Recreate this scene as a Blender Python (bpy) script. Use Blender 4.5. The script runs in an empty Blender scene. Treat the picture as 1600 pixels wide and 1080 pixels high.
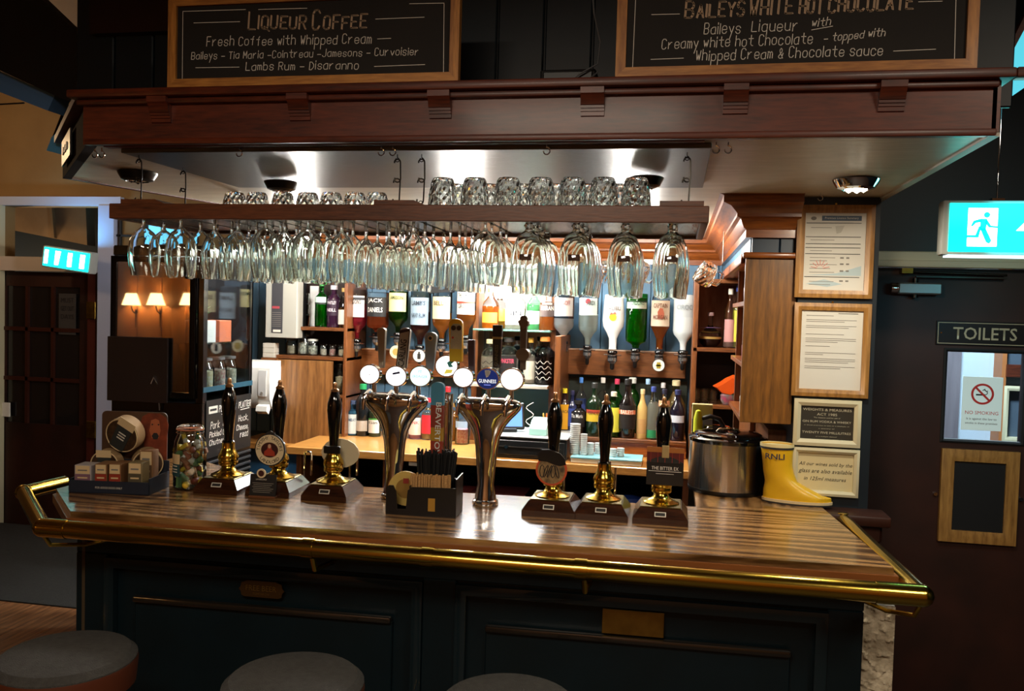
import bpy, bmesh, math, random
from mathutils import Vector, Matrix
random.seed(7)
PI = math.pi
SC = bpy.context.scene
COL = SC.collection

# ------------------------------------------------------------------ camera
F = 1330.0                                   # focal length in pixels of a 1600 x 1080 frame
dY = Vector((255, 45, -F)).normalized()      # depth direction of the room as the lens sees it
dX = Vector((7000, -250, F)); dX = (dX - dX.dot(dY) * dY).normalized()
dZ = dX.cross(dY)
ROT = Matrix((dX, dY, dZ))
EYE = Vector((0, 0, 1.75))
cam_data = bpy.data.cameras.new('camera')
cam_data.sensor_width = 36; cam_data.lens = 36 * F / 1600; cam_data.clip_start = 0.05
cam = bpy.data.objects.new('camera', cam_data); COL.objects.link(cam)
cam.matrix_world = Matrix.Translation(EYE) @ ROT.to_4x4()
SC.camera = cam
SC.view_settings.view_transform = 'Standard'
SC.view_settings.look = 'None'
SC.view_settings.gamma = 1.0
SC.view_settings.use_curve_mapping = False
SC.view_settings.exposure = 1.0
SC.cycles.max_bounces = 32
SC.cycles.diffuse_bounces = 4
SC.cycles.glossy_bounces = 5
SC.cycles.transmission_bounces = 32
SC.cycles.transparent_max_bounces = 40
SC.cycles.sample_clamp_indirect = 3.0
SC.cycles.blur_glossy = 0.6
SC.cycles.caustics_reflective = False
SC.cycles.caustics_refractive = True

def at(px, py, X=None, Y=None, Z=None):
    """room point seen at a pixel, on a plane of known X, Y or Z (floor is Z=0)"""
    r = ROT @ Vector(((px - 800) / F, -(py - 540) / F, -1.0))
    t = X / r.x if X is not None else Y / r.y if Y is not None else (Z - EYE.z) / r.z
    return EYE + r * t

# ------------------------------------------------------------------ world and large lights
w = bpy.data.worlds.new('world'); SC.world = w; w.use_nodes = True
w.node_tree.nodes['Background'].inputs[0].default_value = (1, .8, .6, 1)
w.node_tree.nodes['Background'].inputs[1].default_value = 0.01

def area_light(name, loc, size, power, color, rot=(0, 0, 0), size_y=None, spread=None):
    l = bpy.data.lights.new(name, 'AREA'); l.energy = power; l.color = color
    l.shape = 'RECTANGLE' if size_y else 'DISK'; l.size = size
    if size_y: l.size_y = size_y
    if spread: l.spread = spread
    o = bpy.data.objects.new(name, l); COL.objects.link(o); o.location = loc; o.rotation_euler = rot
    return o
WHITE = (1.0, .96, .90)
COOL = (.86, .95, 1.0)
def point_light(name, loc, power, color, r=.04):
    l = bpy.data.lights.new(name, 'POINT'); l.energy = power; l.color = color; l.shadow_soft_size = r
    o = bpy.data.objects.new(name, l); COL.objects.link(o); o.location = loc; return o
SPOTS = [(-2.0, 4.25), (-1.1, 4.3), (-.22, 4.3)]          # unseen surface lamps, added to light the back bar and its ceiling
for i, (x, y) in enumerate(SPOTS):
    point_light('back_bar_fill', (x, y, 2.09), 25, WHITE, .08)
area_light('alcove_lamp', (-.99, 5.02, 2.02), .5, 26, COOL, size_y=.06)
area_light('counter_lamp', (.545, 2.86, 2.165), .08, 5, (1, .88, .68))
area_light('room_fill', (-.6, -.3, 2.85), 1.2, 38, (1, .87, .70), size_y=.6)  # unseen warm area light behind the viewer, added to light the room
area_light('room_fill', (1.7, .3, 3.0), .8, 22, (1, .86, .68))  # second unseen light, added to brighten the door side on the right
point_light('passage_fill', (-4.9, 4.5, 2.75), 9, (1, .66, .36), .1)  # unseen warm light added for the upper left wall
point_light('stair_fill', (-5.6, 5.95, 1.3), 28, (1, .72, .45), .1)  # added light hidden behind the door leaf to brighten the stair slab
area_light('corridor_lamp', (1.5, 5.0, 2.8), .4, 80, (.8, .93, 1))

# ------------------------------------------------------------------ materials
def srgb(h):
    h = h.lstrip('#'); c = [int(h[i:i + 2], 16) / 255 for i in (0, 2, 4)]
    return tuple(x / 12.92 if x <= .04045 else ((x + .055) / 1.055) ** 2.4 for x in c) + (1,)
MATS = {}
def mat(name, hexc='#888888', rough=.5, metal=0, emit=0, trans=0, ior=1.45, coat=0, bump=0, bscale=60, stretch=(1, 1, 1), var=None, vscale=8, spec=.5, emit_col=None):
    if name in MATS: return MATS[name]
    m = bpy.data.materials.new(name); m.use_nodes = True; MATS[name] = m
    nt = m.node_tree; b = nt.nodes['Principled BSDF']; i = b.inputs
    i['Base Color'].default_value = srgb(hexc); i['Roughness'].default_value = rough; i['Metallic'].default_value = metal
    i['IOR'].default_value = ior; i['Transmission Weight'].default_value = trans; i['Coat Weight'].default_value = coat
    i['Specular IOR Level'].default_value = spec
    if emit:
        i['Emission Color'].default_value = srgb(emit_col or hexc); i['Emission Strength'].default_value = emit
    if var or bump:
        tc = nt.nodes.new('ShaderNodeTexCoord'); mp = nt.nodes.new('ShaderNodeMapping')
        mp.inputs['Scale'].default_value = stretch
        nt.links.new(tc.outputs['Object'], mp.inputs[0])
    if var:
        n = nt.nodes.new('ShaderNodeTexNoise'); n.inputs['Scale'].default_value = vscale; n.inputs['Detail'].default_value = 5
        r = nt.nodes.new('ShaderNodeValToRGB'); r.color_ramp.elements[0].position = .3; r.color_ramp.elements[1].position = .7
        r.color_ramp.elements[0].color = srgb(hexc); r.color_ramp.elements[1].color = srgb(var)
        nt.links.new(mp.outputs[0], n.inputs[0]); nt.links.new(n.outputs[0], r.inputs[0]); nt.links.new(r.outputs[0], i['Base Color'])
    if bump:
        n = nt.nodes.new('ShaderNodeTexNoise'); n.inputs['Scale'].default_value = bscale; n.inputs['Detail'].default_value = 3
        bp = nt.nodes.new('ShaderNodeBump'); bp.inputs['Strength'].default_value = bump; bp.inputs['Distance'].default_value = .01
        nt.links.new(mp.outputs[0], n.inputs[0]); nt.links.new(n.outputs[0], bp.inputs['Height']); nt.links.new(bp.outputs[0], i['Normal'])
    return m

def wood(name, dark, light, axis='X', rough=.35, coat=.3, scale=1.0, bump=.15, dist=3.0, wvs=7, mixf=.8, hi=.72, nsc=90):
    """long grain along one axis: stretched noise plus distorted bands"""
    if name in MATS: return MATS[name]
    m = bpy.data.materials.new(name); m.use_nodes = True; MATS[name] = m
    nt = m.node_tree; N = nt.nodes; L = nt.links; b = N['Principled BSDF']
    b.inputs['Roughness'].default_value = rough; b.inputs['Coat Weight'].default_value = coat; b.inputs['Coat Roughness'].default_value = .15
    tc = N.new('ShaderNodeTexCoord'); mp = N.new('ShaderNodeMapping')
    s = {'X': (.12, 1, 1), 'Y': (1, .12, 1), 'Z': (1, 1, .12)}[axis]
    mp.inputs['Scale'].default_value = [v * scale for v in s]
    L.new(tc.outputs['Object'], mp.inputs[0])
    wv = N.new('ShaderNodeTexWave'); wv.bands_direction = {'X': 'Y', 'Y': 'X', 'Z': 'X'}[axis]
    wv.inputs['Scale'].default_value = wvs; wv.inputs['Distortion'].default_value = dist * 2.2; wv.inputs['Detail'].default_value = 3; wv.inputs['Detail Scale'].default_value = 1.2
    n = N.new('ShaderNodeTexNoise'); n.inputs['Scale'].default_value = 90; n.inputs['Detail'].default_value = 4
    mx = N.new('ShaderNodeMix'); mx.data_type = 'FLOAT'; mx.inputs[0].default_value = mixf
    r = N.new('ShaderNodeValToRGB'); r.color_ramp.elements[0].position = .25; r.color_ramp.elements[1].position = hi
    r.color_ramp.elements[0].color = srgb(dark); r.color_ramp.elements[1].color = srgb(light)
    for q in (wv, n): L.new(mp.outputs[0], q.inputs[0])
    L.new(wv.outputs['Fac'], mx.inputs[2]); L.new(n.outputs[0], mx.inputs[3])
    L.new(mx.outputs[0], r.inputs[0]); L.new(r.outputs[0], b.inputs['Base Color'])
    bp = N.new('ShaderNodeBump'); bp.inputs['Strength'].default_value = bump; bp.inputs['Distance'].default_value = .002
    L.new(mx.outputs[0], bp.inputs['Height']); L.new(bp.outputs[0], b.inputs['Normal'])
    return m

def pane_glass(name, tint='#ffffff', clear=.85, rough=.02, edge=False):
    """a single thin sheet of glass: clear with a mirror reflection"""
    if name in MATS: return MATS[name]
    m = bpy.data.materials.new(name); m.use_nodes = True; MATS[name] = m
    nt = m.node_tree; N = nt.nodes; L = nt.links; N.remove(N['Principled BSDF'])
    t = N.new('ShaderNodeBsdfTransparent'); t.inputs[0].default_value = srgb(tint)
    g = N.new('ShaderNodeBsdfGlossy'); g.inputs['Roughness'].default_value = rough
    x = N.new('ShaderNodeMixShader'); x.inputs[0].default_value = 1 - clear
    if edge:                                 # stronger reflection where the sheet turns away, as glass does
        lw = N.new('ShaderNodeLayerWeight'); lw.inputs[0].default_value = .2
        mr = N.new('ShaderNodeMapRange'); mr.inputs['To Min'].default_value = 1 - clear; mr.inputs['To Max'].default_value = .95
        L.new(lw.outputs['Fresnel'], mr.inputs['Value']); L.new(mr.outputs[0], x.inputs[0])
    L.new(t.outputs[0], x.inputs[1]); L.new(g.outputs[0], x.inputs[2]); L.new(x.outputs[0], N['Material Output'].inputs[0])
    return m

OAKTOP = wood('counter_oak', '#432a14', '#a07546', 'X', .24, .5, 1.0, .12, 5, wvs=6, mixf=.5, hi=.85)
OAKTOPY = wood('counter_oak_return', '#432a14', '#a07546', 'Y', .24, .5, 1.0, .12, 5, wvs=6, mixf=.5, hi=.85)
MAHX = wood('mahogany_x', '#38150a', '#682b14', 'X', .45, .12, 1.6, .1)
MAHZ = wood('mahogany_z', '#3c160a', '#6a3018', 'Z', .4, .2, 1.4, .1)
ORX = wood('orange_oak_x', '#602c0e', '#9a5620', 'X', .35, .3, 1.2, .1)
ORY = wood('orange_oak_y', '#602c0e', '#9a5620', 'Y', .35, .3, 1.2, .1)
ORZ = wood('orange_oak_z', '#553510', '#86571e', 'Z', .4, .25, 1.3, .15)
SHX = wood('shelf_wood', '#4a2811', '#7e4a22', 'X', .4, .2, 1.4, .1)
SHZ = wood('shelf_wood_upright', '#4a2811', '#7a4720', 'Z', .4, .2, 1.4, .1)
RACKW = wood('rack_wood', '#3a1c0e', '#6a3a20', 'X', .4, .2, 2, .15)
BACKTOP = wood('back_counter_wood', '#946028', '#c48c48', 'X', .35, .3, 1.3, .1)
PINE = wood('pine', '#7d5426', '#ac7c3e', 'Z', .45, .2, 1.2, .05, mixf=.85)
PINEX = wood('pine_x', '#8d6232', '#bd9154', 'X', .45, .2, 1.2, .05, mixf=.85)
BOARDFR = wood('board_frame_wood', '#8a5420', '#c78a3e', 'X', .5, .1, 1.6, .1)
BOARDFRZ = wood('board_frame_wood_upright', '#8a5420', '#c78a3e', 'Z', .5, .1, 1.6, .1)
PLANK = wood('floor_plank_wood', '#5a3a24', '#9a6a44', 'Y', .4, .2, 1.0, .1)
BRASS = mat('polished_brass', '#c2a444', .16, 1, bump=.02, bscale=20)
BRASS2 = mat('aged_brass', '#9a7a34', .35, 1, var='#6f5522', vscale=20)
CHROME = mat('chrome', '#d8dade', .05, 1)
STEEL = mat('brushed_steel', '#c4c2bc', .2, 1, bump=.25, bscale=30, stretch=(1, 1, .02))
SHEET = mat('brushed_sheet', '#6a665f', .36, .9, bump=.35, bscale=20, stretch=(.6, 30, 30))
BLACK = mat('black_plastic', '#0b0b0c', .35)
BGLOSS = mat('black_gloss', '#060606', .08, coat=.6)
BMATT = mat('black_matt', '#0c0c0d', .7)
DARKGREY = mat('dark_grey', '#2a2a2c', .5)
GUN = mat('dark_metal', '#3a3530', .3, .9)
TEAL = mat('dark_teal_paint', '#0c1b24', .45, var='#0a151c', vscale=4)
BARTEAL = mat('bar_front_paint', '#0a1a20', .34, var='#081519', vscale=5)
BLUE = mat('blue_paint', '#4d7089', .5, var='#456780', vscale=5)
CREAMW = mat('beige_wall', '#94764a', .8, var='#85683f', vscale=3, bump=.1, bscale=30)
CEIL = mat('soffit_paint', '#cfc4ae', .38, var='#bfb49d', vscale=7, bump=.12, bscale=14, stretch=(1, 5, 1))
ROOMCEIL = mat('room_ceiling_paint', '#8d6d48', .8)
WHITEP = mat('white_paint', '#dcdcd8', .45)
CREAMP = mat('cream_paint', '#cfc7a6', .4)
WPLAS = mat('white_plastic', '#e6e6e2', .35)
PAPER = mat('paper', '#ccc8be', .7)
INK = mat('dark_ink', '#23211f', .7)
GREYINK = mat('grey_ink', '#77736d', .7)
CHALK = mat('chalk', '#f0ece2', .9)
CHALKTAN = mat('tan_chalk', '#cfb497', .9)
CHALKB = mat('chalkboard', '#14110e', .75, var='#1c1814', vscale=6)
REDDK = mat('dark_red_brown', '#2a0d08', .45, var='#1c0806', vscale=4)
DOORBR = mat('door_brown', '#34160c', .5, var='#220e07', vscale=5)
GREYFAB = mat('grey_fabric', '#3a3835', .95, bump=.5, bscale=300, var='#2f2d2a', vscale=60)
TANLEA = mat('tan_leather', '#4c220f', .5)
CARPET = mat('grey_carpet', '#232423', .95, bump=.6, bscale=200, var='#2c2d2c', vscale=50)
STONE = mat('rough_stone', '#dccfb4', .9, var='#9a8d74', vscale=22, bump=.9, bscale=40)  # colour lightened in place of the light falling on the pier
CYAN = mat('exit_light', '#00d8cf', .4, emit=2.2, emit_col='#00e6d8')
WLIT = mat('white_light', '#ffffff', .4, emit=3.0)
BULB = mat('lamp_light', '#fff2d8', .4, emit=14)
SHADE = mat('lamp_shade_lit', '#ffe0a0', .7, emit=5.0, emit_col='#ffcf85')
SCREEN = mat('blue_screen', '#3d6fd0', .2, emit=.8)
GLASS = mat('clear_glass', '#fbfffd', .0, trans=1, ior=1.52)
GLASSG = mat('green_edge_glass', '#bfe8d6', .02, trans=1, ior=1.46)
THIN = pane_glass('clear_pane', '#f4fbff', .92, edge=True)
FLATP = pane_glass('flat_clear_pane', '#f4fbff', .9)
DPANE = pane_glass('fridge_pane', '#cfcac4', .62)
CURVEP = pane_glass('dark_pane', '#8a7a6a', .9)

# ------------------------------------------------------------------ mesh helpers
class MB:
    def __init__(s): s.bm = bmesh.new()
    def box(s, x0, x1, y0, y1, z0, z1, b=0, seg=1):
        r = bmesh.ops.create_cube(s.bm, size=1)
        for v in r['verts']:
            v.co = Vector(((x0 + x1) / 2 + v.co.x * (x1 - x0), (y0 + y1) / 2 + v.co.y * (y1 - y0), (z0 + z1) / 2 + v.co.z * (z1 - z0)))
        if b:
            es = list({e for v in r['verts'] for e in v.link_edges})
            bmesh.ops.bevel(s.bm, geom=es, offset=b, segments=seg, affect='EDGES', profile=.5)
        return s
    def prism(s, pts, h0, h1, axis='Z'):
        """polygon pts (a,b) pushed along axis; axis Z:(x,y) Y:(x,z) X:(y,z)"""
        f = {'Z': lambda a, b, h: (a, b, h), 'Y': lambda a, b, h: (a, h, b), 'X': lambda a, b, h: (h, a, b)}[axis]
        A = [s.bm.verts.new(f(a, b, h0)) for a, b in pts]; B = [s.bm.verts.new(f(a, b, h1)) for a, b in pts]
        n = len(pts)
        s.bm.faces.new(A[::-1]); s.bm.faces.new(B)
        for i in range(n): s.bm.faces.new((A[i], A[(i + 1) % n], B[(i + 1) % n], B[i]))
        return s
    def lathe(s, prof, seg=20, c=(0, 0, 0), sx=1, sy=1, a0=0, a1=2 * PI, flip=False):
        full = abs(a1 - a0 - 2 * PI) < 1e-6
        n = seg if full else seg + 1
        rings = []
        for r, z in prof:
            if r <= 1e-6: rings.append([s.bm.verts.new((c[0], c[1], c[2] + z))])
            else: rings.append([s.bm.verts.new((c[0] + r * sx * math.cos(a0 + (a1 - a0) * k / seg), c[1] + r * sy * math.sin(a0 + (a1 - a0) * k / seg), c[2] + z)) for k in range(n)])
        for A, B in zip(rings, rings[1:]):
            for k in range(n if full else n - 1):
                k2 = (k + 1) % n
                q = [A[0] if len(A) == 1 else A[k], A[0] if len(A) == 1 else A[k2], B[0] if len(B) == 1 else B[k2], B[0] if len(B) == 1 else B[k]]
                u = []
                for v in q:
                    if v not in u: u.append(v)
                if len(u) > 2: s.bm.faces.new(u)
        return s
    def cyl(s, p0, p1, r0, r1=None, seg=14, cap=True):
        r1 = r0 if r1 is None else r1
        p0 = Vector(p0); p1 = Vector(p1); d = (p1 - p0).normalized()
        u = d.orthogonal().normalized(); v = d.cross(u)
        A = [s.bm.verts.new(p0 + (u * math.cos(2 * PI * k / seg) + v * math.sin(2 * PI * k / seg)) * r0) for k in range(seg)]
        B = [s.bm.verts.new(p1 + (u * math.cos(2 * PI * k / seg) + v * math.sin(2 * PI * k / seg)) * r1) for k in range(seg)]
        for k in range(seg): s.bm.faces.new((A[k], A[(k + 1) % seg], B[(k + 1) % seg], B[k]))
        if cap: s.bm.faces.new(A[::-1]); s.bm.faces.new(B)
        return s
    def tube(s, pts, r, seg=8, cap=True):
        pts = [Vector(p) for p in pts]; rings = []; u = None
        for i, p in enumerate(pts):
            d = ((pts[i + 1] - p).normalized() if i < len(pts) - 1 else Vector()) + ((p - pts[i - 1]).normalized() if i else Vector())
            d.normalize()
            u = d.orthogonal().normalized() if u is None else (u - d * u.dot(d)).normalized()
            v = d.cross(u); rr = r[i] if isinstance(r, (list, tuple)) else r
            rings.append([s.bm.verts.new(p + (u * math.cos(2 * PI * k / seg) + v * math.sin(2 * PI * k / seg)) * rr) for k in range(seg)])
        for A, B in zip(rings, rings[1:]):
            for k in range(seg): s.bm.faces.new((A[k], A[(k + 1) % seg], B[(k + 1) % seg], B[k]))
        if cap: s.bm.faces.new(rings[0][::-1]); s.bm.faces.new(rings[-1])
        return s
    def quad(s, *p):
        s.bm.faces.new([s.bm.verts.new(q) for q in p]); return s
    def xform(s, M):
        bmesh.ops.transform(s.bm, matrix=M, verts=s.bm.verts); return s
    def mesh(s, name, m, smooth=True):
        bmesh.ops.recalc_face_normals(s.bm, faces=s.bm.faces)
        me = bpy.data.meshes.new(name); s.bm.to_mesh(me); s.bm.free(); me.materials.append(m)
        if smooth and len(me.polygons) > 6:
            me.shade_smooth(); me.set_sharp_from_angle(angle=.6)
        return me

def tag(o, label=None, cat=None, group=None, kind=None):
    if label: o['label'] = label
    if cat: o['category'] = cat
    if group: o['group'] = group
    if kind: o['kind'] = kind
    return o
def P(name, mb, m=None, parent=None, label=None, loc=None, rot=None, kind=None):
    """one mesh object, a part when it has a parent"""
    me = mb.mesh(name, m) if isinstance(mb, MB) else mb
    o = bpy.data.objects.new(name, me); COL.objects.link(o)
    if parent: o.parent = parent
    if loc is not None: o.location = loc
    if rot is not None: o.rotation_euler = rot
    return tag(o, label, kind=kind)
def T(name, label, cat, loc=(0, 0, 0), group=None, rz=0, rot=None):
    o = bpy.data.objects.new(name, None); COL.objects.link(o); o.location = loc
    o.rotation_euler = rot or (0, 0, rz); o.empty_display_size = .05
    return tag(o, label, cat, group)
def S(name, mb, m, label, cat, loc=(0, 0, 0), group=None, rot=None):
    return tag(P(name, mb, m, loc=loc, rot=rot), label, cat, group)
def W(name, mb, m, parent=None):
    o = P(name, mb, m, parent)
    if not parent: o['kind'] = 'structure'
    return o
KIDS = {}
def dup(root, loc, label, rz=None, group=None):
    def cp(o, par):
        c = o.copy(); COL.objects.link(c)
        if par: c.parent = par
        for k in [q for q in o.children]: cp(k, c)
        return c
    r = cp(root, None); r.location = loc; r['label'] = label
    if rz is not None: r.rotation_euler = (0, 0, rz)
    if group: r['group'] = group
    return r

# ------------------------------------------------------------------ writing
def text_mesh(s, w=None, h=None, m=None, shear=0, bend=None, bold=0, lim=None):
    """letters as a flat sheet in the X-Z plane facing -Y, centred on its origin"""
    cu = bpy.data.curves.new('t', 'FONT'); cu.body = s; cu.shear = shear; cu.offset = bold; cu.resolution_u = 2
    cu.align_x = 'CENTER'
    tmp = bpy.data.objects.new('t', cu); COL.objects.link(tmp)
    me = bpy.data.meshes.new_from_object(tmp); bpy.data.objects.remove(tmp)
    xs = [v.co.x for v in me.vertices]; ys = [v.co.y for v in me.vertices]
    cx, cy = (min(xs) + max(xs)) / 2, (min(ys) + max(ys)) / 2; W0, H0 = max(xs) - min(xs), max(ys) - min(ys)
    kx = w / W0 if w else h / H0
    ky = h / H0 if h else kx
    if not w: kx = ky
    for v in me.vertices:
        x, z = (v.co.x - cx) * kx, (v.co.y - cy) * ky
        v.co = (bend * math.sin(x / bend), -bend * math.cos(x / bend), z) if bend else (x, 0, z)
    me.materials.clear(); me.materials.append(m or INK)
    return me
def text(s, parent, loc, w=None, h=None, m=None, rot=None, name='lettering', **k):
    return P(name, text_mesh(s, w, h, m, **k), None, parent, loc=loc, rot=rot)

STROKES = {'A': '03 29 43;15 35', 'B': '03 09 39 48 47 36 06;36 45 44 33 03', 'C': '48 39 19 08 04 13 33 44', 'D': '03 09 29 47 45 23 03',
 'E': '49 09 03 43;06 36', 'F': '49 09 03;06 36', 'G': '48 39 19 08 04 13 33 44 46 26', 'H': '03 09;43 49;06 46', 'I': '03 09', 'J': '49 44 33 13 04',
 'K': '03 09;49 06 43', 'L': '09 03 43', 'M': '03 09 25 49 43', 'N': '03 09 43 49', 'O': '19 08 04 13 33 44 48 39 19', 'P': '03 09 39 48 47 36 06',
 'Q': '19 08 04 13 33 44 48 39 19;24 52', 'R': '03 09 39 48 47 36 06;26 43', 'S': '48 39 19 08 07 16 36 45 44 33 13 04', 'T': '09 49;29 23',
 'U': '09 04 13 33 44 49', 'V': '09 23 49', 'W': '09 13 27 33 49', 'Y': '09 26 49;26 23', '&': '43 17 18 29 38 37 04 13 33 46', '-': '05 45',
 'a': '47 27 06 04 13 33 44;47 43', 'b': '09 03;06 17 37 46 44 33 13 04', 'c': '46 37 17 06 04 13 33 44', 'd': '49 43;46 37 17 06 04 13 33 44',
 'e': '05 45 46 37 17 06 04 13 33 44', 'f': '39 28 23;07 37', 'g': '47 41 30 10;46 37 17 06 05 14 34 45', 'h': '09 03;06 17 37 46 43', 'i': '03 07;08 09',
 'k': '09 03;47 05 43', 'l': '09 03', 'm': '03 07;06 17 26 23;26 37 46 43', 'n': '03 07;06 17 37 46 43', 'o': '17 06 04 13 33 44 46 37 17',
 'p': '07 00;06 17 37 46 44 33 13 04', 'q': '47 40;46 37 17 06 04 13 33 44', 'r': '03 07;05 27 37', 's': '46 37 17 06 15 35 44 33 13 04',
 't': '29 24 33 43;07 47', 'u': '07 04 13 33 44;47 43', 'v': '07 23 47', 'w': '07 13 26 33 47', 'y': '07 24;47 10', ',': '13 02', '.': '13 14', 'Z': '09 49 03 43'}
def chalk(mb, s, x, z, h, w=None, t=.0016, slant=.08, rise=0, dbl=0, y=0):
    """handwriting drawn in strokes from x,z (left, baseline); h capital height; w total width"""
    adv = sum((2.0 if c in 'Iil.,' else 3.4 if c == ' ' else 6.0) for c in s)
    k = h / 6.0; kx = (w / adv) if w else k * .8
    cx = 0; rnd = random.Random(s)
    for c in s:
        jx, jz, js = rnd.uniform(-.15, .15), rnd.uniform(-.25, .25), rnd.uniform(.93, 1.08)
        for st in STROKES.get(c, '').split(';'):
            pp = [(int(q[0]), (int(q[1]) - 3) * js) for q in st.split()]
            for o in ([0] if not dbl else [0, dbl]):
                P3 = []
                for a, b in pp:
                    X = (cx + a + jx + slant * b * 2) * kx + o
                    P3.append((x + X, y, z + (b + jz) * k + rise * X - o * .5))
                if len(P3) > 1: ribbon(mb, P3, t)
        cx += 2.0 if c in 'Iil.,' else 3.4 if c == ' ' else 6.0
def ribbon(mb, pts, t):
    for a, b in zip(pts, pts[1:]):
        a = Vector(a); b = Vector(b); d = (b - a)
        if d.length < 1e-6: continue
        d.normalize(); n = Vector((-d.z, 0, d.x)) * t * .5; e = d * t * .35; u = Vector((0, -.0004, 0))
        A = [a - e - n, b + e - n, b + e + n, a - e + n]
        q = [mb.bm.verts.new(p + u) for p in A]; mb.bm.faces.new(q)
def lines(mb, x0, x1, z, t=.0016, y=0): ribbon(mb, [(x0, y, z), (x1, y, z)], t)
def rect(a, b, c, d, Y):
    """pixel box on the plane Y -> x0, x1, z0, z1"""
    return at(a, (b + d) / 2, Y=Y).x, at(c, (b + d) / 2, Y=Y).x, at((a + c) / 2, d, Y=Y).z, at((a + c) / 2, b, Y=Y).z
def mitre(x0, x1, z0, z1, t, y0, y1, lip=.0):
    """four mitred sides of a picture frame"""
    mb = MB()
    O = [(x0, z0), (x1, z0), (x1, z1), (x0, z1)]; I = [(x0 + t, z0 + t), (x1 - t, z0 + t), (x1 - t, z1 - t), (x0 + t, z1 - t)]
    M = [((a[0] + b[0]) / 2, (a[1] + b[1]) / 2) for a, b in zip(O, I)]
    loops = [(O, y1), (O, y0 + .004), (M, y0), (I, y0 + .006), (I, y1)]
    V = [[mb.bm.verts.new((p[0], y, p[1])) for p in L] for L, y in loops]
    for A, B in zip(V, V[1:] + V[:1]):
        for k in range(4): mb.bm.faces.new((A[k], A[(k + 1) % 4], B[(k + 1) % 4], B[k]))
    return mb
# ================================================================== THE ROOM
W('floor', MB().box(-9, 4, -1.2, 9, -.1, 0), mat('sub_floor', '#2a1a10', .6))
fl = bpy.data.objects['floor']
k = 0
for ix in range(26):                                            # floor planks left of the bar and under the stools
    x = -5.6 + ix * .16
    for y0, y1 in ((2.0 + (ix % 3) * .3, 3.6 + (ix % 2) * .25), (3.6 + (ix % 2) * .25 + .003, 4.5)):
        if x > -2.0 and y0 > 2.3: continue
        P('plank', MB().box(x, x + .156, y0, y1, 0, .008, .001), PLANK, fl)
cp = W('floor_carpet', MB().box(-9, -2.75, 4.2, 5.66, .0081, .016), CARPET)
tag(cp, 'plain grey carpet on the floor in front of the dark glazed door', 'carpet'); cp['kind'] = 'thing'; cp.name = 'carpet'
W('ceiling', MB().box(-9, 4, -1.2, 9, 3.4, 3.5), ROOMCEIL)
W('wall_rear', MB().box(-9, 4, -1.3, -1.2, 0, 3.4), mat('rear_panelling', '#8a5a30', .4, var='#7a4c26', vscale=3, stretch=(4, 1, .3)))
W('wall_left', MB().box(-9.1, -9, -1.3, 9, 0, 3.4), CREAMW)
W('wall_right', MB().box(3.2, 3.3, -1.3, 9, 0, 3.4), TEAL)
# far left wall at Y=5.7 with its opening; the stair soffit shows through above the door
YW = 5.7
a = at(0, 322, Y=YW); b = at(160, 322, Y=YW)
ox0, ox1 = at(8, 360, Y=YW).x, at(160, 360, Y=YW).x
oz1 = at(80, 322, Y=YW).z
w3 = MB().box(-9, ox0, YW, YW + .1, 0, 3.4).box(ox0, ox1, YW, YW + .1, oz1, 3.4).box(ox1, -2.85, YW, YW + .1, 0, 3.4)
W('wall_far', w3, CREAMW)
W('wall_stair', MB().box(-9, -2, 6.5, 6.6, 0, 3.4), mat('night_blue_wall', '#1c2730', .7))
W('trim_1', MB().box(ox0 - .2, ox1 + .18, YW - .045, YW, oz1, oz1 + .065), mat('blue_white_paint', '#b9c4dc', .4))
pw = mat('post_paint', '#b4bcd8', .45)
W('trim_2', MB().box(ox1, ox1 + .13, YW - .05, YW, 0, oz1), pw)
W('trim_3', MB().box(ox0 - .12, ox0, YW - .05, YW, 0, oz1), CREAMP)
tz0, tz1 = at(60, 424, Y=YW).z, at(60, 402, Y=YW).z
W('trim_4', MB().box(ox0, ox1, YW - .05, YW + .02, tz0, tz1), mat('lintel_paint', '#cfc6c0', .45))
# stair underside: tan slab with a batten
sx0, sx1 = at(14, 350, Y=6.2).x, at(143, 350, Y=6.2).x
st = W('ceiling_stair', MB().prism([(sx0, at(14, 358, Y=6.2).z), (sx1, at(145, 384, Y=6.2).z), (at(132, 316, Y=6.2).x, 3.4), (sx0, 3.4)], 6.15, 6.25, 'Y'), mat('tan_board', '#a18762', .8, var='#8a7050', vscale=4))
P('batten', MB().prism([(at(82, 370, Y=6.13).x, at(82, 372, Y=6.13).z), (at(86, 370, Y=6.13).x, at(86, 372, Y=6.13).z), (at(76, 316, Y=6.13).x, 2.85), (at(71, 316, Y=6.13).x, 2.85)], 6.12, 6.15, 'Y'), mat('tan_batten', '#8d7450', .8), st)
# glazed door
D1 = T('door_1', None, None, (0, 0, 0)); D1['kind'] = 'structure'
dx0, dx1, dz1 = ox0 + .01, at(137, 600, Y=YW).x, tz0 - .005
P('door_frame', MB().box(at(140, 600, Y=YW).x, at(152, 600, Y=YW).x, YW - .03, YW + .05, 0, dz1), mat('red_brown_jamb', '#4a1e16', .4), D1)
lf = MB()
px = [at(p, 600, Y=YW).x for p in (5, 40, 44, 80, 84, 124)]
lf.box(dx0, px[0], YW, YW + .04, 0, dz1); lf.box(px[5], dx1, YW, YW + .04, 0, dz1)
zr = [at(70, p, Y=YW).z for p in (448, 512, 518, 590, 596, 663)]
lf.box(px[0], px[5], YW, YW + .04, zr[0], dz1); lf.box(px[0], px[5], YW, YW + .04, 0, zr[5])
P('door_leaf', lf, DOORBR, D1)
barm = mat('glazing_bar_brown', '#3a1b12', .35)
for x0, x1 in ((px[1], px[2]), (px[3], px[4])): P('glazing_bar', MB().box(x0, x1, YW - .008, YW + .03, zr[5], zr[0]), barm, D1)
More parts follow.
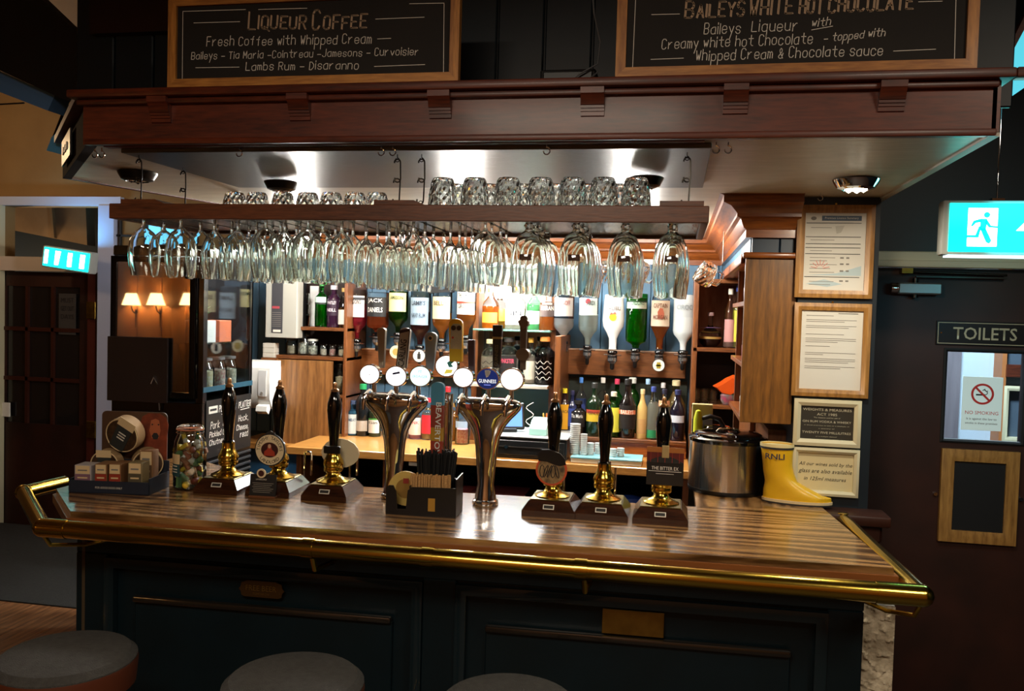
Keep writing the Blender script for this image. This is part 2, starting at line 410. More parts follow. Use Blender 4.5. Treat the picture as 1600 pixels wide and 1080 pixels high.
for z1, z0 in ((zr[1], zr[2]), (zr[3], zr[4])): P('glazing_bar', MB().box(px[0], px[5], YW - .008, YW + .03, z0, z1), barm, D1)
for x0, x1 in ((px[0], px[1]), (px[2], px[3]), (px[4], px[5])):
    for z1, z0 in ((zr[0], zr[1]), (zr[2], zr[3]), (zr[4], zr[5])):
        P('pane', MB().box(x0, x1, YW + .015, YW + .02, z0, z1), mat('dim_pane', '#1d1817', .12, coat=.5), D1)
for p in (485, 670): P('hinge', MB().box(at(143, p, Y=YW).x, at(157, p, Y=YW).x, YW - .06, YW - .045, at(150, p + 13, Y=YW).z, at(150, p - 13, Y=YW).z, .002), BRASS2, D1)
pst = T('poster', 'faint printed poster behind the top right panes of the dark glazed door', 'poster', at(106, 490, Y=YW - .0))
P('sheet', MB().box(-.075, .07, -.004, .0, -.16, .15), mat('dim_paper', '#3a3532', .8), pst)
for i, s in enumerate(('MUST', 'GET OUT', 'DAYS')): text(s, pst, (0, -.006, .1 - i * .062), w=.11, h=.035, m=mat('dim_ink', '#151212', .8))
P('socket_plate', MB().box(-.05, .05, -.01, 0, -.055, .055, .004), WPLAS, D1, loc=at(8, 640, Y=YW - .01))
# leaded window beyond the fridge
W1 = T('window_1', None, None); W1['kind'] = 'structure'
wx0, wx1, wz0, wz1 = rect(232, 350, 296, 384, YW)
P('frame', mitre(wx0 - .03, wx1 + .03, wz0 - .03, wz1 + .03, .03, YW - .03, YW, 0), mat('window_frame_dark', '#2a2622', .5), W1)
for i in range(3):
    x = wx0 + (wx1 - wx0) * i / 3
    P('pane', MB().box(x + .008, x + (wx1 - wx0) / 3 - .008, YW - .012, YW - .006, wz0, wz1), mat('evening_sky_pane', '#5fb6e8', .3, emit=.9), W1)
for p in (190,): P('lead_bar', MB().box(at(p, 350, Y=YW).x - .008, at(p, 350, Y=YW).x + .008, YW - .02, YW, 1.9, 2.35), INK, W1)
P('lead_bar', MB().box(at(172, 369, Y=YW).x, wx0, YW - .02, YW, at(190, 370, Y=YW).z, at(190, 370, Y=YW).z + .015), INK, W1)

# back wall: blue tongue and groove boards, one part each
bw = W('wall_back', MB().box(-2.85, .5, 5.32, 5.42, 0, 2.22), BLUE)
x = -2.85
while x < .26:
    P('plank', MB().box(x + .002, x + .098, 5.30, 5.322, .9, 2.22, .003), BLUE, bw); x += .1
sw = W('wall_side', MB().box(.30, .46, 3.47, 5.3, 2.001, 2.22), BLUE)
y = 3.47
while y < 5.25:
    P('plank', MB().box(.28, .302, y + .002, y + .098, 1.98, 2.22, .003), BLUE, sw); y += .1
for i in range(2): P('plank', MB().box(.285 + i * .105, .387 + i * .082, 3.445, 3.47, 1.98, 2.2, .003), mat('dark_blue_board', '#26374a', .45), sw)
# pillar with the notices
pl = W('wall_pillar', MB().box(.46, .745, 3.42, 5.3, 0, 2.22), TEAL)
W('wall_right_low', MB().box(.39, .46, 3.6, 5.3, 0, 1.3), SHZ)
W('trim_5', MB().box(.46, .80, 3.28, 3.42, 1.0, 1.04, .008, 2).box(.5, .78, 3.32, 3.42, .93, 1.0, .01), mat('ledge_brown', '#2a130c', .4, var='#3a1c10', vscale=10))
W('wall_pillar_base', MB().box(.62, .76, 3.36, 3.42, 0, .93), REDDK)
# door wall to the toilets
W('wall_door', MB().box(.745, 3.2, 4.0, 4.12, 2.06, 3.4).box(2.1, 3.2, 4.0, 4.12, 0, 2.06).box(.745, .80, 4.0, 4.12, 0, 2.06).box(.4, .745, 4.0, 4.12, 2.22, 3.4), TEAL)
lz0, lz1 = at(1480, 419, Y=3.97).z, at(1480, 394, Y=3.97).z
W('trim_6', MB().box(.745, 2.2, 3.955, 4.0, lz0 + .02, lz1, .004).box(.745, 2.2, 3.94, 4.0, lz0, lz0 + .03, .003), mat('lintel_cream', '#e2dabc', .45))
D2 = T('door_2', None, None); D2['kind'] = 'structure'
YD = 4.0
vx0, vx1, vz0, vz1 = rect(1476, 550, 1600, 690, YD)
vx1 = vx0 + (vx1 - vx0) * 1.0
P('door_leaf', MB().box(.80, vx0, YD, YD + .05, 0, lz0).box(vx1, 2.1, YD, YD + .05, 0, lz0).box(vx0, vx1, YD, YD + .05, 0, vz0).box(vx0, vx1, YD, YD + .05, vz1, lz0), DOORBR, D2)
P('vision_pane', MB().box(vx0, vx1, YD + .02, YD + .026, vz0, vz1), FLATP, D2)
P('pane_frame', mitre(vx0 - .012, vx1 + .012, vz0 - .012, vz1 + .012, .016, YD - .008, YD + .02), BMATT, D2)
# corridor seen through the door pane
W('wall_corridor', MB().box(.5, 3.2, 6.2, 6.3, 0, 3.4), mat('corridor_white', '#b8c9d6', .6))
W('wall_corridor_side', MB().box(.745, .8, 4.12, 6.2, 0, 3.4), mat('corridor_grey', '#6f6a70', .6, var='#5d5960', vscale=30, stretch=(1, 1, .1)))
W('wall_corridor_grey', MB().box(.8, at(1502, 600, Y=6.1).x, 6.12, 6.2, 0, 3.4), mat('corridor_grey', '#6f6a70'))
W('trim_7', MB().box(at(1560, 600, Y=6.1).x, at(1567, 600, Y=6.1).x, 6.05, 6.2, 0, 2.3), mat('orange_trim', '#a8683a', .5))
W('wall_corridor_blue', MB().box(at(1569, 600, Y=6.1).x, 3.2, 6.1, 6.2, 0, 2.3), mat('slate_blue', '#4a5866', .5))
W('trim_8', MB().box(at(1566, 600, Y=6.1).x, 3.2, 6.03, 6.1, 1.42, 1.5), MAHX)
W('trim_9', mitre(at(1572, 640, Y=6.0).x, at(1572, 640, Y=6.0).x + .5, at(1572, 692, Y=6).z, 1.36, .03, 6.04, 6.1), CREAMP)

# ================================================================== THE CANOPY OVER THE BAR
FX0, FX1, FY = -1.765, .755, 2.30
LX, LY = -2.34, 2.92
ZS, ZF, ZT = 2.22, 2.335, 2.36
SOFF = [(FX0, FY + .01), (FX1 - .01, FY + .01), (.745, 5.3), (-2.13, 5.3), (-2.13, 3.67), (LX + .012, LY)]
can = T('bar_canopy', 'mahogany canopy hanging over the bar with carved corbels and a painted underside', 'canopy', (0, 0, 0))
P('underside', MB().prism(SOFF, ZS, ZS + .03), CEIL, can)
fas = P('front_fascia', MB().box(FX0, FX1, FY - .012, FY + .01, ZS - .004, ZT - .02), MAHX, can)
P('bottom_bead', MB().box(FX0 + .01, FX1, FY - .022, FY - .01, ZS - .006, ZS + .012, .004, 2), MAHX, can)
P('inner_strip', MB().box(FX0 + .05, .06, FY + .012, FY + .04, ZS - .006, ZS, .001), mat('red_wood_strip', '#6a2a18', .4), can)
d = Vector((LX - FX0, LY - FY, 0)); dn = d.normalized(); nn = Vector((-dn.y, dn.x, 0))
def chamf(z0, z1, out, th, ext=0):
    A = Vector((FX0, FY, 0)) + nn * out; B = Vector((LX, LY, 0)) + nn * out + dn * ext
    return MB().prism([(A.x, A.y), (B.x, B.y), (B.x - nn.x * th, B.y - nn.y * th), (A.x - nn.x * th, A.y - nn.y * th)], z0, z1)
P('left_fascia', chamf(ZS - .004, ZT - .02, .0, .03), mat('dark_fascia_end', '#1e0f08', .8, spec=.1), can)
P('left_fascia_return', MB().prism([(LX, LY), (-2.14, 3.67), (-2.11, 3.67), (LX + .03, LY)], ZS - .004, ZT), MAHX, can)
P('shelf_extension', MB().box(FX1 + .03, FX1 + .6, FY - .05, FY - .01, ZT - .012, ZT + .012, .004, 2), MAHX, can)
P('shelf', MB().box(FX0 - .03, FX1 + .03, FY - .05, FY + .35, ZT - .012, ZT + .012, .005, 2), MAHX, can)
P('shelf_return', chamf(ZT - .012, ZT + .012, .03, .06), MAHX, can)
P('cove_moulding', MB().box(FX0 - .012, FX1, FY - .03, FY - .012, ZT - .03, ZT - .012, .005, 2), MAHX, can)
P('end_fascia', MB().box(FX1 - .01, FX1 + .008, FY - .012, 3.5, ZS + .004, ZT - .01), MAHX, can)
P('edge_strip', MB().box(FX1 - .014, FX1 + .010, FY - .01, 3.5, ZS - .006, ZS + .004), mat('end_white_edge', '#b9b2a4', .5), can)
for i, px_ in enumerate((248, 466, 686, 925, 1149, 1394)):
    c = at(px_, 175, Y=2.27).x; hw = .031
    mb = MB().prism([(FY - .012, ZT - .012), (FY - .045, ZT - .012), (FY - .045, ZT - .028), (FY - .036, ZT - .036), (FY - .03, ZT - .055), (FY - .026, ZT - .056), (FY - .026, ZT - .063), (FY - .022, ZT - .064), (FY - .022, ZT - .071), (FY - .018, ZT - .072), (FY - .018, ZT - .082), (FY - .012, ZT - .084)], c - hw, c + hw, 'X')
    P('corbel', mb, MAHX, can)
# boards behind the chalkboards
bk = P('back_panel', MB().box(-2.08, .86, FY + .37, FY + .4, ZT + .012, 2.9), TEAL, can)
x = -2.08
while x < .8:
    P('plank', MB().box(x + .002, x + .146, FY + .355, FY + .372, ZT + .01, 2.88, .004), TEAL, bk); x += .15
P('top_rail', MB().box(-2.0, -1.0, FY + .32, FY + .36, 2.66, 2.9), REDDK, can)
# poster and blue-tinted panel on the left end of the canopy
P('end_notice', MB().prism([(-2.02, 2.565), (-2.24, 2.80), (-2.245, 2.795), (-2.025, 2.56)], ZS + .02, ZT - .03), mat('black_notice', '#0d0c0c', .3), can)
for k in range(3): P('notice_line', MB().prism([(-2.08 - k * .045, 2.618 + k * .048), (-2.10 - k * .045, 2.640 + k * .048), (-2.103 - k * .045, 2.637 + k * .048), (-2.083 - k * .045, 2.615 + k * .048)], ZS + .05, ZS + .075), PLQ_ if False else mat('plate_print', '#d8d2c4', .4), can)
def vz(*p): q = at(*p, Y=2.92); return (q.x, q.z)
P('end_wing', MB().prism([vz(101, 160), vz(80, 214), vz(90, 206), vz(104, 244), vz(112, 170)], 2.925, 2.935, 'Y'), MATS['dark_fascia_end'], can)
P('blue_lit_end_panel', MB().prism([vz(80, 214), vz(72, 235), vz(98, 242), vz(90, 206)], 2.922, 2.932, 'Y'), mat('end_blue_light', '#5fb4f0', .25), can)  # blue light on the canopy end is put into this colour
# sloping panel at the far right, its glow put in for cyan light there
sk = W('cyan_glow_panel', MB().prism([(at(1556, 160, Y=3.0).x, at(1556, 168, Y=3.0).z), (at(1640, 100, Y=3.0).x, at(1640, 110, Y=3.0).z), (at(1640, -40, Y=3.0).x, at(1640, -40, Y=3.0).z), (at(1556, 125, Y=3.0).x, at(1556, 125, Y=3.0).z)], 3.0, 3.02, 'Y'), mat('lit_cyan_panel', '#54c8dc', .5, emit=.55))
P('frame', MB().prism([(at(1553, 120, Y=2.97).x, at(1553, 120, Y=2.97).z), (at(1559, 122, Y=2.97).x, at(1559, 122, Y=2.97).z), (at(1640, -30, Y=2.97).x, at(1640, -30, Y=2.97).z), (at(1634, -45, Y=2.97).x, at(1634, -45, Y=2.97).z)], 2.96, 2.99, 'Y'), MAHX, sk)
# ceiling behind canopy, cornice
def cornice(pts_in, name):
    """stepped moulding swept along the wall line, mitred corners"""
    prof = [(0, -.155), (.022, -.155), (.022, -.125), (.032, -.118), (.045, -.085), (.06, -.078), (.06, -.066), (.085, -.04), (.115, -.03), (.115, -.005), (.13, 0), (0, 0)]
    mb = MB(); rings = []
    for (x, y, ox, oy) in pts_in: rings.append([mb.bm.verts.new((x + ox * a, y + oy * a, 2.22 + z)) for a, z in prof])
    n = len(prof)
    for A, B in zip(rings, rings[1:]):
        for k in range(n): mb.bm.faces.new((A[k], A[(k + 1) % n], B[(k + 1) % n], B[k]))
    mb.bm.faces.new(rings[0]); mb.bm.faces.new(rings[-1][::-1])
    return mb
W('trim_10', cornice([(-2.7, 5.3, 0, -1), (.28, 5.3, -1, -1)], 'c'), ORX)
W('trim_11', cornice([(.28, 5.3, -1, -1), (.28, 3.445, -1, -1)], 'c'), ORY)
W('trim_12', cornice([(.28, 3.445, -1, -1), (.457, 3.445, 0, -1)], 'c'), ORX)
# brushed panel under the canopy
S('metal_panel', MB().box(-1.69, .08, 2.36, 3.08, 2.205, 2.219, .002), SHEET, 'brushed metal sheet fixed under the canopy above the hanging glass rack', 'metal panel')
S('white_post', MB().cyl((-1.82, 3.3, 2.05), (-1.82, 3.3, 2.22), .016), WHITEP, 'short white post running down from the canopy behind the left end of the rack', 'post')
# downlights
def downlight(loc, name, label, dark=False, r=.06, lit=True):
    t = T(name, label, 'light', loc)
    P('housing', MB().lathe([(r * 1.05, 0), (r * 1.25, -.004), (r * 1.2, -.012), (r, -.03), (r * .72, -.036), (r * .68, -.03), (r * .68, 0)], 24), GUN if dark else CHROME, t)
    P('lamp', MB().lathe([(0, -.032), (r * .66, -.03), (r * .66, -.02), (0, -.02)], 20), BULB if lit else mat('unlit_lamp', '#4a4640', .3), t)
    for k in range(5 if lit else 3):
        a_ = k * 2 * PI / (5 if lit else 3)
        P('lens', MB().lathe([(0, -.044), (.012, -.036), (.012, -.03), (0, -.03)], 10), BULB if lit else CHROME, t, loc=(math.cos(a_) * r * .4, math.sin(a_) * r * .4, 0))
    return t
p_ = at(1338, 280, Z=2.22); downlight(p_, 'ceiling_light', 'lit chrome downlight in the canopy above the yellow boot')
p_ = at(215, 270, Z=2.205); downlight(at(215, 268, Z=2.22), 'ceiling_light', 'unlit dark round light fitting at the left end of the canopy underside', True, .055, False)
downlight(at(440, 283, Z=2.2), 'ceiling_light', 'dark dome light fitting above the small tumblers on the rack', True, .05, False)
downlight(at(1010, 276, Z=2.2), 'ceiling_light', 'dark dome light fitting behind the rightmost tumbler on the rack', True, .045, False)
for i, (x, y) in enumerate(SPOTS):  # fittings for the added lamps above the back bar
    t = T('added_ceiling_lamp', ['added round surface lamp over the left of the back bar', 'added round surface lamp over the middle of the back bar', 'added round surface lamp over the right of the back bar'][i], 'light', (x, y, 2.22), 'added surface lamps over the back bar')
    P('rim', MB().lathe([(.05, 0), (.06, -.003), (.058, -.02), (.05, -.022), (.05, 0)], 20), WHITEP, t)
    P('lamp', MB().lathe([(0, -.03), (.03, -.028), (.05, -.02), (.05, -.001), (0, -.001)], 20), BULB, t)

# ================================================================== CHALKBOARDS
def chalkboard(label, x0, x1, z1, fw):
    t = T('chalkboard', label, 'chalkboard', (0, 0, 0))
    y0, y1 = FY - .035, FY - .012; z0 = ZT + .012
    P('panel', MB().box(x0 + fw * .5, x1 - fw * .5, y0 + .008, y1, z0 + fw * .5, z1 - fw * .5), CHALKB, t)
    for nm, pts in (('l', [(x0, z0), (x0 + fw, z0 + fw), (x0 + fw, z1 - fw), (x0, z1)]), ('r', [(x1, z0), (x1, z1), (x1 - fw, z1 - fw), (x1 - fw, z0 + fw)])):
        P('frame_side', MB().prism(pts, y0, y1, 'Y'), BOARDFRZ, t)
    P('frame_bottom', MB().prism([(x0, z0), (x1, z0), (x1 - fw, z0 + fw), (x0 + fw, z0 + fw)], y0, y1, 'Y'), BOARDFR, t)
    P('frame_top', MB().prism([(x0, z1), (x0 + fw, z1 - fw), (x1 - fw, z1 - fw), (x1, z1)], y0, y1, 'Y'), BOARDFR, t)
    return t, y0 + .0075
YB = FY - .035
def bx(px, py): p = at(px, py, Y=YB + .008); return p.x, p.z
x0 = at(262, 70, Y=YB).x; x1 = at(717, 70, Y=YB).x
t, yy = chalkboard('black chalkboard listing liqueur coffees, on the canopy shelf', x0, x1, at(480, -14, Y=YB).z, .026)
mb = MB()
def CH(mb, s, xa, xb, yb, hpx, t=.0018, **k):
    a = bx(xa, yb[0] if isinstance(yb, tuple) else yb); b = bx(xb, yb[1] if isinstance(yb, tuple) else yb)
    chalk(mb, s, a[0], a[1], hpx * 2.27 / F, w=(b[0] - a[0]), t=t, rise=(b[1] - a[1]) / (b[0] - a[0]), y=yy, **k)
def LN(mb, pts, t=.0014):
    ribbon(mb, [(bx(*p)[0], yy, bx(*p)[1]) for p in pts], t)
CH(mb, 'Fresh Coffee with Whipped Cream', 323, 583, (72, 68), 15, slant=.05)
CH(mb, 'Baileys - Tia Maria -Cointreau -Jamesons - Curvoisier', 299, 657, (93, 86), 12, slant=.05, t=.0016)
CH(mb, 'Lambs Rum - Disaranno', 384, 563, (110, 108), 13, slant=.05)
P('lettering', mb, CHALK, t)
mb = MB(); CH(mb, 'L', 388, 404, 45, 27, dbl=.002, t=.003, slant=.04); CH(mb, 'IQUEUR', 403, 482, 45, 20, dbl=.002, t=.003, slant=.04); CH(mb, 'C', 488, 504, (47, 45), 30, dbl=.002, t=.003, slant=.04); CH(mb, 'OFFEE', 505, 577, (46, 43), 20, dbl=.002, t=.003, slant=.04)
P('lettering', mb, CHALKTAN, t, 'tan chalk heading')
mb = MB()
LN(mb, [(384, 15), (286, 18), (285, 128), (693, 119), (694, 5), (640, 6)]); LN(mb, [(404, 15), (480, 13)])
for a, b in (((303, 36), (375, 34)), ((587, 30), (663, 27)), ((590, 61), (611, 60)), ((306, 106), (374, 105)), ((585, 104), (664, 101))): LN(mb, [a, b])
P('border', mb, CHALK, t)
x0 = at(963, 60, Y=YB).x; x1 = at(1529, 60, Y=YB).x
t, yy = chalkboard('black chalkboard advertising white hot chocolate, on the canopy shelf', x0, x1, at(1240, -40, Y=YB).z, .026)
mb = MB()
CH(mb, 'Baileys', 1100, 1160, (54, 52), 16, slant=.05); CH(mb, 'Liqueur', 1174, 1250, (50, 48), 16, slant=.05)
CH(mb, 'with', 1268, 1300, (42, 39), 12, slant=.12); LN(mb, [(1268, 47), (1301, 41)])
CH(mb, 'Creamy white hot Chocolate', 1034, 1272, (77, 68), 15, slant=.05)
CH(mb, '- topped with', 1287, 1385, (65, 56), 11, slant=.12)
CH(mb, 'Whipped Cream & Chocolate sauce', 1087, 1382, (95, 86), 15, slant=.05)
P('lettering', mb, CHALK, t)
mb = MB(); CH(mb, 'B', 1070, 1088, 27, 24, dbl=.002, t=.003, slant=.04); CH(mb, 'AILEYS', 1088, 1166, (27, 24), 20, dbl=.002, t=.003, slant=.04)
CH(mb, 'WHITE', 1171, 1243, (24, 21), 22, dbl=.002, t=.003, slant=.04); CH(mb, 'HOT', 1248, 1288, (21, 20), 20, dbl=.002, t=.003, slant=.04); CH(mb, 'CHOCOLATE', 1294, 1430, (19, 14), 20, dbl=.002, t=.003, slant=.04)
P('lettering', mb, CHALKTAN, t, 'tan chalk heading')
mb = MB(); LN(mb, [(994, -20), (988, 116), (1491, 100), (1494, -20)])
for a, b in (((1018, 23), (1062, 22)), ((1017, 93), (1068, 91)), ((1396, 80), (1462, 77)), ((1435, 3), (1472, 2))): LN(mb, [a, b])
P('border', mb, CHALK, t)
# speaker box with cable between the boards
t = T('speaker', 'dark square box speaker on the canopy shelf between the two chalkboards', 'speaker', (at(892, 100, Y=2.5).x, 2.5, ZT + .012))
P('cabinet', MB().box(-.08, .08, -.06, .06, 0, .075, .004), BMATT, t); P('grille', MB().box(-.07, .07, -.066, -.06, .008, .067, .002), BLACK, t)
c0 = at(925, -20, Y=2.42)
S('cable', MB().tube([c0, at(928, 20, Y=2.42), at(938, 66, Y=2.42), at(934, 100, Y=2.42), at(905, 116, Y=2.42), at(888, 130, Y=2.42), at(915, 128, Y=2.42), at(935, 112, Y=2.42)], .0025, 6), mat('grey_cable', '#5a5d60', .5), 'thin grey cable looping down beside the dark speaker', 'cable')
# television at upper left
tv = T('television', 'black flat television hung high at the left, its edge painted with blue light', 'television', (0, 0, 0))
q = [at(-60, -60, Y=2.7), at(20, -45, Y=2.7), at(121, 52, Y=2.7), at(127, 100, Y=2.7), at(122, 160, Y=2.7), at(98, 155, Y=2.7), at(-60, 82, Y=2.7)]
P('body', MB().prism([(v.x, v.z) for v in q], 2.7, 2.76, 'Y'), mat('tv_black', '#040405', .6), tv)
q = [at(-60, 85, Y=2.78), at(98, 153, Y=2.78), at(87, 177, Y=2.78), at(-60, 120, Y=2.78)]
P('lower_edge', MB().prism([(v.x, v.z) for v in q], 2.74, 2.82, 'Y'), mat('edge_blue_light', '#5482b8', .35), tv)  # blue light along the lower edge is painted in
P('cable', MB().tube([at(0, 163, Y=2.85), at(38, 161, Y=2.85)], .003, 6), BMATT, tv)
# ================================================================== THE BAR COUNTER
AL, AR = Vector((-1.943, 2.473)), Vector((.639, 2.571))
def fy(x): return AL.y + (x - AL.x) * (AR.y - AL.y) / (AR.x - AL.x)
ct = T('bar_counter', 'teal panelled bar counter with a polished oak top', 'bar counter', (0, 0, 0))
top = [(-1.943, 2.473), (.639, 2.571), (.567, 3.33), (.567, 3.42), (.455, 3.42), (.455, 4.2), (.10, 4.2), (.10, 3.2), (-1.75, 3.12), (-1.9, 3.35), (-2.2, 3.55), (-2.223, 2.753)]
P('worktop', MB().prism(top[:3] + [(.10, 3.2), (-1.75, 3.12), (-1.9, 3.35), (-2.2, 3.55), (-2.223, 2.753)], 1.022, 1.05), OAKTOP, ct)
P('worktop_return', MB().prism([(.10, 3.2), (.567, 3.33), (.567, 3.42), (.455, 3.42), (.455, 4.2), (.10, 4.2)], 1.022, 1.05), OAKTOPY, ct)
P('nosing', MB().prism([(-1.95, 2.462), (.65, 2.56), (.58, 3.3), (.56, 3.3), (.626, 2.58), (-1.938, 2.484), (-2.21, 2.758), (-2.2, 3.5), (-2.22, 3.5), (-2.236, 2.75)], 1.0, 1.030), mat('oak_edge', '#8a5228', .35, coat=.4, var='#774420', vscale=12, stretch=(.3, 3, 3)), ct)
# body: front, left chamfer
BY = .19
f0, f1 = Vector((-2.05, fy(-2.05) + BY)), Vector((.60, fy(.60) + BY))
P('carcass', MB().prism([(f0.x, f0.y), (f1.x, f1.y), (.56, 3.3), (.12, 3.16), (-1.75, 3.1), (-2.12, 3.4), (-2.16, 2.86)], .0, 1.022), BARTEAL, ct)
ang = math.atan2(f1.y - f0.y, f1.x - f0.x)
MF = Matrix.Translation((f0.x, f0.y, 0)) @ Matrix.Rotation(ang, 4, 'Z')
LEN = (f1 - f0).length
def front(name, mb, m, parent=ct, label=None, kind=None): return P(name, mb.xform(MF), m, parent, label)
front('top_frieze', MB().box(0, LEN, -.02, 0, .86, 1.0, .004), BARTEAL)
front('cornice_strip', MB().box(-.0, LEN, -.05, -.02, .965, 1.0, .008, 2), BARTEAL)
front('plinth', MB().box(0, LEN, -.02, 0, 0, .14, .005), BARTEAL)
def on_front(px, py):
    q = at(px, py, Y=2.72); X = q.x
    for _ in range(5): q = at(px, py, Y=fy(X) + BY - .02); X = q.x
    return q
OX = lambda px, py: (on_front(px, py).x - f0.x) / math.cos(ang)
PX = [(OX(165, 900), OX(660, 930)), (OX(712, 930), OX(1292, 990))]
for x0, x1 in ((0, PX[0][0]), (PX[0][1], PX[1][0]), (PX[1][1], LEN)): front('stile', MB().box(x0, x1, -.02, 0, .14, .86, .003), BARTEAL)
zt = on_front(400, 888).z; zr_ = on_front(400, 950).z
for (x0, x1), (ra, rb) in zip(PX, ((OX(210, 935), OX(612, 968)), (OX(758, 985), OX(1235, 1022)))):
    front('panel_moulding', mitre(x0, x1, .14, zt, .035, -.036, -.004), mat('moulding_gloss', '#101f24', .2, coat=.6))
    front('raised_panel', MB().box(ra, rb, -.018, 0, .2, zr_ - .01, .003), BARTEAL)
    front('panel_rail', MB().box(ra, rb, -.040, -.012, zr_ - .011, zr_ + .011, .008, 2), mat('worn_gloss_rail', '#1f1a15', .2, coat=.7))
P('corner_corbel', MB().prism([(-.008, .0), (.006, .0), (.006, .9), (-.06, .9), (-.05, .86), (-.014, .83), (-.010, .8)], -.006, .006, 'X'), mat('tan_highlight', '#4a3e2e', .4), ct, loc=(f0.x + .03, f0.y - .01, .1))  # tan colour paints the thin highlight along the bar corner
# brass rail
RZ = 1.015
rail = T('brass_rail', 'long polished brass hand rail running round the counter edge', 'rail', (0, 0, 0))
R0 = Vector((-1.975, 2.385, RZ)); R1 = at(1441, 931, Z=RZ)
R2, R3 = Vector((-2.40, 2.80, RZ)), Vector((-2.385, 3.0, RZ))
R4 = Vector((.635, 3.30, RZ))
rd = (R1 - R0).normalized()
P('front_tube', MB().cyl(R0, R1, .0285, seg=28), BRASS, rail)
P('left_tube', MB().cyl(R0, R2, .0265, seg=24), BRASS, rail)
P('left_return', MB().cyl(R2, R3, .0265, seg=24), BRASS, rail)
P('right_tube', MB().cyl(R1 - rd * .0, R4, .0265, seg=24), BRASS, rail)
P('end_cap', MB().lathe([(0, -.03), (.018, -.027), (.027, -.012), (.027, .012), (.018, .027), (0, .03)], 20, c=R4), BRASS, rail)
for R in (R0, R1, R2): P('elbow', MB().lathe([(0, -.031), (.0155, -.0268), (.0268, -.0155), (.031, 0), (.0268, .0155), (.0155, .0268), (0, .031)], 20, c=R), BRASS, rail)
P('corner_sleeve', MB().cyl(R0 + rd * .0, R0 + rd * .09, .0305, seg=28), BRASS, rail)
P('corner_sleeve', MB().cyl(R1 - rd * .12, R1, .0305, seg=28), BRASS, rail)
for px_ in (462, 670, 915):
    c = at(px_, 870, Z=RZ); X = c.x; c = R0 + rd * ((X - R0.x) / rd.x)
    P('collar', MB().cyl(c - rd * .018, c + rd * .018, .031, seg=28), BRASS, rail)
    if px_ != 670:
        y = fy(c.x + .02) + BY - .05
        P('bracket', MB().tube([(c.x + .01, c.y, RZ - .02), (c.x + .012, c.y + .02, RZ - .07), (c.x + .014, (c.y + y) / 2 + .03, RZ - .085), (c.x + .015, y, RZ - .07)], .009, 8), BRASS, rail)
        P('bracket_rose', MB().cyl((c.x + .015, y - .006, RZ - .065), (c.x + .015, y + .004, RZ - .065), .034, .036, 20), BRASS2, rail)
for c, e in ((R0, Vector((.16, .16, -.06))), (R1, Vector((-.14, .13, -.06)))):
    P('bracket', MB().tube([c + Vector((0, .0, -.02)), c + Vector((e.x * .1, e.y * .1, -.06)), c + Vector((e.x * .5, e.y * .6, -.075)), c + e], .007, 8), BRASS, rail)
# hooks under the counter
for i, px_ in enumerate((150, 1165, 1192)):
    c = at(px_, 918, Y=2.63)
    c.z = .955
    S('coat_hook', MB().tube([(0, 0, 0), (0, -.02, -.01), (0, -.035, -.03), (0, -.03, -.045), (0, -.02, -.045)], .003, 6), GUN,
      ['small coat hook under the left end of the brass rail', 'small dark hook under the counter edge, left of a pair', 'small dark hook under the counter edge, right of a pair'][i], 'hook', (c.x, fy(c.x) + BY - .048, .96))
# plaques on the front
q0 = on_front(410, 921)
t = T('sign_plaque', 'ornate old brass plaque with raised lettering on the left counter panel', 'plaque', q0 + Vector((0, -.004, 0)), rz=ang)
P('plate', MB().prism([(-.082, 0), (-.075, .008), (-.072, .022), (-.06, .026), (-.05, .03), (.05, .03), (.06, .026), (.072, .022), (.075, .008), (.082, 0), (.075, -.008), (.072, -.022), (.06, -.026), (-.06, -.026), (-.072, -.022), (-.075, -.008)], -.004, 0, 'Y'), mat('dark_bronze', '#5f4423', .4, .8), t)
text('FREE BEER', t, (0, -.0065, .006), w=.11, h=.018, m=mat('bronze_letters', '#a98442', .35, .9))
text('TOMORROW', t, (0, -.0065, -.014), w=.06, h=.008, m=MATS['bronze_letters'])
q0 = on_front(989, 973)
S('plain_plaque', MB().box(-.098, .098, -.004, 0, -.04, .04, .0015), mat('scuffed_brass', '#a07c36', .38, .85, var='#7d5d26', vscale=15), 'plain rectangular brass plaque on the right counter panel', 'plaque', q0 + Vector((0, -.004, 0)), rot=(0, 0, ang))
# stone pier beyond the right end of the bar
from mathutils import noise as MN
mb = MB(); gx, gz = 34, 180
x0, x1 = .615, .735
V = [[mb.bm.verts.new((x0 + (x1 - x0) * i / gx, 2.915 - (.015 * max(0, MN.turbulence(Vector((i / gx * 5, j / gz * 34, 3)), 3, False)) if 0 < i < gx else 0), .83 * j / gz)) for i in range(gx + 1)] for j in range(gz + 1)]
for j in range(gz):
    for i in range(gx): mb.bm.faces.new((V[j][i], V[j][i + 1], V[j + 1][i + 1], V[j + 1][i]))
ws = W('wall_stone_pier', MB().box(x0, x1, 2.925, 3.3, 0, .83), mat('pale_edge', '#9a948c', .7))
P('rough_face', mb, STONE, ws)
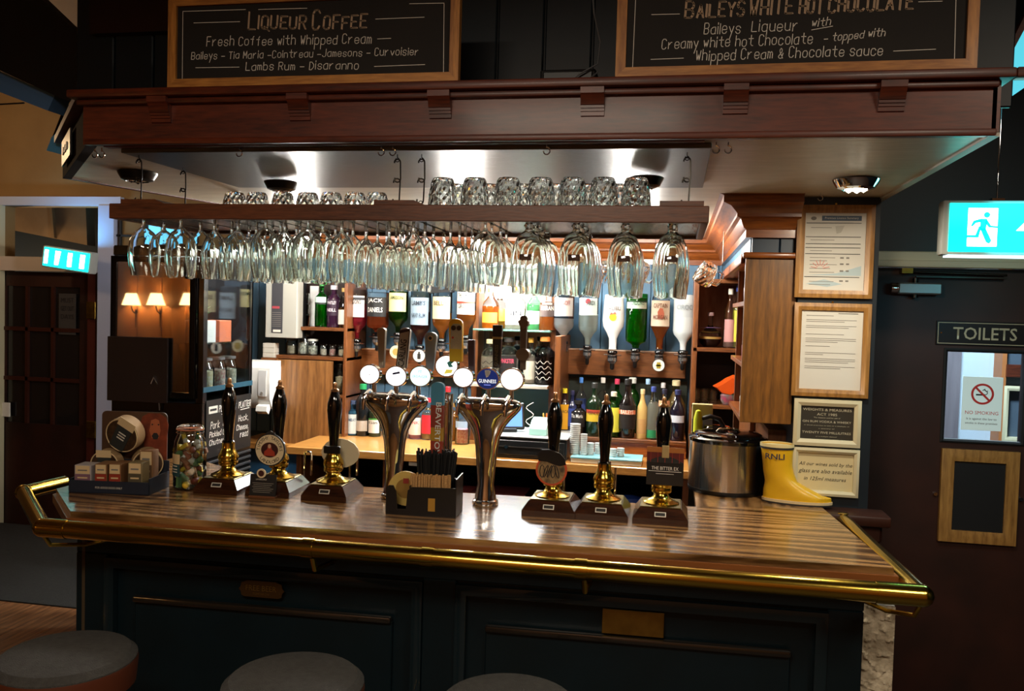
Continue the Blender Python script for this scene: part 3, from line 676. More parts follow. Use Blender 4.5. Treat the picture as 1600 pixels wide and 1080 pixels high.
# stools
def stool(label, c, m_side, h=.80):
    t = T('bar_stool', label, 'stool', (c[0], c[1], 0), 'round bar stools in front of the counter')
    r = .178
    P('seat_top', MB().lathe([(0, h + .012), (r * .6, h + .010), (r * .9, h + .004), (r, h - .012), (r, h - .016), (0, h - .016)], 40), GREYFAB, t)
    P('seat_side', MB().lathe([(0, h - .017), (r * 1.0, h - .016), (r * 1.01, h - .03), (r * .98, h - .085), (r * .92, h - .095), (0, h - .095)], 40), m_side, t)
    for k in range(4):
        a_ = PI / 4 + k * PI / 2; ca, sa = math.cos(a_), math.sin(a_)
        P('leg', MB().cyl((ca * .11, sa * .11, h - .09), (ca * .19, sa * .19, 0), .018, .014, 10), MAHZ, t)
    P('foot_ring', MB().tube([(math.cos(k * PI / 10) * .165, math.sin(k * PI / 10) * .165, .25) for k in range(21)], .008, 6, False), BRASS2, t)
c = at(103, 1022, Z=.8); stool('round stool with a grey fabric seat and tan leather side, leftmost', c, TANLEA)
c = at(459, 1060, Z=.8); stool('round grey-seated stool in front of the left counter panel', c, mat('brown_leather', '#4a2413', .5))
c = at(795, 1098, Z=.8); stool('round grey-seated stool at the middle, only its top edge in view', c, MATS['brown_leather'])

# ================================================================== HANGING GLASS RACK
RX0, RX1, RY0, RY1, RB, RT = -1.685, .078, 2.30, 2.80, 1.998, 2.043
rk = T('glass_rack', 'dark wooden glass rack hung on hooks above the bar', 'rack', (0, 0, 0))
P('front_rail', MB().box(RX0, RX1, RY0, RY0 + .022, RB, RT, .002), RACKW, rk)
P('back_rail', MB().box(RX0, RX1, RY1 - .022, RY1, RB, RT, .002), RACKW, rk)
P('end_rail', MB().box(RX0, RX0 + .022, RY0 + .022, RY1 - .022, RB, RT, .002), RACKW, rk)
P('end_rail', MB().box(RX1 - .022, RX1, RY0 + .022, RY1 - .022, RB, RT, .002), RACKW, rk)
for a, b in ((190, 262), (585, 668), (1031, 1100)):
    xa, xb = at(a, 316, Y=RY0 + .03).x, at(b, 316, Y=RY0 + .03).x
    P('cross_block', MB().prism([(xa, RT), (xb, RT), (xb - (.04 if a != 1031 else 0), RT + .016), (xa, RT + .016)], RY0 + .025, RY1 - .025, 'Y'), RACKW, rk)
COLS = [(229, 'balloon'), (286, 'balloon'), (338, 'wine'), (376, 'wine'), (418, 'balloon'), (448, 'wine'), (484, 'balloon'), (534, 'wine'), (574, 'flute'), (611, 'flute'),
        (648, 'wine'), (706, 'flute'), (758, 'balloon'), (826, 'tulip'), (901, 'tulip'), (975, 'tulip'), (1050, 'tulip')]
CX = [at(p, 400, Y=2.37).x for p, _ in COLS]
slat = mat('rack_slat_grey', '#8c8880', .25, .5, bump=.2, bscale=12, stretch=(6, 1, 1))
edges = [RX0 + .022] + [x for x in CX] + [RX1 - .022]
for a, b in zip(edges, edges[1:]):
    g0 = .006 if a != edges[0] else 0; g1 = .006 if b != edges[-1] else 0
    P('slat', MB().box(a + g0, b - g1, RY0 + .022, RY1 - .022, RB + .010, RB + .018), slat, rk)
P('tray_glass', MB().box(RX0 + .023, RX1 - .023, RY0 + .024, RY1 - .024, RT - .008, RT - .004), FLATP, rk)

# glassware, rims down: built foot at z=0 hanging to -h
def stem_glass(kind):
    if kind == 'balloon': o = [(0, 0), (.034, 0), (.034, -.0015), (.010, -.005), (.0045, -.012), (.0042, -.030), (.007, -.038), (.012, -.041), (.028, -.054), (.040, -.075), (.0455, -.105), (.0435, -.140), (.036, -.178)]
    elif kind == 'wine': o = [(0, 0), (.031, 0), (.031, -.0015), (.009, -.005), (.0045, -.012), (.004, -.038), (.006, -.046), (.011, -.050), (.024, -.064), (.034, -.088), (.038, -.118), (.036, -.150), (.031, -.183)]
    elif kind == 'flute': o = [(0, 0), (.029, 0), (.029, -.0015), (.008, -.005), (.004, -.012), (.0038, -.06), (.007, -.070), (.018, -.085), (.027, -.110), (.030, -.145), (.028, -.198)]
    else: o = [(0, 0), (.036, 0), (.036, -.003), (.012, -.008), (.009, -.016), (.014, -.024), (.009, -.032), (.012, -.038), (.029, -.052), (.041, -.078), (.047, -.112), (.0475, -.145), (.043, -.182), (.040, -.203)]
    th = .0026
    k = {'balloon': 7, 'wine': 7, 'flute': 6, 'tulip': 7}[kind]
    inner = [(max(r - th, 0), z) for r, z in o[k:]][::-1]
    inner[-1] = (inner[-1][0], inner[-1][1] - .001)
    return o + inner + [(0, o[k][1] - .002)]
GM = {}
for kd in ('balloon', 'wine', 'flute', 'tulip'):
    GM[kd] = MB().lathe([(r * 1.04, z * 1.06) for r, z in stem_glass(kd)], 24 if kd != 'flute' else 20).mesh('glass_' + kd, GLASS)
names = {'balloon': ('wine_glass', 'round-bowled wine glass', 'wine glass'), 'wine': ('wine_glass', 'slim wine glass', 'wine glass'), 'flute': ('champagne_flute', 'narrow champagne flute', 'glass'), 'tulip': ('beer_glass', 'large short-stemmed tulip beer glass', 'beer glass')}
ORD = ['first', 'second', 'third', 'fourth', 'fifth', 'sixth', 'seventh', 'eighth', 'ninth', 'tenth', 'eleventh', 'twelfth', 'thirteenth', 'fourteenth', 'fifteenth', 'sixteenth', 'seventeenth']
DEP = ['nearest', 'second', 'third', 'fourth', 'rearmost']
for i, ((p, kd), x) in enumerate(zip(COLS, CX)):
    n = 4 if kd != 'flute' else 5
    if i == 0: n = 3
    for j in range(n):
        nm, ds, cat = names[kd]
        y = RY0 + .06 + j * (.105 if kd != 'flute' else .085) + random.uniform(-.006, .006)
        pos = DEP[j] if j < n - 1 else 'rearmost'
        lab = f'{ds}, {pos} in the {ORD[i] if i < 9 else ORD[16 - i]} rack slot from the {"left" if i < 9 else "right"}'
        if i == 16: lab = f'{ds} hanging in the rightmost rack slot, {pos} in its row'
        if i == 0: lab = f'{ds} hanging in the leftmost rack slot, {pos} in its row'
        g = S(nm, GM[kd], None, lab, cat, (x + random.uniform(-.003, .003), y, RB + .0205), 'stemmed glasses hanging in the rack')
        g.rotation_euler = (random.uniform(-.02, .02), random.uniform(-.02, .02), random.random())
        if kd == 'tulip' and j == 0: P('print', MB().lathe([(.0443, -.125), (.0443, -.108)], 8, a0=-PI * .62, a1=-PI * .38), mat('glass_print', '#5a3a2c', .5), g, rot=(0, 0, -g.rotation_euler.z))
# tumblers standing upside down on the rack
def tumbler(r, h, facets=12):
    mb = MB(); seg = facets * 2
    prof = [(r, 0), (r * 1.04, .15 * h), (r * 1.03, .3 * h), (r * 1.0, .45 * h), (r * .95, .62 * h), (r * .88, .78 * h), (r * .8, .9 * h), (r * .7, .98 * h), (0, h)]
    rings = []
    for k, (rr, z) in enumerate(prof[:-1]):
        amp = .085 if 0 < k < 6 else .03
        rings.append([mb.bm.verts.new((rr * (1 - (amp if (s + k) % 2 else 0)) * math.cos(2 * PI * s / seg), rr * (1 - (amp if (s + k) % 2 else 0)) * math.sin(2 * PI * s / seg), z)) for s in range(seg)])
    inn = [(r * .66, h * .86), (r * .82, h * .7), (r * .9, h * .4), (r * .94, 0)][::-1]
    ir = [[mb.bm.verts.new((rr * math.cos(2 * PI * s / seg), rr * math.sin(2 * PI * s / seg), z)) for s in range(seg)] for rr, z in inn]
    allr = ir[::-1] + rings
    for A, B in zip(allr, allr[1:]):
        for s in range(seg): mb.bm.faces.new((A[s], A[(s + 1) % seg], B[(s + 1) % seg], B[s]))
    mb.bm.faces.new(rings[-1]); mb.bm.faces.new(ir[-1][::-1])
    me = mb.mesh('tumbler', GLASS); [setattr(p, 'use_smooth', False) for p in me.polygons]; return me
TM = tumbler(.041, .090); 
for i, p in enumerate((692, 742, 794, 845, 895, 943, 994)):
    S('tumbler', TM, None, f'dimpled glass tumbler upside down {ORD[i]} from the left of the seven larger ones' if i else 'dimpled glass tumbler upside down on the rack, leftmost of the seven larger ones', 'tumbler', (at(p, 300, Y=2.40).x, 2.40, RT + .0), 'large tumblers on the rack').rotation_euler[2] = i
    if i < 6: S('tumbler', TM, None, f'dimpled tumbler in the back row, behind the gap after the {ORD[i]} large front one', 'tumbler', (at(p + 22, 300, Y=2.52).x, 2.52, RT), 'large tumblers on the rack').rotation_euler[2] = i * .7
for i, p in enumerate((367, 402, 443, 481, 518, 555, 589)):
    S('tumbler', TM, None, (f'dimpled glass tumbler upside down {ORD[i]} from the left of the seven smaller ones' if i else 'dimpled glass tumbler upside down on the rack, leftmost of all'), 'tumbler', (at(p, 305, Y=2.70).x, 2.70, RT), 'small tumblers on the left of the rack').rotation_euler[2] = i
# hooks and chains
def s_hook(p0, p1, r=.0024, w=.012):
    p0 = Vector(p0); p1 = Vector(p1); d = p1 - p0; L_ = d.length; u = Vector((w, 0, 0)); pts = []
    for k in range(9): a_ = PI * (1.1 - k / 8 * 1.1); pts.append(p0 + d * (.12) + Vector((math.cos(a_) * w, 0, math.sin(a_) * w)) )
    for k in range(9): a_ = PI * k / 8 * 1.15; pts.append(p1 - d * .12 + Vector((math.cos(a_) * w, 0, -math.sin(a_) * w)))
    pts[9:] = [p1 - d * .12 + Vector((-math.cos(PI * k / 8 * 1.15) * w * -1, 0, -math.sin(PI * k / 8 * 1.15) * w)) for k in range(9)]
    return MB().tube(pts, r, 6)
hk = [(217, 257, 308, 2.40, 'far left'), (286, 279, 316, 2.62, 'second from the left'), (621, 249, 312, 2.42, 'left of the middle pair'), (659, 240, 318, 2.42, 'right of the middle pair'), (1074, 236, 314, 2.42, 'at the right end')]
for p, ya, yb, Y, w_ in hk:
    t = T('hanging_hook', f'metal S-hook hanging the glass rack, {w_}', 'hook', (0, 0, 0), 'hooks holding up the rack')
    A = at(p, ya, Y=Y); A.z = 2.205; x, y = A.x, Y
    P('eye', MB().tube([(x, y, 2.206), (x, y, 2.195)] + [(x + math.sin(k * PI / 5) * .006, y, 2.189 + math.cos(k * PI / 5) * .006) for k in range(10)], .0014, 6), GUN, t)
    zm = 2.125
    P('upper_hook', s_hook((x, y, 2.19), (x + .002, y, zm), w=.009), GUN, t)
    P('lower_hook', s_hook((x, y, zm + .008), (x - .002, y, RT + .018), w=.010), GUN, t)
    P('rack_eye', MB().tube([(x, y, RT + .0)] + [(x + math.sin(k * PI / 5) * .006, y, RT + .02 - math.cos(k * PI / 5) * .006) for k in range(10)], .0014, 6), GUN, t)
for i, p in enumerate((143, 154, 370, 593, 611, 853, 1119, 1138)):
    A = at(p, 235, Y=2.335); zz = 2.219 if A.x < -1.7 or A.x > .09 else 2.219
    x = A.x
    S('cup_hook', MB().tube([(0, 0, 0), (0, 0, -.012)] + [(math.sin(k * PI / 6) * .009, 0, -.020 + math.cos(k * PI / 6) * .010) for k in range(10)], .0021, 6), CHROME, f'small brass cup hook under the canopy front, {ORD[i]} from the left', 'hook', (x, 2.35, zz), 'cup hooks under the canopy front')
q0 = at(1282, 305, Y=3.3)
S('cup_hook', MB().tube([(0, 0, 0), (0, 0, -.012)] + [(math.sin(k * PI / 6) * .009, 0, -.020 + math.cos(k * PI / 6) * .009) for k in range(10)], .0014, 6), CHROME, 'tiny chrome hook above the top notice frame', 'hook', (q0.x, 3.3, 2.22))
# glass dimple mug hanging beneath the back right
def mug_mesh():
    mb = tumbler(.045, .1); return mb
MG = tumbler(.048, .105)
for i, (p, pyy, Y, rot, lb) in enumerate(((1103, 427, 4.2, (2.6, .9, 0), 'dimpled glass jug hanging tilted above the right shelf unit'), (1000, 425, 4.6, (2.9, .5, 0), 'dimpled glass tankard hanging behind the right tulip glasses'), (945, 425, 4.6, (2.9, -.5, 0), 'dimpled glass tankard hanging behind the third tulip glass from the right'))):
    c = at(p, pyy, Y=Y); t = T('tankard', lb, 'tankard', c, 'tankards hanging over the back bar', rot=(.35, .45 if i != 2 else -.3, 0))
    P('body', MG, None, t, loc=(0, 0, -.05)); P('handle', MB().tube([(.045, 0, .035), (.075, 0, .03), (.082, 0, 0), (.07, 0, -.03), (.045, 0, -.035)], .006, 8), GLASS, t)
    bpy.context.view_layer.update(); hp_ = Vector((.08, 0, .01)); MW = t.matrix_world; top_ = MW @ hp_; lift = Vector((top_.x, top_.y, 2.219 if i else 2.22))
    P('hanger', MB().tube([hp_, MW.inverted() @ (top_ + Vector((0, 0, .04))), MW.inverted() @ lift], .0015, 5), GUN, t)
# ================================================================== HAND PUMPS
CT = 1.05
PLQ = mat('plate_print', '#d8d2c4', .4)
pumpwood = wood('pump_wood', '#1e0e07', '#3c1e0e', 'X', .22, .6, 2, .05)
def disc_y(r, y0, y1, rz=None, seg=32):
    rz = rz or r
    return MB().prism([(r * math.cos(2 * PI * k / seg), rz * math.sin(2 * PI * k / seg)) for k in range(seg)], y0, y1, 'Y')
def arc_text(s, r, a_mid, size, parent, m, y=-.0, up=True, step=None):
    n = len(s); st = step or size / r * .95
    for k, c in enumerate(s):
        if c == ' ': continue
        a_ = a_mid + (n / 2 - .5 - k) * st * (1 if up else -1)
        text(c, parent, (r * math.cos(a_), y, r * math.sin(a_)), h=size, m=m, rot=(0, -(a_ - PI / 2) if up else -(a_ + PI / 2), 0), name='letter')
def hand_pump(label, x, y, w=.19, dpt=.20, k=1.0, rz=0):
    t = T('hand_pump', label, 'beer pump', (x, y, CT), 'hand pumps on the counter', rz=rz)
    hw, hd = w / 2, dpt / 2
    b = MB(); h = .058
    V = [(-hw, -hd, 0), (hw, -hd, 0), (hw, hd, 0), (-hw, hd, 0)]
    for z, ins in ((0, 0), (.018, 0), (.05, .022), (.052, .022)): pass
    loops = [[(sx * (hw - i), sy * (hd - i), z) for sx, sy in ((-1, -1), (1, -1), (1, 1), (-1, 1))] for z, i in ((0, 0), (.020, 0), (.024, .003), (.052, .022))]
    R = [[b.bm.verts.new(v) for v in L] for L in loops]
    for A, B in zip(R, R[1:]):
        for q in range(4): b.bm.faces.new((A[q], A[(q + 1) % 4], B[(q + 1) % 4], B[q]))
    b.bm.faces.new(R[0][::-1]); b.bm.faces.new(R[-1])
    P('base', b, pumpwood, t)
    P('top_plate', MB().box(-hw + .024, hw - .024, -hd + .024, hd - .024, .052, .056, .0015), mat('antique_brass_plate', '#7d6a38', .25, .9), t)
    P('maker_badge', MB().box(-.019, .019, -.0012, .0008, -.0085, .0085), PLQ, t, loc=(0, -hd - .0004 + .009, .034), rot=(-.6, 0, 0))
    P('badge_centre', MB().box(-.016, .016, -.0018, 0, -.0055, .0055), INK, t, loc=(0, -hd - .0004 + .009, .034), rot=(-.6, 0, 0))
    P('brass_column', MB().lathe([(0, .056), (.062, .056), (.062, .060), (.048, .066), (.033, .072), (.026, .082), (.024, .088), (.034, .094), (.036, .102), (.034, .110), (.038, .120), (.036, .134), (.028, .148), (.024, .160), (.0235, .178), (.0, .178)], 28), BRASS, t)
    P('collar', MB().lathe([(0, .178), (.0225, .178), (.024, .183), (.020, .188), (0, .188)], 24), BGLOSS, t)
    P('handle', MB().lathe([(0, .188), (.0165, .188), (.0165, .20), (.0185, .23), (.0235, .28), (.0275, .32), (.0265, .345), (.019, .372), (.0135, .388), (0, .390)], 28), BGLOSS, t)
    P('finial', MB().lathe([(0, .388), (.0145, .388), (.0155, .394), (.009, .400), (.0075, .407), (.0085, .412), (.006, .420), (0, .424)], 20), mat('finial_brass', '#b3865a', .3, .9), t)
    return t
def base_at(px, py_front, dpt=.2):
    p = at(px, py_front, Z=CT); return p.x, p.y + dpt / 2
HP = {}
for key, px_, pyf, rz, lab in (('a', 334, 773, .05, 'hand pump with a plain black handle, leftmost on the counter'), ('b', 415, 777, .05, 'hand pump wearing the round cream badge with a red figure'), ('c', 503, 784, .05, 'hand pump with a cream half-moon badge turned away'),
        ('d', 856, 809, 0, 'hand pump with the orange-rimmed swirling badge'), ('e', 938, 814, 0, 'hand pump without a badge between two badged ones'), ('f', 1031, 821, 0, 'hand pump with the black and red square badge, rightmost')):
    x, y = base_at(px_, pyf)
    HP[key] = hand_pump(lab, x, y, w=.185 if key in 'def' else .17, rz=rz)
def clip(name, label, pump, z, cat='pump badge', dy=-.045, dx=0):
    b = HP[pump].location
    return T(name, label, cat, (b.x + dx, b.y + dy, CT + z))
t = clip('pump_badge', 'round cream and black beer badge with portrait on second hand pump from the left', 'b', .165, dx=-.012)
P('rim', disc_y(.060, -.004, .004), INK, t)
P('crest', MB().prism([(-.022, .052), (.022, .052), (.015, .064), (0, .07), (-.015, .064)], -.0035, .004, 'Y'), INK, t)
P('ring', disc_y(.056, -.0055, -.004), mat('badge_cream', '#d9c7a0', .5), t)
P('centre', disc_y(.034, -.0065, -.005, .028), mat('badge_dark_red', '#3a1512', .5), t)
P('figure', MB().prism([(-.022, -.022), (.022, -.022), (.02, -.006), (.009, .002), (.006, .018), (-.006, .018), (-.009, .002), (-.02, -.006)], -.0075, -.006, 'Y'), mat('badge_red', '#a33a26', .5), t)
P('face', disc_y(.006, -.0082, -.007, .008), mat('badge_skin', '#c9a184', .6), t, loc=(0, 0, .014))
arc_text('TIMOTHY TAYLORS', .045, PI / 2, .0125, t, INK, -.0062, True, .22); arc_text('LANDLORD', .045, -PI / 2, .0125, t, INK, -.0062, False, .23)
t = clip('pump_badge', 'cream half-moon beer badge seen from behind on third hand pump', 'c', .155, dx=.012, dy=.035)
P('board', MB().prism([(.075 * math.cos(a_ / 16 * PI * 2), .055 * math.sin(a_ / 16 * PI * 2)) for a_ in range(16)], -.003, .003, 'Y'), mat('badge_cream2', '#cfc2a0', .5), t)
P('bracket', MB().box(-.035, .035, -.02, .0, -.014, .014, .002), BLACK, t, loc=(-.01, -.025, .03)) if False else None
P('clip_band', MB().box(-.042, .022, -.062, -.052, .006, .034, .003), BLACK, t)
t = clip('pump_badge', 'round swirling beer badge with orange rim and black bird shape', 'd', .155, dx=0)
P('rim', disc_y(.055, -.004, .004), mat('badge_orange', '#c4502a', .5), t)
P('face', disc_y(.048, -.0055, -.004), mat('badge_olive', '#a8895a', .6, var='#4a3a28', vscale=40), t)
P('bird', MB().prism([(-.045, .03), (-.05, .055), (-.035, .07), (-.01, .072), (.01, .066), (.03, .06), (.048, .04), (.05, .022), (.03, .016), (.01, .02), (-.02, .03)], -.0075, -.003, 'Y'), BLACK, t)
mbx = MB()
for s_, zz in (('Robin', .004), ('Hoods', -.02)): pass
for q in range(5): mbx.tube([(-.032 + q * .013 + math.cos(k * .8) * .008, -.0065, -.005 + math.sin(k * .8 + q) * .022) for k in range(9)], .0016, 4)
P('scroll_lettering', mbx, INK, t)
t = clip('pump_badge', 'black and red square badge reading THE BITTER EX on the rightmost pump', 'f', .19, dx=.01)
P('board', MB().box(-.062, .062, -.004, .004, -.065, .065, .002), mat('badge_black', '#15100f', .45), t)
P('red_panel', MB().box(-.062, .062, -.0055, -.004, .012, .0655), mat('badge_maroon', '#5e1a14', .5), t)
P('sunset', MB().box(-.062, .062, -.0065, -.005, .048, .066), mat('badge_amber', '#a5642a', .5), t)
P('bridge', MB().prism([(-.062, .012)] + [(-.062 + .124 * k / 12, .014 + .022 * math.sin(PI * k / 12)) for k in range(13)] + [(.062, .012)], -.0068, -.005, 'Y'), INK, t)
for k in range(5): P('strut', MB().box(-.05 + k * .024, -.048 + k * .024, -.0072, -.006, .014, .048), mat('badge_strut', '#8a2c20', .5), t)
text('THE BITTER EX', t, (0, -.0065, -.006), w=.09, h=.0115, m=CHALK)
P('print_line', MB().box(-.055, .055, -.0048, -.004, -.0175, -.016), CHALK, t); P('print_line', MB().box(-.03, .03, -.0048, -.004, -.026, -.0248), CHALK, t)
P('clip_strap', MB().box(-.012, .012, -.009, -.004, .03, .072, .001), mat('cream_strap', '#a89060', .5), t)
# water taps behind the pumps
for i, (px_, py0, py1, hk_) in enumerate(((475, 745, 706, 1), (546, 750, 706, 1), (880, 765, 730, 0), (960, 770, 731, 0))):
    b = at(px_, py0 + 20, Y=3.06); top_ = at(px_, py1, Y=3.06)
    z0 = CT; H = top_.z - CT; x = b.x
    pts = [(0, 0, 0), (0, 0, H - .012)] + [(.014 * (1 - math.cos(k * PI / 6)), 0, H - .012 + .014 * math.sin(k * PI / 6)) for k in range(1, 7)] + [(.028, 0, H - .09)] if hk_ else [(0, 0, 0), (0, 0, H)]
    S('rinse_tube' if False else 'drip_pipe', MB().tube(pts, .0042, 10), CHROME, ['hooked chrome pipe behind the second hand pump', 'hooked chrome pipe behind the third hand pump', 'straight steel pipe behind the orange-rimmed badge', 'straight steel pipe behind the unbadged hand pump'][i], 'pipe', (x, 3.06, CT))
# ================================================================== TAP FONTS
def ell_lathe(prof, seg=32):
    mb = MB(); rings = []
    for z, rx, ry in prof:
        rings.append([mb.bm.verts.new((rx * math.cos(2 * PI * k / seg), ry * math.sin(2 * PI * k / seg), z)) for k in range(seg)])
    for A, B in zip(rings, rings[1:]):
        for k in range(seg): mb.bm.faces.new((A[k], A[(k + 1) % seg], B[(k + 1) % seg], B[k]))
    mb.bm.faces.new(rings[0][::-1]); mb.bm.faces.new(rings[-1]); return mb
def font(label, x, y):
    t = T('beer_font', label, 'beer font', (x, y, CT), 'chrome beer fonts')
    P('base_ring', ell_lathe([(0, .046, .046), (.006, .048, .048), (.016, .046, .046), (.020, .041, .041)]), CHROME, t)
    P('column', ell_lathe([(.020, .040, .040), (.045, .036, .036), (.075, .030, .030), (.12, .034, .028), (.17, .038, .029), (.21, .042, .030), (.25, .050, .032), (.285, .066, .036), (.315, .090, .041), (.335, .110, .044), (.350, .122, .046), (.358, .124, .046)]), CHROME, t)
    P('head', ell_lathe([(.358, .124, .046), (.366, .126, .047), (.376, .120, .045), (.384, .104, .038), (.388, .08, .03)]), CHROME, t)
    for k in (-1, 0, 1):
        P('tap', MB().tube([(k * .085, -.02, .375), (k * .085, -.05, .395), (k * .085, -.095, .385), (k * .085, -.105, .36), (k * .085, -.105, .335)], [.012, .011, .009, .007, .006], 10), CHROME, t)
        P('stem', MB().cyl((k * .085, -.0, .38), (k * .085, 0, .42), .010, .008, 12), CHROME, t)
    return t
fl_ = at(597, 783, Z=CT); fr_ = at(752, 791, Z=CT)
FLx = at(618, 640, Y=3.0).x; FRx = at(762, 640, Y=3.0).x
font('chrome tulip-shaped beer font behind the black caddy, left of the pair', FLx, 3.0)
font('chrome tulip-shaped beer font right of the black caddy', FRx, 3.0)
def lens(px_, py_, Y, r, label, face_m, extra=None, ry=None, emit=True):
    c = at(px_, py_, Y=Y); t = T('tap_badge', label, 'tap badge', c, 'lit round badges on the beer fonts')
    P('housing', disc_y(r, 0, .022, ry or r * .93), CHROME, t)
    P('rim', disc_y(r * .99, -.003, 0, (ry or r * .93) * .99), CHROME, t)
    P('face', disc_y(r * .9, -.005, -.0028, (ry or r * .93) * .9), face_m, t)
    if extra: extra(t)
    return t
LIT = mat('lit_badge_white', '#ffffff', .3, emit=.75)
LIT2 = mat('lit_badge_mint', '#c8f4ee', .3, emit=.9)
def e_a(t): text('+', t, (0, -.0056, .0), h=.008, m=GREYINK)
def e_c(t):
    text('CARLING', t, (0, -.0056, -.008), w=.042, m=mat('pale_print', '#9a9a9e', .5)); P('slash', MB().prism([(-.012, .005), (.016, .011), (.014, .018), (-.012, .012)], -.0058, -.005, 'Y'), mat('navy', '#1d2350', .5), t)
def e_e(t): text('ERDINGER', t, (0, -.0056, -.001), w=.055, h=.009, m=mat('blue_print', '#2a5a9a', .5)); text('FT', t, (0, -.0056, .016), h=.009, m=MATS['blue_print'])
YL = 2.925
lens(578, 585, YL, .039, 'lit white round badge with a tiny mark, leftmost on the left font', LIT, e_a)
lens(619, 588, YL, .041, 'lit white round badge with pale lettering below the striped black tap handle', LIT, e_c)
lens(657, 588, YL, .041, 'lit mint-white round badge with blue lettering', LIT2, e_e)
lens(724, 590, YL, .039, 'lit plain white round badge, left on the right font', LIT)
def e_g(t):
    text('GUINNESS', t, (0, -.0056, -.008), w=.064, h=.013, m=mat('white_print', '#eef2f6', .5, emit=.5), bold=.01)
    hp = MB().prism([(-.010, .030), (.004, .031), (.012, .028), (.009, .018), (.003, .008), (-.004, .004), (-.008, .014)], -.006, -.005, 'Y'); P('harp', hp, mat('harp_print', '#cfcac0', .5), t)
    for k in range(3): P('harp_string', MB().box(-.006 + k * .005, -.005 + k * .005, -.0066, -.006, .010, .028), INK, t)
    P('blue_line', MB().box(-.012, .012, -.0058, -.005, -.023, -.020), mat('violet_print', '#7a86e0', .5, emit=.4), t)
lens(762, 592, YL, .042, 'round navy badge with harp mark and white lettering', mat('navy_badge', '#0e1e4e', .3, emit=.25, emit_col='#16307a'), e_g)
lens(800, 593, YL, .043, 'lit plain white round badge, rightmost on the right font', LIT)
# separate tall font with sun badge and surfboard handle
c = at(698, 660, Y=3.06)
t = T('beer_font', 'slim chrome pipe font standing between the two tulip fonts', 'beer font', (c.x, 3.06, CT), 'chrome beer fonts')
P('pipe', MB().cyl((0, 0, 0), (0, 0, .39), .022, seg=24), CHROME, t); P('foot', MB().cyl((0, 0, 0), (0, 0, .012), .04, .036, 24), CHROME, t); P('spout', MB().tube([(0, -.01, .36), (0, -.06, .37), (0, -.08, .34)], .009, 10), CHROME, t)
def e_s(t): P('palm', MB().prism([(.002, .012), (.018, .024), (.028, .016), (.018, .008), (.026, -.002), (.010, -.004)], -.006, -.005, 'Y'), mat('teal_print', '#4ab0b4', .5), t); P('sand', MB().prism([(-.008, -.028), (.02, -.024), (.024, -.012), (.0, -.012)], -.006, -.005, 'Y'), mat('yellow_print', '#e6d85a', .5, emit=.3), t)
lens(698, 572, 2.95, .043, 'lit round badge with palm and beach, standing higher than the rest', LIT, e_s)
# tap handles
def handle_prism(label, px_, pt, pb, wt, wb, m, Y=2.98, d=.02, top_round=True, lean=0, name='beer_tap'):
    A = at(px_ + lean, pt, Y=Y); B = at(px_, pb, Y=Y); H = A.z - B.z
    t = T(name, label, 'tap handle', (B.x, Y, B.z)); L_ = A.x - B.x
    pts = [(-wb / 2, 0), (wb / 2, 0), (L_ + wt / 2, H - wt * .35)]
    if top_round: pts += [(L_ + wt / 2 * math.cos(k * PI / 8), H - wt * .35 + wt * .35 * math.sin(k * PI / 8)) for k in range(1, 8)]
    else: pts += [(L_ + wt / 2, H), (L_ - wt / 2, H)]
    pts += [(L_ - wt / 2, H - wt * .35)]
    mb = MB().prism(pts, -d / 2, d / 2, 'Y')
    bmesh.ops.bevel(mb.bm, geom=[e for e in mb.bm.edges], offset=.0015, segments=1, affect='EDGES')
    P('body', mb, m, t); return t, H, L_
handle_prism('slim silver tap handle at the left of the left font', 597, 512, 575, .032, .018, mat('cast_silver', '#a49c8c', .3, .8), lean=0)
t, H, L_ = handle_prism('black-edged cream tap handle with vertical black capitals', 628, 512, 575, .040, .036, mat('handle_cream', '#b9b2a2', .45), lean=6)
P('dark_top', MB().prism([(L_ - .020, H - .022), (L_ + .020, H - .012), (L_ + .020, H - .002), (L_ - .020, H - .010)], -.0115, -.010, 'Y'), mat('maroon_black', '#2c1010', .4), t)
P('edge', MB().prism([(-.020, 0), (-.017, 0), (L_ - .017, H - .02), (L_ - .020, H - .02)], -.012, -.009, 'Y').prism([(.0175, 0), (.0205, 0), (L_ + .0205, H - .01), (L_ + .0175, H - .01)], -.012, -.009, 'Y'), BLACK, t)
text('CARLING', t, (L_ * .35, -.0125, .056), w=.098, h=.024, m=INK, rot=(0, -PI / 2 + .10, 0), bold=.01)
t, H, L_ = handle_prism('grey-blue tap handle flaring to a round head', 672, 519, 580, .046, .024, mat('handle_bluegrey', '#8d99a2', .35), lean=2)
P('emblem', disc_y(.010, -.0125, -.011), mat('emblem_tan', '#c9b48a', .5), t, loc=(L_, 0, H - .022))
P('emblem_ring', disc_y(.006, -.0135, -.0125), INK, t, loc=(L_, 0, H - .022))
t, H, L_ = handle_prism('yellow surfboard-shaped tap handle with sunglasses and beach scene', 713, 498, 565, .050, .046, mat('handle_yellow', '#f2b81c', .3), Y=2.93)
P('scene', MB().prism([(-.021, .004), (.021, .004), (.021, H - .03), (.012, H - .018), (-.012, H - .018), (-.021, H - .03)], -.0115, -.010, 'Y'), mat('pale_scene', '#cdbf96', .5, var='#b0a88c', vscale=30), t)
P('sand', MB().box(-.021, .021, -.0125, -.011, .004, .045), mat('scene_yellow', '#e2c02c', .5), t)
P('red_dot', disc_y(.004, -.0135, -.012), mat('scene_red', '#c43a28', .5), t, loc=(-.012, 0, .085))
for s_ in (-1, 1): P('sunglass_lens', disc_y(.0085, -.0145, -.012, .009), BGLOSS, t, loc=(s_ * .010, 0, H - .033))
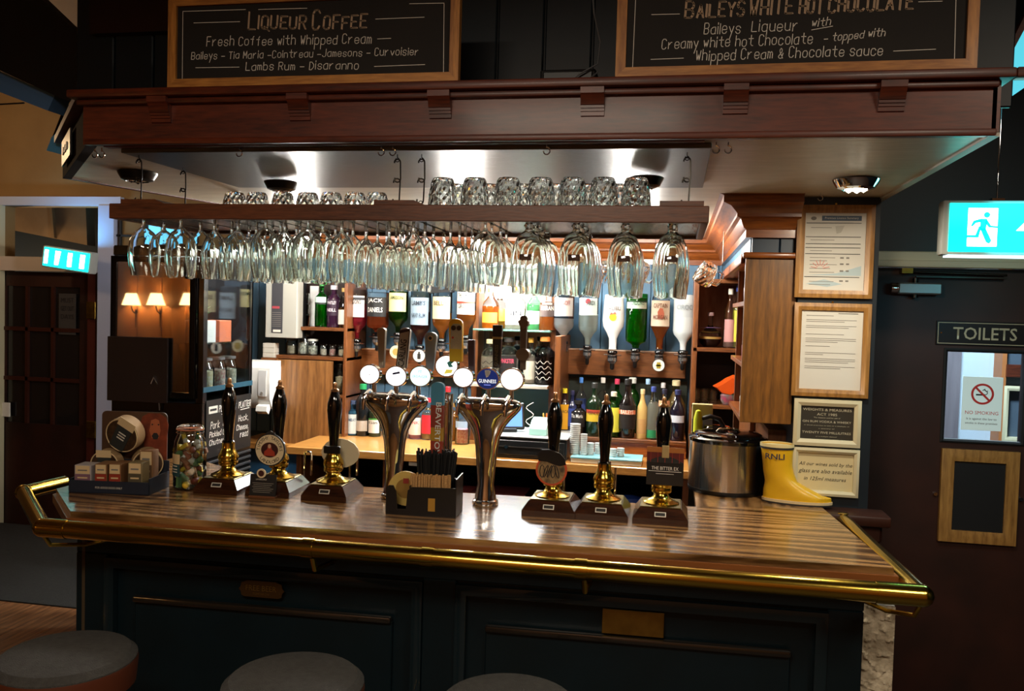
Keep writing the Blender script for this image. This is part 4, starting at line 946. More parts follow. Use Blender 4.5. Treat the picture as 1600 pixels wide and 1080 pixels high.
handle_prism('narrow dark purple tap handle beside the yellow surfboard handle', 737, 531, 585, .024, .020, mat('dark_purple', '#33202c', .4), Y=2.96, top_round=False)
t, H, L_ = handle_prism('tall black tap handle with a gold band, middle of the right font', 776, 508, 575, .034, .026, mat('handle_black', '#0b0b0c', .3), lean=2, top_round=False)
P('gold_band', MB().box(L_ * .6 - .0165, L_ * .6 + .0165, -.0115, .0115, H - .05, H - .042), mat('gold_paint', '#8f7a44', .4, .6), t)
text('GUINNESS', t, (.0, -.0122, .045), w=.075, h=.012, m=mat('dim_gold', '#6a5c38', .5), rot=(0, -PI / 2, 0))
t, H, L_ = handle_prism('tall bronze tap handle with two knots, right of the right font', 817, 493, 578, .026, .018, mat('handle_bronze', '#57493a', .4, .5), lean=2)
P('upper_knot', MB().prism([(-.02, .014), (0, .028), (.018, .014), (.018, 0), (0, -.012), (-.014, 0)], -.016, .016, 'Y'), mat('knot_bronze', '#64523e', .4, .5), t, loc=(L_, 0, H - .035))
P('lower_knot', disc_y(.024, -.018, .018, .022), MATS['knot_bronze'], t, loc=(0, 0, .055))
# long banded handle in front
t, H, L_ = handle_prism('long upright tap handle banded blue, red, ochre and red with white capitals', 682, 597, 722, .048, .038, mat('band_blue', '#3f7d96', .4), Y=2.86, lean=3)
for z0, z1, mm in ((0, .075, mat('band_red', '#8c3222', .45)), (.075, .122, mat('band_ochre', '#a07a22', .45)), (.122, .20, mat('band_rust', '#7a2e1e', .45))):
    f = lambda z: L_ * z / H
    hw = lambda z: (.038 + (.048 - .038) * z / H) / 2 + .0004
    P('band', MB().prism([(f(z0) - hw(z0), z0), (f(z0) + hw(z0), z0), (f(z1) + hw(z1), z1), (f(z1) - hw(z1), z1)], -.0106, .0106, 'Y'), mm, t)
text('BEAVERTOWN', t, (.0045, -.0112, .098), w=.225, h=.020, m=mat('band_white', '#c9cfc9', .5), rot=(0, PI / 2 + .02, 0), bold=.012)
P('stalk', MB().cyl((0, 0, -.11), (0, 0, .0), .012, .012, 14), CHROME, t)
P('foot', MB().cyl((0, 0, CT - t.location.z), (0, 0, CT - t.location.z + .01), .03, .028, 18).cyl((0, 0, CT - t.location.z), (0, 0, -.1), .012, .012, 14), CHROME, t)
# ================================================================== CADDY
c = at(657, 806, Z=CT); rz = .07
t = T('bar_caddy', 'black plastic bar caddy with curved compartments, before the chrome fonts', 'caddy', (c.x, c.y + .06, CT), rz=rz)
cx0, cx1 = -.125, .118
P('tray', MB().box(cx0, cx1, -.06, .065, 0, .004).box(cx0, cx0 + .004, -.06, .065, 0, .085).box(cx1 - .004, cx1, -.06, .065, 0, .13).box(cx0, cx1, .061, .065, 0, .11).box(-.045, -.041, -.06, .065, 0, .1), BLACK, t)
P('front_panel', MB().prism([(cx0, 0), (cx1, 0), (cx1, .1), (-.035, .097), (-.05, .085), (-.055, .02), (-.085, .02), (-.09, .08), (-.1, .1), (-.115, .1), (cx0, .09)], -.064, -.060, 'Y'), BLACK, t)
P('window_card', MB().box(.022, .046, -.0655, -.064, .018, .062), mat('ochre_card', '#a87c2a', .5), t)
S('beer_mat', disc_y(.060, -.005, .005, .060), mat('mat_cream', '#c8ac5c', .7, var='#b89a4e', vscale=20), 'round yellow-cream beer mats standing in the left slot of the black caddy', 'beer mat', (c.x - .072, c.y + .055, CT + .078), rot=(0, 0, rz))
mbs = P('print', disc_y(.034, -.0056, -.005, .034), mat('mat_print', '#8d6a2a', .7), bpy.data.objects['beer_mat'])
P('emblem', MB().box(-.008, .012, -.0064, -.0056, .018, .036), mat('mat_red', '#8c2e20', .6), bpy.data.objects['beer_mat'])
mb = MB(); mc = MB()
for k in range(120):
    x = .02 + random.uniform(-.045, .06); y = random.uniform(.005, .045); le = (x - .02) * .35
    mb.cyl((x, y, .01), (x + le, y + random.uniform(-.01, .01), .205 + random.uniform(-.008, .012)), .0028, seg=6)
for k in range(100):
    x = .015 + random.uniform(-.05, .062); y = random.uniform(-.05, -.015); le = (x - .015) * .22
    mc.box(x + le - .0028, x + le + .0028, y, y + .0012, .01, .135 + random.uniform(-.006, .004))
tag(P('straws', mb, BMATT), 'bundle of black drinking straws standing at the back of the black caddy', 'straws', kind='stuff'); o = bpy.data.objects['straws']; o.location = (c.x, c.y + .06, CT); o.rotation_euler[2] = rz
tag(P('stirrers', mc, mat('stirrer_wood', '#c49a62', .7, var='#9a6f3c', vscale=300)), 'bundle of flat wooden stirrers in the front of the black caddy', 'stirrers', kind='stuff'); o = bpy.data.objects['stirrers']; o.location = (c.x, c.y + .06, CT); o.rotation_euler[2] = rz
# menu card with small round badge
c = at(408, 779, Z=CT)
t = T('table_card', 'small black tasting card in front of the second hand pump', 'card', (c.x, c.y + .01, CT), rz=.06)
P('card', MB().box(-.05, .05, -.003, .0, .008, .085), mat('card_black', '#12100f', .5), t, rot=(-.12, 0, 0))
P('foot', MB().box(-.05, .05, -.012, .02, 0, .008, .002), mat('card_foot_wood', '#6a4024', .5), t)
mb = MB(); [mb.box(-.04 + (k % 2) * .004, .04 - (k % 3) * .006, -.0038, -.003, .052 - k * .0065, .0535 - k * .0065) for k in range(6)]
P('small_print', mb, mat('print_grey', '#8d867a', .7), t, rot=(-.12, 0, 0)); text('LANDLORD', t, (0, -.0125, .070), w=.04, m=PLQ, rot=(-.12, 0, 0))
P('round_badge', disc_y(.017, -.002, .002), mat('badge_cream', '#d9c7a0'), t, loc=(0, -.012, .092)); P('badge_middle', disc_y(.011, -.003, -.002), mat('badge_dark_red', '#3a1512'), t, loc=(0, -.012, .092))
# ================================================================== DOG TREAT DISPLAY
c = at(170, 772, Z=CT)
rz = .14
Mx = Matrix.Translation((c.x, c.y, CT)) @ Matrix.Rotation(rz, 4, 'Z')
def lp(x, y, z): return Mx @ Vector((x, y, z))
NAVY = mat('navy_card', '#1a2230', .5)
t = T('display_tray', 'dark navy cardboard counter tray holding small treat boxes', 'display tray', lp(0, 0, 0), rz=rz)
P('tray', MB().box(-.15, .15, 0, .003, 0, .046).box(-.15, -.147, 0, .16, 0, .05).box(.147, .15, 0, .16, 0, .06).box(-.15, .15, .157, .16, 0, .1).box(-.15, .15, 0, .16, 0, .003), NAVY, t)
text('FOR GOOD DOGS ONLY', t, (.0, -.001, .022), w=.10, h=.0075, m=PLQ)
t = T('header_card', 'brown rounded header card with a red setter photograph, behind the treat boxes', 'display card', lp(-.0, .17, 0), rz=rz)
hp = [(-.12, .0), (.135, .0), (.135, .262)] + [(.117 + .018 * math.cos(k * PI / 8), .262 + .018 * math.sin(k * PI / 8)) for k in range(5)] + [(-.102 - .018 * math.sin(k * PI / 8), .262 + .018 * math.cos(k * PI / 8)) for k in range(5)]
P('card', MB().prism(hp, 0, .004, 'Y'), mat('brown_card', '#4a3220', .5), t)
text('WOOFCO', t, (-.065, -.001, .235), w=.05, h=.008, m=mat('gold_print', '#b39a70', .5)); P('print_mark', MB().prism([(-.005, .0), (.005, 0), (0, .006)], -.001, 0, 'Y'), mat('gold_print', '#b39a70', .5), t, loc=(-.07, 0, .245))
FUR = mat('dog_red', '#8a3c1e', .8, var='#5a2410', vscale=25)
P('dog_picture', MB().prism([(.05, .10), (.044, .2), (.030, .235), (.038, .262), (.06, .276), (.105, .276), (.13, .262), (.140, .235), (.135, .19), (.135, .10)], -.0012, 0, 'Y'), FUR, t)
P('dog_muzzle', MB().prism([(.066, .21), (.073, .25), (.090, .256), (.104, .25), (.110, .21), (.103, .183), (.076, .181)], -.002, -.001, 'Y'), mat('dog_light', '#a85c38', .8), t)
P('dog_nose', MB().prism([(.076, .190), (.084, .202), (.096, .202), (.104, .190), (.098, .178), (.083, .177)], -.0028, -.002, 'Y'), INK, t)
for x in (.078, .102): P('dog_eye', disc_y(.003, -.003, -.002), INK, t, loc=(x, 0, .234))
KRAFT = mat('kraft_card', '#7a5432', .7); LBL = mat('cream_label', '#d2b98c', .6)
def treat_box(x, y, w, d, h, mcol, lab, mband, z=.024, hinge=False, rzz=0):
    t = T('treat_box', lab, 'treat box', lp(x, y, z), 'small treat boxes in the navy tray', rz=rz + rzz)
    P('carton', MB().box(-w / 2, w / 2, 0, d, 0, h, .002), mcol, t)
    P('label', MB().box(-w * .42, w * .42, -.001, 0, h * .58, h * .97), LBL, t); P('mark', MB().box(-w * .28, w * .28, -.0016, -.001, h * .72, h * .78), GREYINK, t)
    P('band', MB().box(-w * .46, w * .46, -.001, 0, h * .2, h * .56), mband, t); P('mark', MB().box(-w * .3, w * .3, -.0016, -.001, h * .36, h * .42), LBL, t)
    P('foot_label', MB().box(-w * .46, w * .46, -.0012, 0, h * .02, h * .18), LBL, t)
R_ = mat('box_red', '#8e2f1c', .6); PU = mat('box_mauve', '#7d5a68', .6); OL = mat('box_olive', '#4d4634', .6)
treat_box(-.105, .012, .062, .07, .075, mat('pale_card', '#a8a0a0', .6), 'pale blue-topped treat box at the left end of the navy tray', PU)
treat_box(-.035, .008, .045, .075, .082, KRAFT, 'kraft treat box with red band, left of the matching pair', R_)
treat_box(.018, .006, .045, .08, .085, KRAFT, 'kraft treat box with red band, right of the matching pair', R_)
treat_box(.093, .005, .052, .06, .092, mat('olive_card', '#7a6a48', .6), 'olive treat box at the right end of the navy tray', OL)
treat_box(.10, .075, .05, .05, .125, KRAFT, 'taller kraft treat box behind the olive one', mat('box_brown', '#5a4028', .6))
def drum(lab, x, y, z, r, d, tilt, mband, rzz, spin=0):
    t = T('treat_drum', lab, 'round pack', lp(x, y, z), 'round treat packs in the display', rot=(tilt, spin, rz + rzz))
    P('tub', MB().cyl((0, 0, 0), (0, d, 0), r, seg=36), mat('kraft_tub', '#a58760', .7), t)
    P('window', disc_y(r * .92, -.002, 0), mat('dark_treats', '#2a1c12', .4, var='#4a3422', vscale=60, coat=.4), t)
    P('rim', MB().tube([(math.cos(k * PI / 12) * r * .96, -.002, math.sin(k * PI / 12) * r * .96) for k in range(25)], .0022, 5, False), LBL, t)
    P('sleeve', MB().box(-r * .45, r * .45, -.004, -.002, -r * .9, r * .92), mband, t)
    P('label', MB().box(-r * .52, r * .52, -.0055, -.004, r * .55, r * 1.05), LBL, t)
    for k in range(3): P('print_line', MB().box(-r * .22, r * .24, -.0048, -.004, r * (.1 - k * .17), r * (.17 - k * .17)), PLQ, t)
drum('large round treat pack with dark sleeve leaning at the top of the display', .0, .09, .20, .066, .045, .25, mat('sleeve_dark', '#2b2f2e', .5), .0, .55)
drum('round treat pack half hidden behind the mauve and red boxes', -.07, .10, .085, .055, .04, .1, mat('sleeve_dark', '#2b2f2e', .5), 0)
drum('round treat pack turned aside at the right of the display', .085, .12, .09, .055, .05, .1, mat('sleeve_maroon', '#3a1a18', .5), .5)
# ================================================================== KILNER JAR
c = at(282, 767, Z=CT)
t = T('clip_top_jar', 'large clip-top glass jar full of dog treats beside the display', 'jar', (c.x, c.y + .06, CT))
jr = [(0, 0), (.050, 0), (.058, .006), (.060, .03), (.060, .15), (.056, .178), (.048, .200), (.044, .208), (.044, .220), (.047, .224)]
P('glass_body', MB().lathe(jr + [(r - .003, z) for r, z in jr[::-1][:-2]] + [(0, .004)], 32), THIN, t)
P('lid', MB().lathe([(0, .242), (.03, .241), (.045, .236), (.050, .229), (.048, .225), (0, .225)], 28), GLASS, t)
P('seal', MB().lathe([(.045, .221), (.0505, .222), (.0505, .2255), (.045, .2255)], 28), mat('orange_seal', '#b0623a', .6), t)
P('wire_clip', MB().tube([(.05 * math.cos(k * PI / 8), .05 * math.sin(k * PI / 8), .212) for k in range(17)], .0016, 5, False).tube([(.05, -.0, .212), (.062, -.01, .225), (.056, -.01, .242), (.03, -.0, .246)], .0016, 5), CHROME, t)
tc_ = [('#b9772e', 'treat'), ('#8c2c22', 'treat'), ('#d8b02e', 'treat'), ('#c9b9a0', 'treat'), ('#6a4426', 'treat'), ('#4a6a3a', 'treat')]
for k in range(75):
    z = .014 + (k / 75) * .195; rr = (.052 if z < .16 else .032) * math.sqrt(random.random()); a_ = random.random() * 7
    hx, _ = tc_[random.randrange(6)]; s_ = random.uniform(.011, .018)
    mb = MB(); 
    if k % 3: mb.lathe([(0, -s_), (s_ * .7, -s_ * .6), (s_, 0), (s_ * .6, s_ * .7), (0, s_)], 8)
    else: mb.box(-s_ * 1.2, s_ * 1.2, -s_ * .5, s_ * .5, -s_ * .6, s_ * .6, .003)
    P('treat', mb, mat('treat' + hx[1:], hx, .6, var='#7a4a28' if k % 2 else None, vscale=80), t, loc=(rr * math.cos(a_), rr * math.sin(a_), z), rot=(random.random() * 3, random.random() * 3, 0))
P('cream_label', MB().lathe([(.0612, .098), (.0612, .135)], 10, a0=-PI * .86, a1=-PI * .52), LBL, t); P('teal_label', MB().lathe([(.0612, .052), (.0612, .098)], 10, a0=-PI * .86, a1=-PI * .52), mat('teal_label', '#2c4a4c', .5), t)
for z in (.088, .076, .066): P('print_line', MB().lathe([(.0615, z), (.0615, z + .004)], 8, a0=-PI * .80, a1=-PI * .58), PLQ, t)
# ================================================================== ICE BUCKET, BOOT
c = at(1138, 778, Z=CT)
t = T('ice_bucket', 'large brushed steel ice bucket with black lid at the right of the counter', 'ice bucket', (c.x, c.y + .155, CT), rz=.2)
P('base', MB().lathe([(0, 0), (.150, 0), (.154, .006), (.154, .018), (0, .018)], 48), BLACK, t)
P('body', MB().lathe([(.1535, .018), (.1535, .205), (0, .205)], 64), STEEL, t)
P('rim', MB().lathe([(.15, .20), (.157, .203), (.158, .216), (.150, .222), (.130, .224), (0, .224)], 48), BGLOSS, t)
P('lid', MB().lathe([(.135, .224), (.134, .232), (.12, .238), (.09, .240), (0, .238)], 48), BGLOSS, t)
P('lid_handle', MB().tube([(-.045, 0, .236), (-.035, 0, .247), (0, 0, .250), (.035, 0, .247), (.045, 0, .236)], .007, 8), CHROME, t)
P('side_handle', MB().prism([(.148, -.035), (.172, -.03), (.178, .0), (.172, .03), (.148, .035)], .014, .205), BLACK, t)
c = at(1206, 787, Z=CT)
t = T('wellington_boot', 'yellow rubber boot used as a collection box, toe pointing right', 'boot', (c.x + .02, c.y + .045, CT), rz=-.12)
YEL = mat('yellow_rubber', '#d4a51c', .38, coat=.15)
mb = MB(); rings = []; n = 26
secs = [  # centre x, z, half length, half width, lean
    (.075, .012, .125, .047), (.075, .030, .124, .048), (.068, .045, .117, .047), (.052, .062, .098, .044), (.032, .080, .076, .042), (.014, .098, .062, .041), (.004, .118, .056, .041), (.0, .145, .055, .042), (-.002, .175, .057, .044), (-.003, .205, .060, .046), (-.004, .222, .061, .047)]
for cx, z, hl, hw in secs:
    R = []
    for k in range(n):
        a_ = 2 * PI * k / n; ca, sa = math.cos(a_), math.sin(a_)
        tip = .12 * max(ca, 0) ** 2 if z < .07 else 0
        zz = z - (.018 * max(0, ca) ** 2 if .03 < z < .1 else 0)
        R.append(mb.bm.verts.new((cx + hl * ca, hw * sa * (1 - .18 * max(0, ca) ** 3 if z < .08 else 1) * (1 - (.12 * math.exp(-((cx + hl * ca) - .02) ** 2 / .0012) if z < .05 else 0)), zz)))
    rings.append(R)
for A, B in zip(rings, rings[1:]):
    for k in range(n): mb.bm.faces.new((A[k], A[(k + 1) % n], B[(k + 1) % n], B[k]))
mb.bm.faces.new(rings[0][::-1])
me = mb.mesh('boot', YEL); P('shaft_and_foot', me, None, t)
def ringloop(hl, hw, cx, z0, z1, m, nm, grow=.002):
    mb = MB(); A = []; B = []; C_ = []
    for lst, z, g in ((A, z0, grow), (B, z1, grow)):
        for k in range(n):
            a_ = 2 * PI * k / n; ca = math.cos(a_)
            lst.append(mb.bm.verts.new((cx + (hl + g) * ca, (hw + g) * math.sin(a_) * (1 - .18 * max(0, ca) ** 3 if z < .05 else 1), z)))
    for k in range(n): mb.bm.faces.new((A[k], A[(k + 1) % n], B[(k + 1) % n], B[k]))
    if z0 < .01: mb.bm.faces.new(A[::-1]); mb.bm.faces.new(B)
    P(nm, mb, m, t)
ringloop(.125, .047, .075, 0, .006, INK, 'sole', .003); ringloop(.125, .047, .075, .006, .016, mat('cream_rubber', '#cdb78e', .5), 'sole_welt', .004)
ringloop(.061, .047, -.004, .206, .214, INK, 'black_band', .0015)
ringloop(.061, .047, -.004, .214, .226, mat('cream_top', '#d6c48e', .5), 'top_binding', .002)
P('slot_lid', MB().lathe([(0, .219), (.046, .219)], 24, sx=1.3), mat('cream_top', '#d6c48e'), t, loc=(-.004, 0, 0))
text('RNLI', t, (-.010, .0385 - .0005, .180), w=.072, h=.021, m=mat('navy_print', '#1f2340', .5), bend=.0855, bold=.012)
# ================================================================== BACK BAR
BZ = .95; BYF = 4.5                       # back counter height and front edge
bc = T('back_counter', 'pale wooden back counter with dark shelves and fridges under it', 'back counter', (0, 0, 0))
P('worktop', MB().box(-2.15, .10, BYF, 5.28, BZ - .045, BZ, .004), BACKTOP, bc)
P('worktop_left', MB().box(-2.7, -2.15, 4.9, 5.28, BZ - .10, BZ - .06, .004), BACKTOP, bc)
P('dark_shelf', MB().box(-2.07, .07, BYF + .05, 5.24, .70, .72), BLACK, bc)  # black shelf below the worktop
for x in (-2.1, -1.58, -.62, .07): P('divider', MB().box(x, x + .03, BYF + .03, 5.28, 0, BZ - .045), SHZ, bc)
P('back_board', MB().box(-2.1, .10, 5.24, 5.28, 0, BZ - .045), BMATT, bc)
P('blue_panel', MB().box(-2.7, -2.12, 4.95, 5.0, 0, BZ - .1), mat('deep_blue_panel', '#1b4566', .45), bc)
def fridge(lab, x0, x1, items):
    t = T('bottle_fridge', lab, 'fridge', (0, 0, 0), 'bottle fridges under the back counter')
    P('cabinet', MB().box(x0, x1, BYF + .16, 5.2, .02, .06).box(x0, x1, BYF + .16, 5.2, .64, .69).box(x0, x0 + .02, BYF + .16, 5.2, .06, .64).box(x1 - .02, x1, BYF + .16, 5.2, .06, .64).box(x0, x1, 5.15, 5.2, .06, .64), BLACK, t)
    P('door_frame', mitre(x0 + .005, x1 - .005, .06, .66, .03, BYF + .13, BYF + .16), BLACK, t)
    P('door_glass', MB().box(x0 + .03, x1 - .03, BYF + .14, BYF + .145, .09, .63), pane_glass('smoked_pane', '#5a6064', .92), t)
    P('handle', MB().box(x0 + .04, x1 - .04, BYF + .118, BYF + .13, .64, .65, .002), CHROME, t)
    P('lock', disc_y(.008, -.006, 0), CHROME, t, loc=((x0 + x1) / 2 + .15, BYF + .13, .645))
fridge('black glass-doored fridge under the back counter, left one', -1.5, -.68, 0); fridge('black glass-doored fridge under the back counter, right one', -.55, .05, 0)
c = at(652, 723, Y=BYF + .03)
S('price_label', MB().box(-.045, .045, -.003, 0, -.017, .017), PAPER, 'white blank card stuck under the back counter edge behind the straws', 'card', (c.x, BYF + .02, c.z))
c = at(765, 733, Y=BYF + .1)
for i, (dx_, col_, wd) in enumerate(((-.02, '#8c3a3a', .34), (.05, '#5a2226', .3))):
    S('folder', MB().box(-wd / 2, wd / 2, 0, .2, 0, .012, .002), mat('folder' + col_[1:], col_, .6), ['pinkish red folder on the shelf under the till', 'darker red folder on top of the pink one under the till'][i], 'folder', (c.x + dx_, BYF + .09, .72 + i * .0125 + .001))
S('cloth', MB().lathe([(0, 0), (.05, .0), (.06, .02), (.05, .045), (.02, .055), (0, .057)], 20, sx=1.2), mat('royal_blue', '#1c3f9a', .6), 'small blue rounded object under the back counter at the right', 'tub', (at(985, 765, Y=4.62).x, 4.62, .721), )
# riser shelf at the right, liquor stands on it
RZ0 = 1.045
rs = T('bottle_riser', 'raised wooden step on the back counter carrying liqueur bottles', 'shelf', (0, 0, 0))
xr0, xr1 = at(876, 690, Y=4.95).x, at(1072, 690, Y=4.95).x
P('step', MB().box(xr0, xr1, 4.86, 5.28, BZ, RZ0, .003), ORX, rs)
P('lip', MB().box(xr0, xr1, 4.845, 4.86, RZ0 - .018, RZ0 + .004, .003), SHX, rs)
P('backing_board', MB().box(xr0, xr1, 5.27, 5.298, RZ0, at(960, 592, Y=5.28).z), mat('grey_green_board', '#343a34', .3, var='#22261f', vscale=6), rs)
P('end_post', MB().box(xr0 - .035, xr0, 4.84, 5.28, BZ, 1.62, .003), SHZ, rs)
# optic rails
for nm, a, b in (('left optic rail', 560, 747), ('right optic rail', 872, 1072)):
    x0, x1 = at(a, 560, Y=5.22).x, at(b, 560, Y=5.22).x
    z0, z1 = at((a + b) / 2, 588, Y=5.22).z, at((a + b) / 2, 549, Y=5.22).z
    t = T('optic_rail', f'reddish wooden board holding the {nm.split()[0]} row of upside-down bottles', 'rail', (0, 0, 0), 'optic rails')
    P('board', MB().box(x0, x1, 5.21, 5.298, z0, z1, .003), SHX, t)
    P('cap', MB().box(x0, x1, 5.205, 5.298, z1, z1 + .006, .001), mat('pale_edge_wood', '#c9a68c', .5), t)
    OZ = (z0 + z1) / 2
for p in (748, 868):
    x = at(p, 500, Y=5.2).x
    W('trim_13' if p == 748 else 'trim_14', MB().box(x - .018, x + .018, 5.12, 5.3, BZ, 2.08, .002), SHZ)
W('trim_15', MB().box(at(748, 440, Y=5.2).x, at(868, 440, Y=5.2).x, 5.14, 5.3, 2.05, 2.09, .003), SHX)
ax0, ax1 = at(752, 500, Y=5.2).x, at(864, 500, Y=5.2).x
zs = at(808, 515, Y=5.15).z
S('alcove_glow_panel', MB().box(ax0, ax1, 5.285, 5.297, zs, 2.04), mat('glow_white', '#eef2f0', .3), 'panel painted white for the mirror glow at the back of the lit alcove between the optic rows', 'panel')  # white put in for the bright glow of the alcove mirror
S('alcove_light_strip', MB().box(ax0 + .02, ax1 - .02, 5.14, 5.17, 2.035, 2.048), mat('light_strip', '#ffffff', .4, emit=9), 'white light strip at the top of the lit alcove', 'light')
# alcove glass shelf
zs = at(808, 515, Y=5.15).z
S('glass_shelf', MB().box(ax0 - .01, ax1 + .01, 5.02, 5.284, zs - .010, zs, .001), mat('glass_shelf_green', '#a9e0c8', .08, trans=.7, ior=1.3), 'green-edged glass shelf across the lit alcove', 'shelf')
zs2 = at(808, 598, Y=5.15).z
S('alcove_ledge', MB().box(ax0 - .01, ax1 + .01, 4.98, 5.298, zs2 - .02, zs2, .002), mat('white_edge', '#b9b4a8', .5), 'pale ledge carrying patterned bottles at the foot of the alcove', 'shelf')
S('alcove_mirror', MB().box(ax0, ax1, 5.285, 5.297, zs2, zs - .011), mat('dim_mirror', '#7d8888', .05, 1), 'dim mirror behind the bottles under the alcove glass shelf', 'mirror')
S('alcove_board', MB().box(ax0, ax1, 5.26, 5.284, BZ, zs2 - .021), mat('teal_board', '#3a6c7c', .5), 'teal board below the alcove behind the till screen', 'panel')

# ---------------------------------------------------------------- bottles
STY = {
 'spirit': [(0, 0), (.96, 0), (1, .015), (1, .60), (.93, .66), (.55, .72), (.34, .77), (.32, .80), (.32, .95), (.34, .955), (.34, .97)],
 'square': [(0, 0), (.96, 0), (1, .015), (1, .66), (.9, .705), (.42, .735), (.34, .76), (.33, .93), (.38, .94), (.38, .97)],
 'tall': [(0, 0), (.96, 0), (1, .012), (1, .56), (.9, .64), (.5, .75), (.36, .82), (.34, .95), (.38, .955), (.38, .975)],
 'wine': [(0, 0), (.96, 0), (1, .015), (1, .58), (.92, .64), (.5, .71), (.36, .76), (.35, .96), (.39, .965), (.39, .985)],
 'bell': [(0, 0), (.80, 0), (.85, .02), (.95, .25), (1, .45), (.95, .56), (.6, .68), (.36, .78), (.33, .95), (.36, .96), (.36, .975)],
 'round': [(0, 0), (.55, 0), (.62, .03), (.9, .12), (1, .26), (.92, .40), (.6, .50), (.28, .58), (.2, .66), (.19, .92), (.24, .93), (.24, .96)],
 'stubby': [(0, 0), (.95, 0), (1, .02), (1, .62), (.92, .70), (.6, .77), (.42, .80), (.40, .93), (.46, .94), (.46, .97)],
 'sqoptic': [(0, 0), (.96, 0), (1, .012), (1, .80), (.9, .87), (.5, .91), (.34, .94), (.30, .99)],
 'optic': [(0, 0), (.96, 0), (1, .012), (1, .64), (.90, .71), (.55, .79), (.33, .86), (.27, .93), (.26, .99)]}
def clipprof(pr, a, b, k):
    out = []
    for (r0, z0), (r1, z1) in zip(pr, pr[1:]):
        if z1 < a or z0 > b or z1 == z0: continue
        za, zb = max(z0, a), min(z1, b); f = lambda z: r0 + (r1 - r0) * (z - z0) / (z1 - z0)
        if not out: out.append((0, za))
        out.append((f(za) * k, za)); out.append((f(zb) * k, zb))
    out.append((0, out[-1][1])); return out
def gmat(hx, tr=1.0, rough=.02): return mat(f'glass{hx[1:]}{int(tr * 10)}', hx, rough, trans=tr, ior=1.35 if tr > .9 else 1.4)
def lmat(hx): return mat('liquid' + hx[1:], hx, .15, trans=.45, ior=1.33)
def cmat(hx): return mat('colour' + hx[1:], hx, .5)
def bottle(label, px_, pb, pt, wpx, Y, style='spirit', glass='#ffffff', liquid=None, fill=.6, cap='#111111', lab=None, txt=None, tcol='#1b1b1b', lz=(.18, .52), band=None, inv=False, sy=1.0, solid=False, group=None, z=None, cat='bottle', extra=None, optic_style='chrome', badge=None):
    B = at(px_, pb, Y=Y); A = at(px_, pt, Y=Y); H = A.z - B.z; R = wpx / 2 * Y / F * (1.1 if inv else 1.04)
    bz = z if z is not None else B.z
    if z is not None: H = A.z - z
    t = T('bottle', label, cat, (B.x, Y, bz), group)
    pr = STY[style]
    fz = (lambda q: 1 - q) if inv else (lambda q: q)
    def L(pr2): return [(r * R, fz(q) * H) for r, q in pr2]
    gm = cmat(glass) if solid else gmat(glass)
    if solid: gm = mat('gloss' + glass[1:], glass, .12, coat=.3)
    P('glass_body', MB().lathe(L(pr + [(0, pr[-1][1])]), 24, sy=sy), gm, t)
    if liquid and not solid:
        a_, b_ = (1 - fill, .985) if inv else (.02, fill)
        P('liquid', MB().lathe(L(clipprof(pr, a_, b_, .93)), 24, sy=sy), lmat(liquid), t)
    if not inv:
        r_ = pr[-1][0] * R
        P('cap', MB().lathe([(0, H * .90), (r_ * 1.12, H * .90), (r_ * 1.12, H * .99), (r_ * .95, H), (0, H)], 16), cmat(cap), t)
    Rl = R * 1.012
    def zone(a, b, m_, nm='label', half=1.1, k=1.0):
        za, zb = sorted((fz(a) * H, fz(b) * H))
        P(nm, MB().lathe([(Rl * k, za), (Rl * k, zb)], 10, sy=sy, a0=-PI / 2 - half, a1=-PI / 2 + half), m_, t); return (za + zb) / 2, zb - za
    if lab:
        zc, zh = zone(lz[0], lz[1], cmat(lab))
        if band: zone(lz[0] + (lz[1] - lz[0]) * band[1], lz[0] + (lz[1] - lz[0]) * band[2], cmat(band[0]), 'label_band', 1.1, 1.004)
        if txt:
            for q, s_ in enumerate(txt.split('|')):
                n_ = len(txt.split('|'))
                P('lettering', text_mesh(s_, w=R * 1.5, h=min(zh * .5 / n_, R * .45), m=cmat(tcol), bend=Rl * 1.012, bold=.012), None, t, loc=(0, 0, zc + zh * (.22 if n_ == 1 else .3 - .45 * q)))
    if extra: extra(t, R, H, fz, Rl, sy)
    if inv:                     # optic dispenser
        P('dispenser_collar', MB().lathe([(0, .0), (R * .40, .0), (R * .46, -.006), (R * .46, -.018), (R * .30, -.022), (0, -.022)], 18), BGLOSS, t)
        P('dispenser_wings', MB().box(-R * .82, R * .82, -.006, .006, -.030, -.023, .002), CHROME, t)
        P('measure_chamber', MB().lathe([(0, -.024), (R * .40, -.024), (R * .46, -.06), (R * .26, -.078), (0, -.078)], 18), mat('chamber', '#8d8f90', .12, .85), t)
        P('chamber_band', MB().lathe([(R * .43, -.030), (R * .44, -.036), (R * .44, -.042), (R * .42, -.042)], 18), BLACK, t)
        P('dispenser_tip', MB().lathe([(0, -.078), (R * .2, -.078), (R * .2, -.105), (R * .12, -.115), (0, -.115)], 14), BLACK, t)
        P('bracket', MB().box(-.008, .008, 0, 5.21 - Y, -.06, -.04), GUN, t)
        if badge:
            P('badge', disc_y(.036, -.004, 0), mat('badge_white', '#dedad0', .5), t, loc=(0, -R * .5 - .004, -.085)); P('badge_rim', MB().tube([(math.cos(k * PI / 10) * .036, -.004, math.sin(k * PI / 10) * .036) for k in range(21)], .002, 5, False), INK, t, loc=(0, -R * .5 - .004, -.085))
            P('badge_print', MB().box(-.011, .011, -.006, -.004, -.018, .018).box(-.016, .016, -.006, -.004, -.006, .004), cmat(badge), t, loc=(0, -R * .5 - .004, -.085))
    return t
OG = 'upside-down optic bottles'
YO = 5.10
def opt(label, px_, pt, pb, wpx, **k): return bottle(label, px_, pb, pt, wpx, YO, style=k.pop('style', 'optic'), inv=True, group=OG, sy=.85, **k)
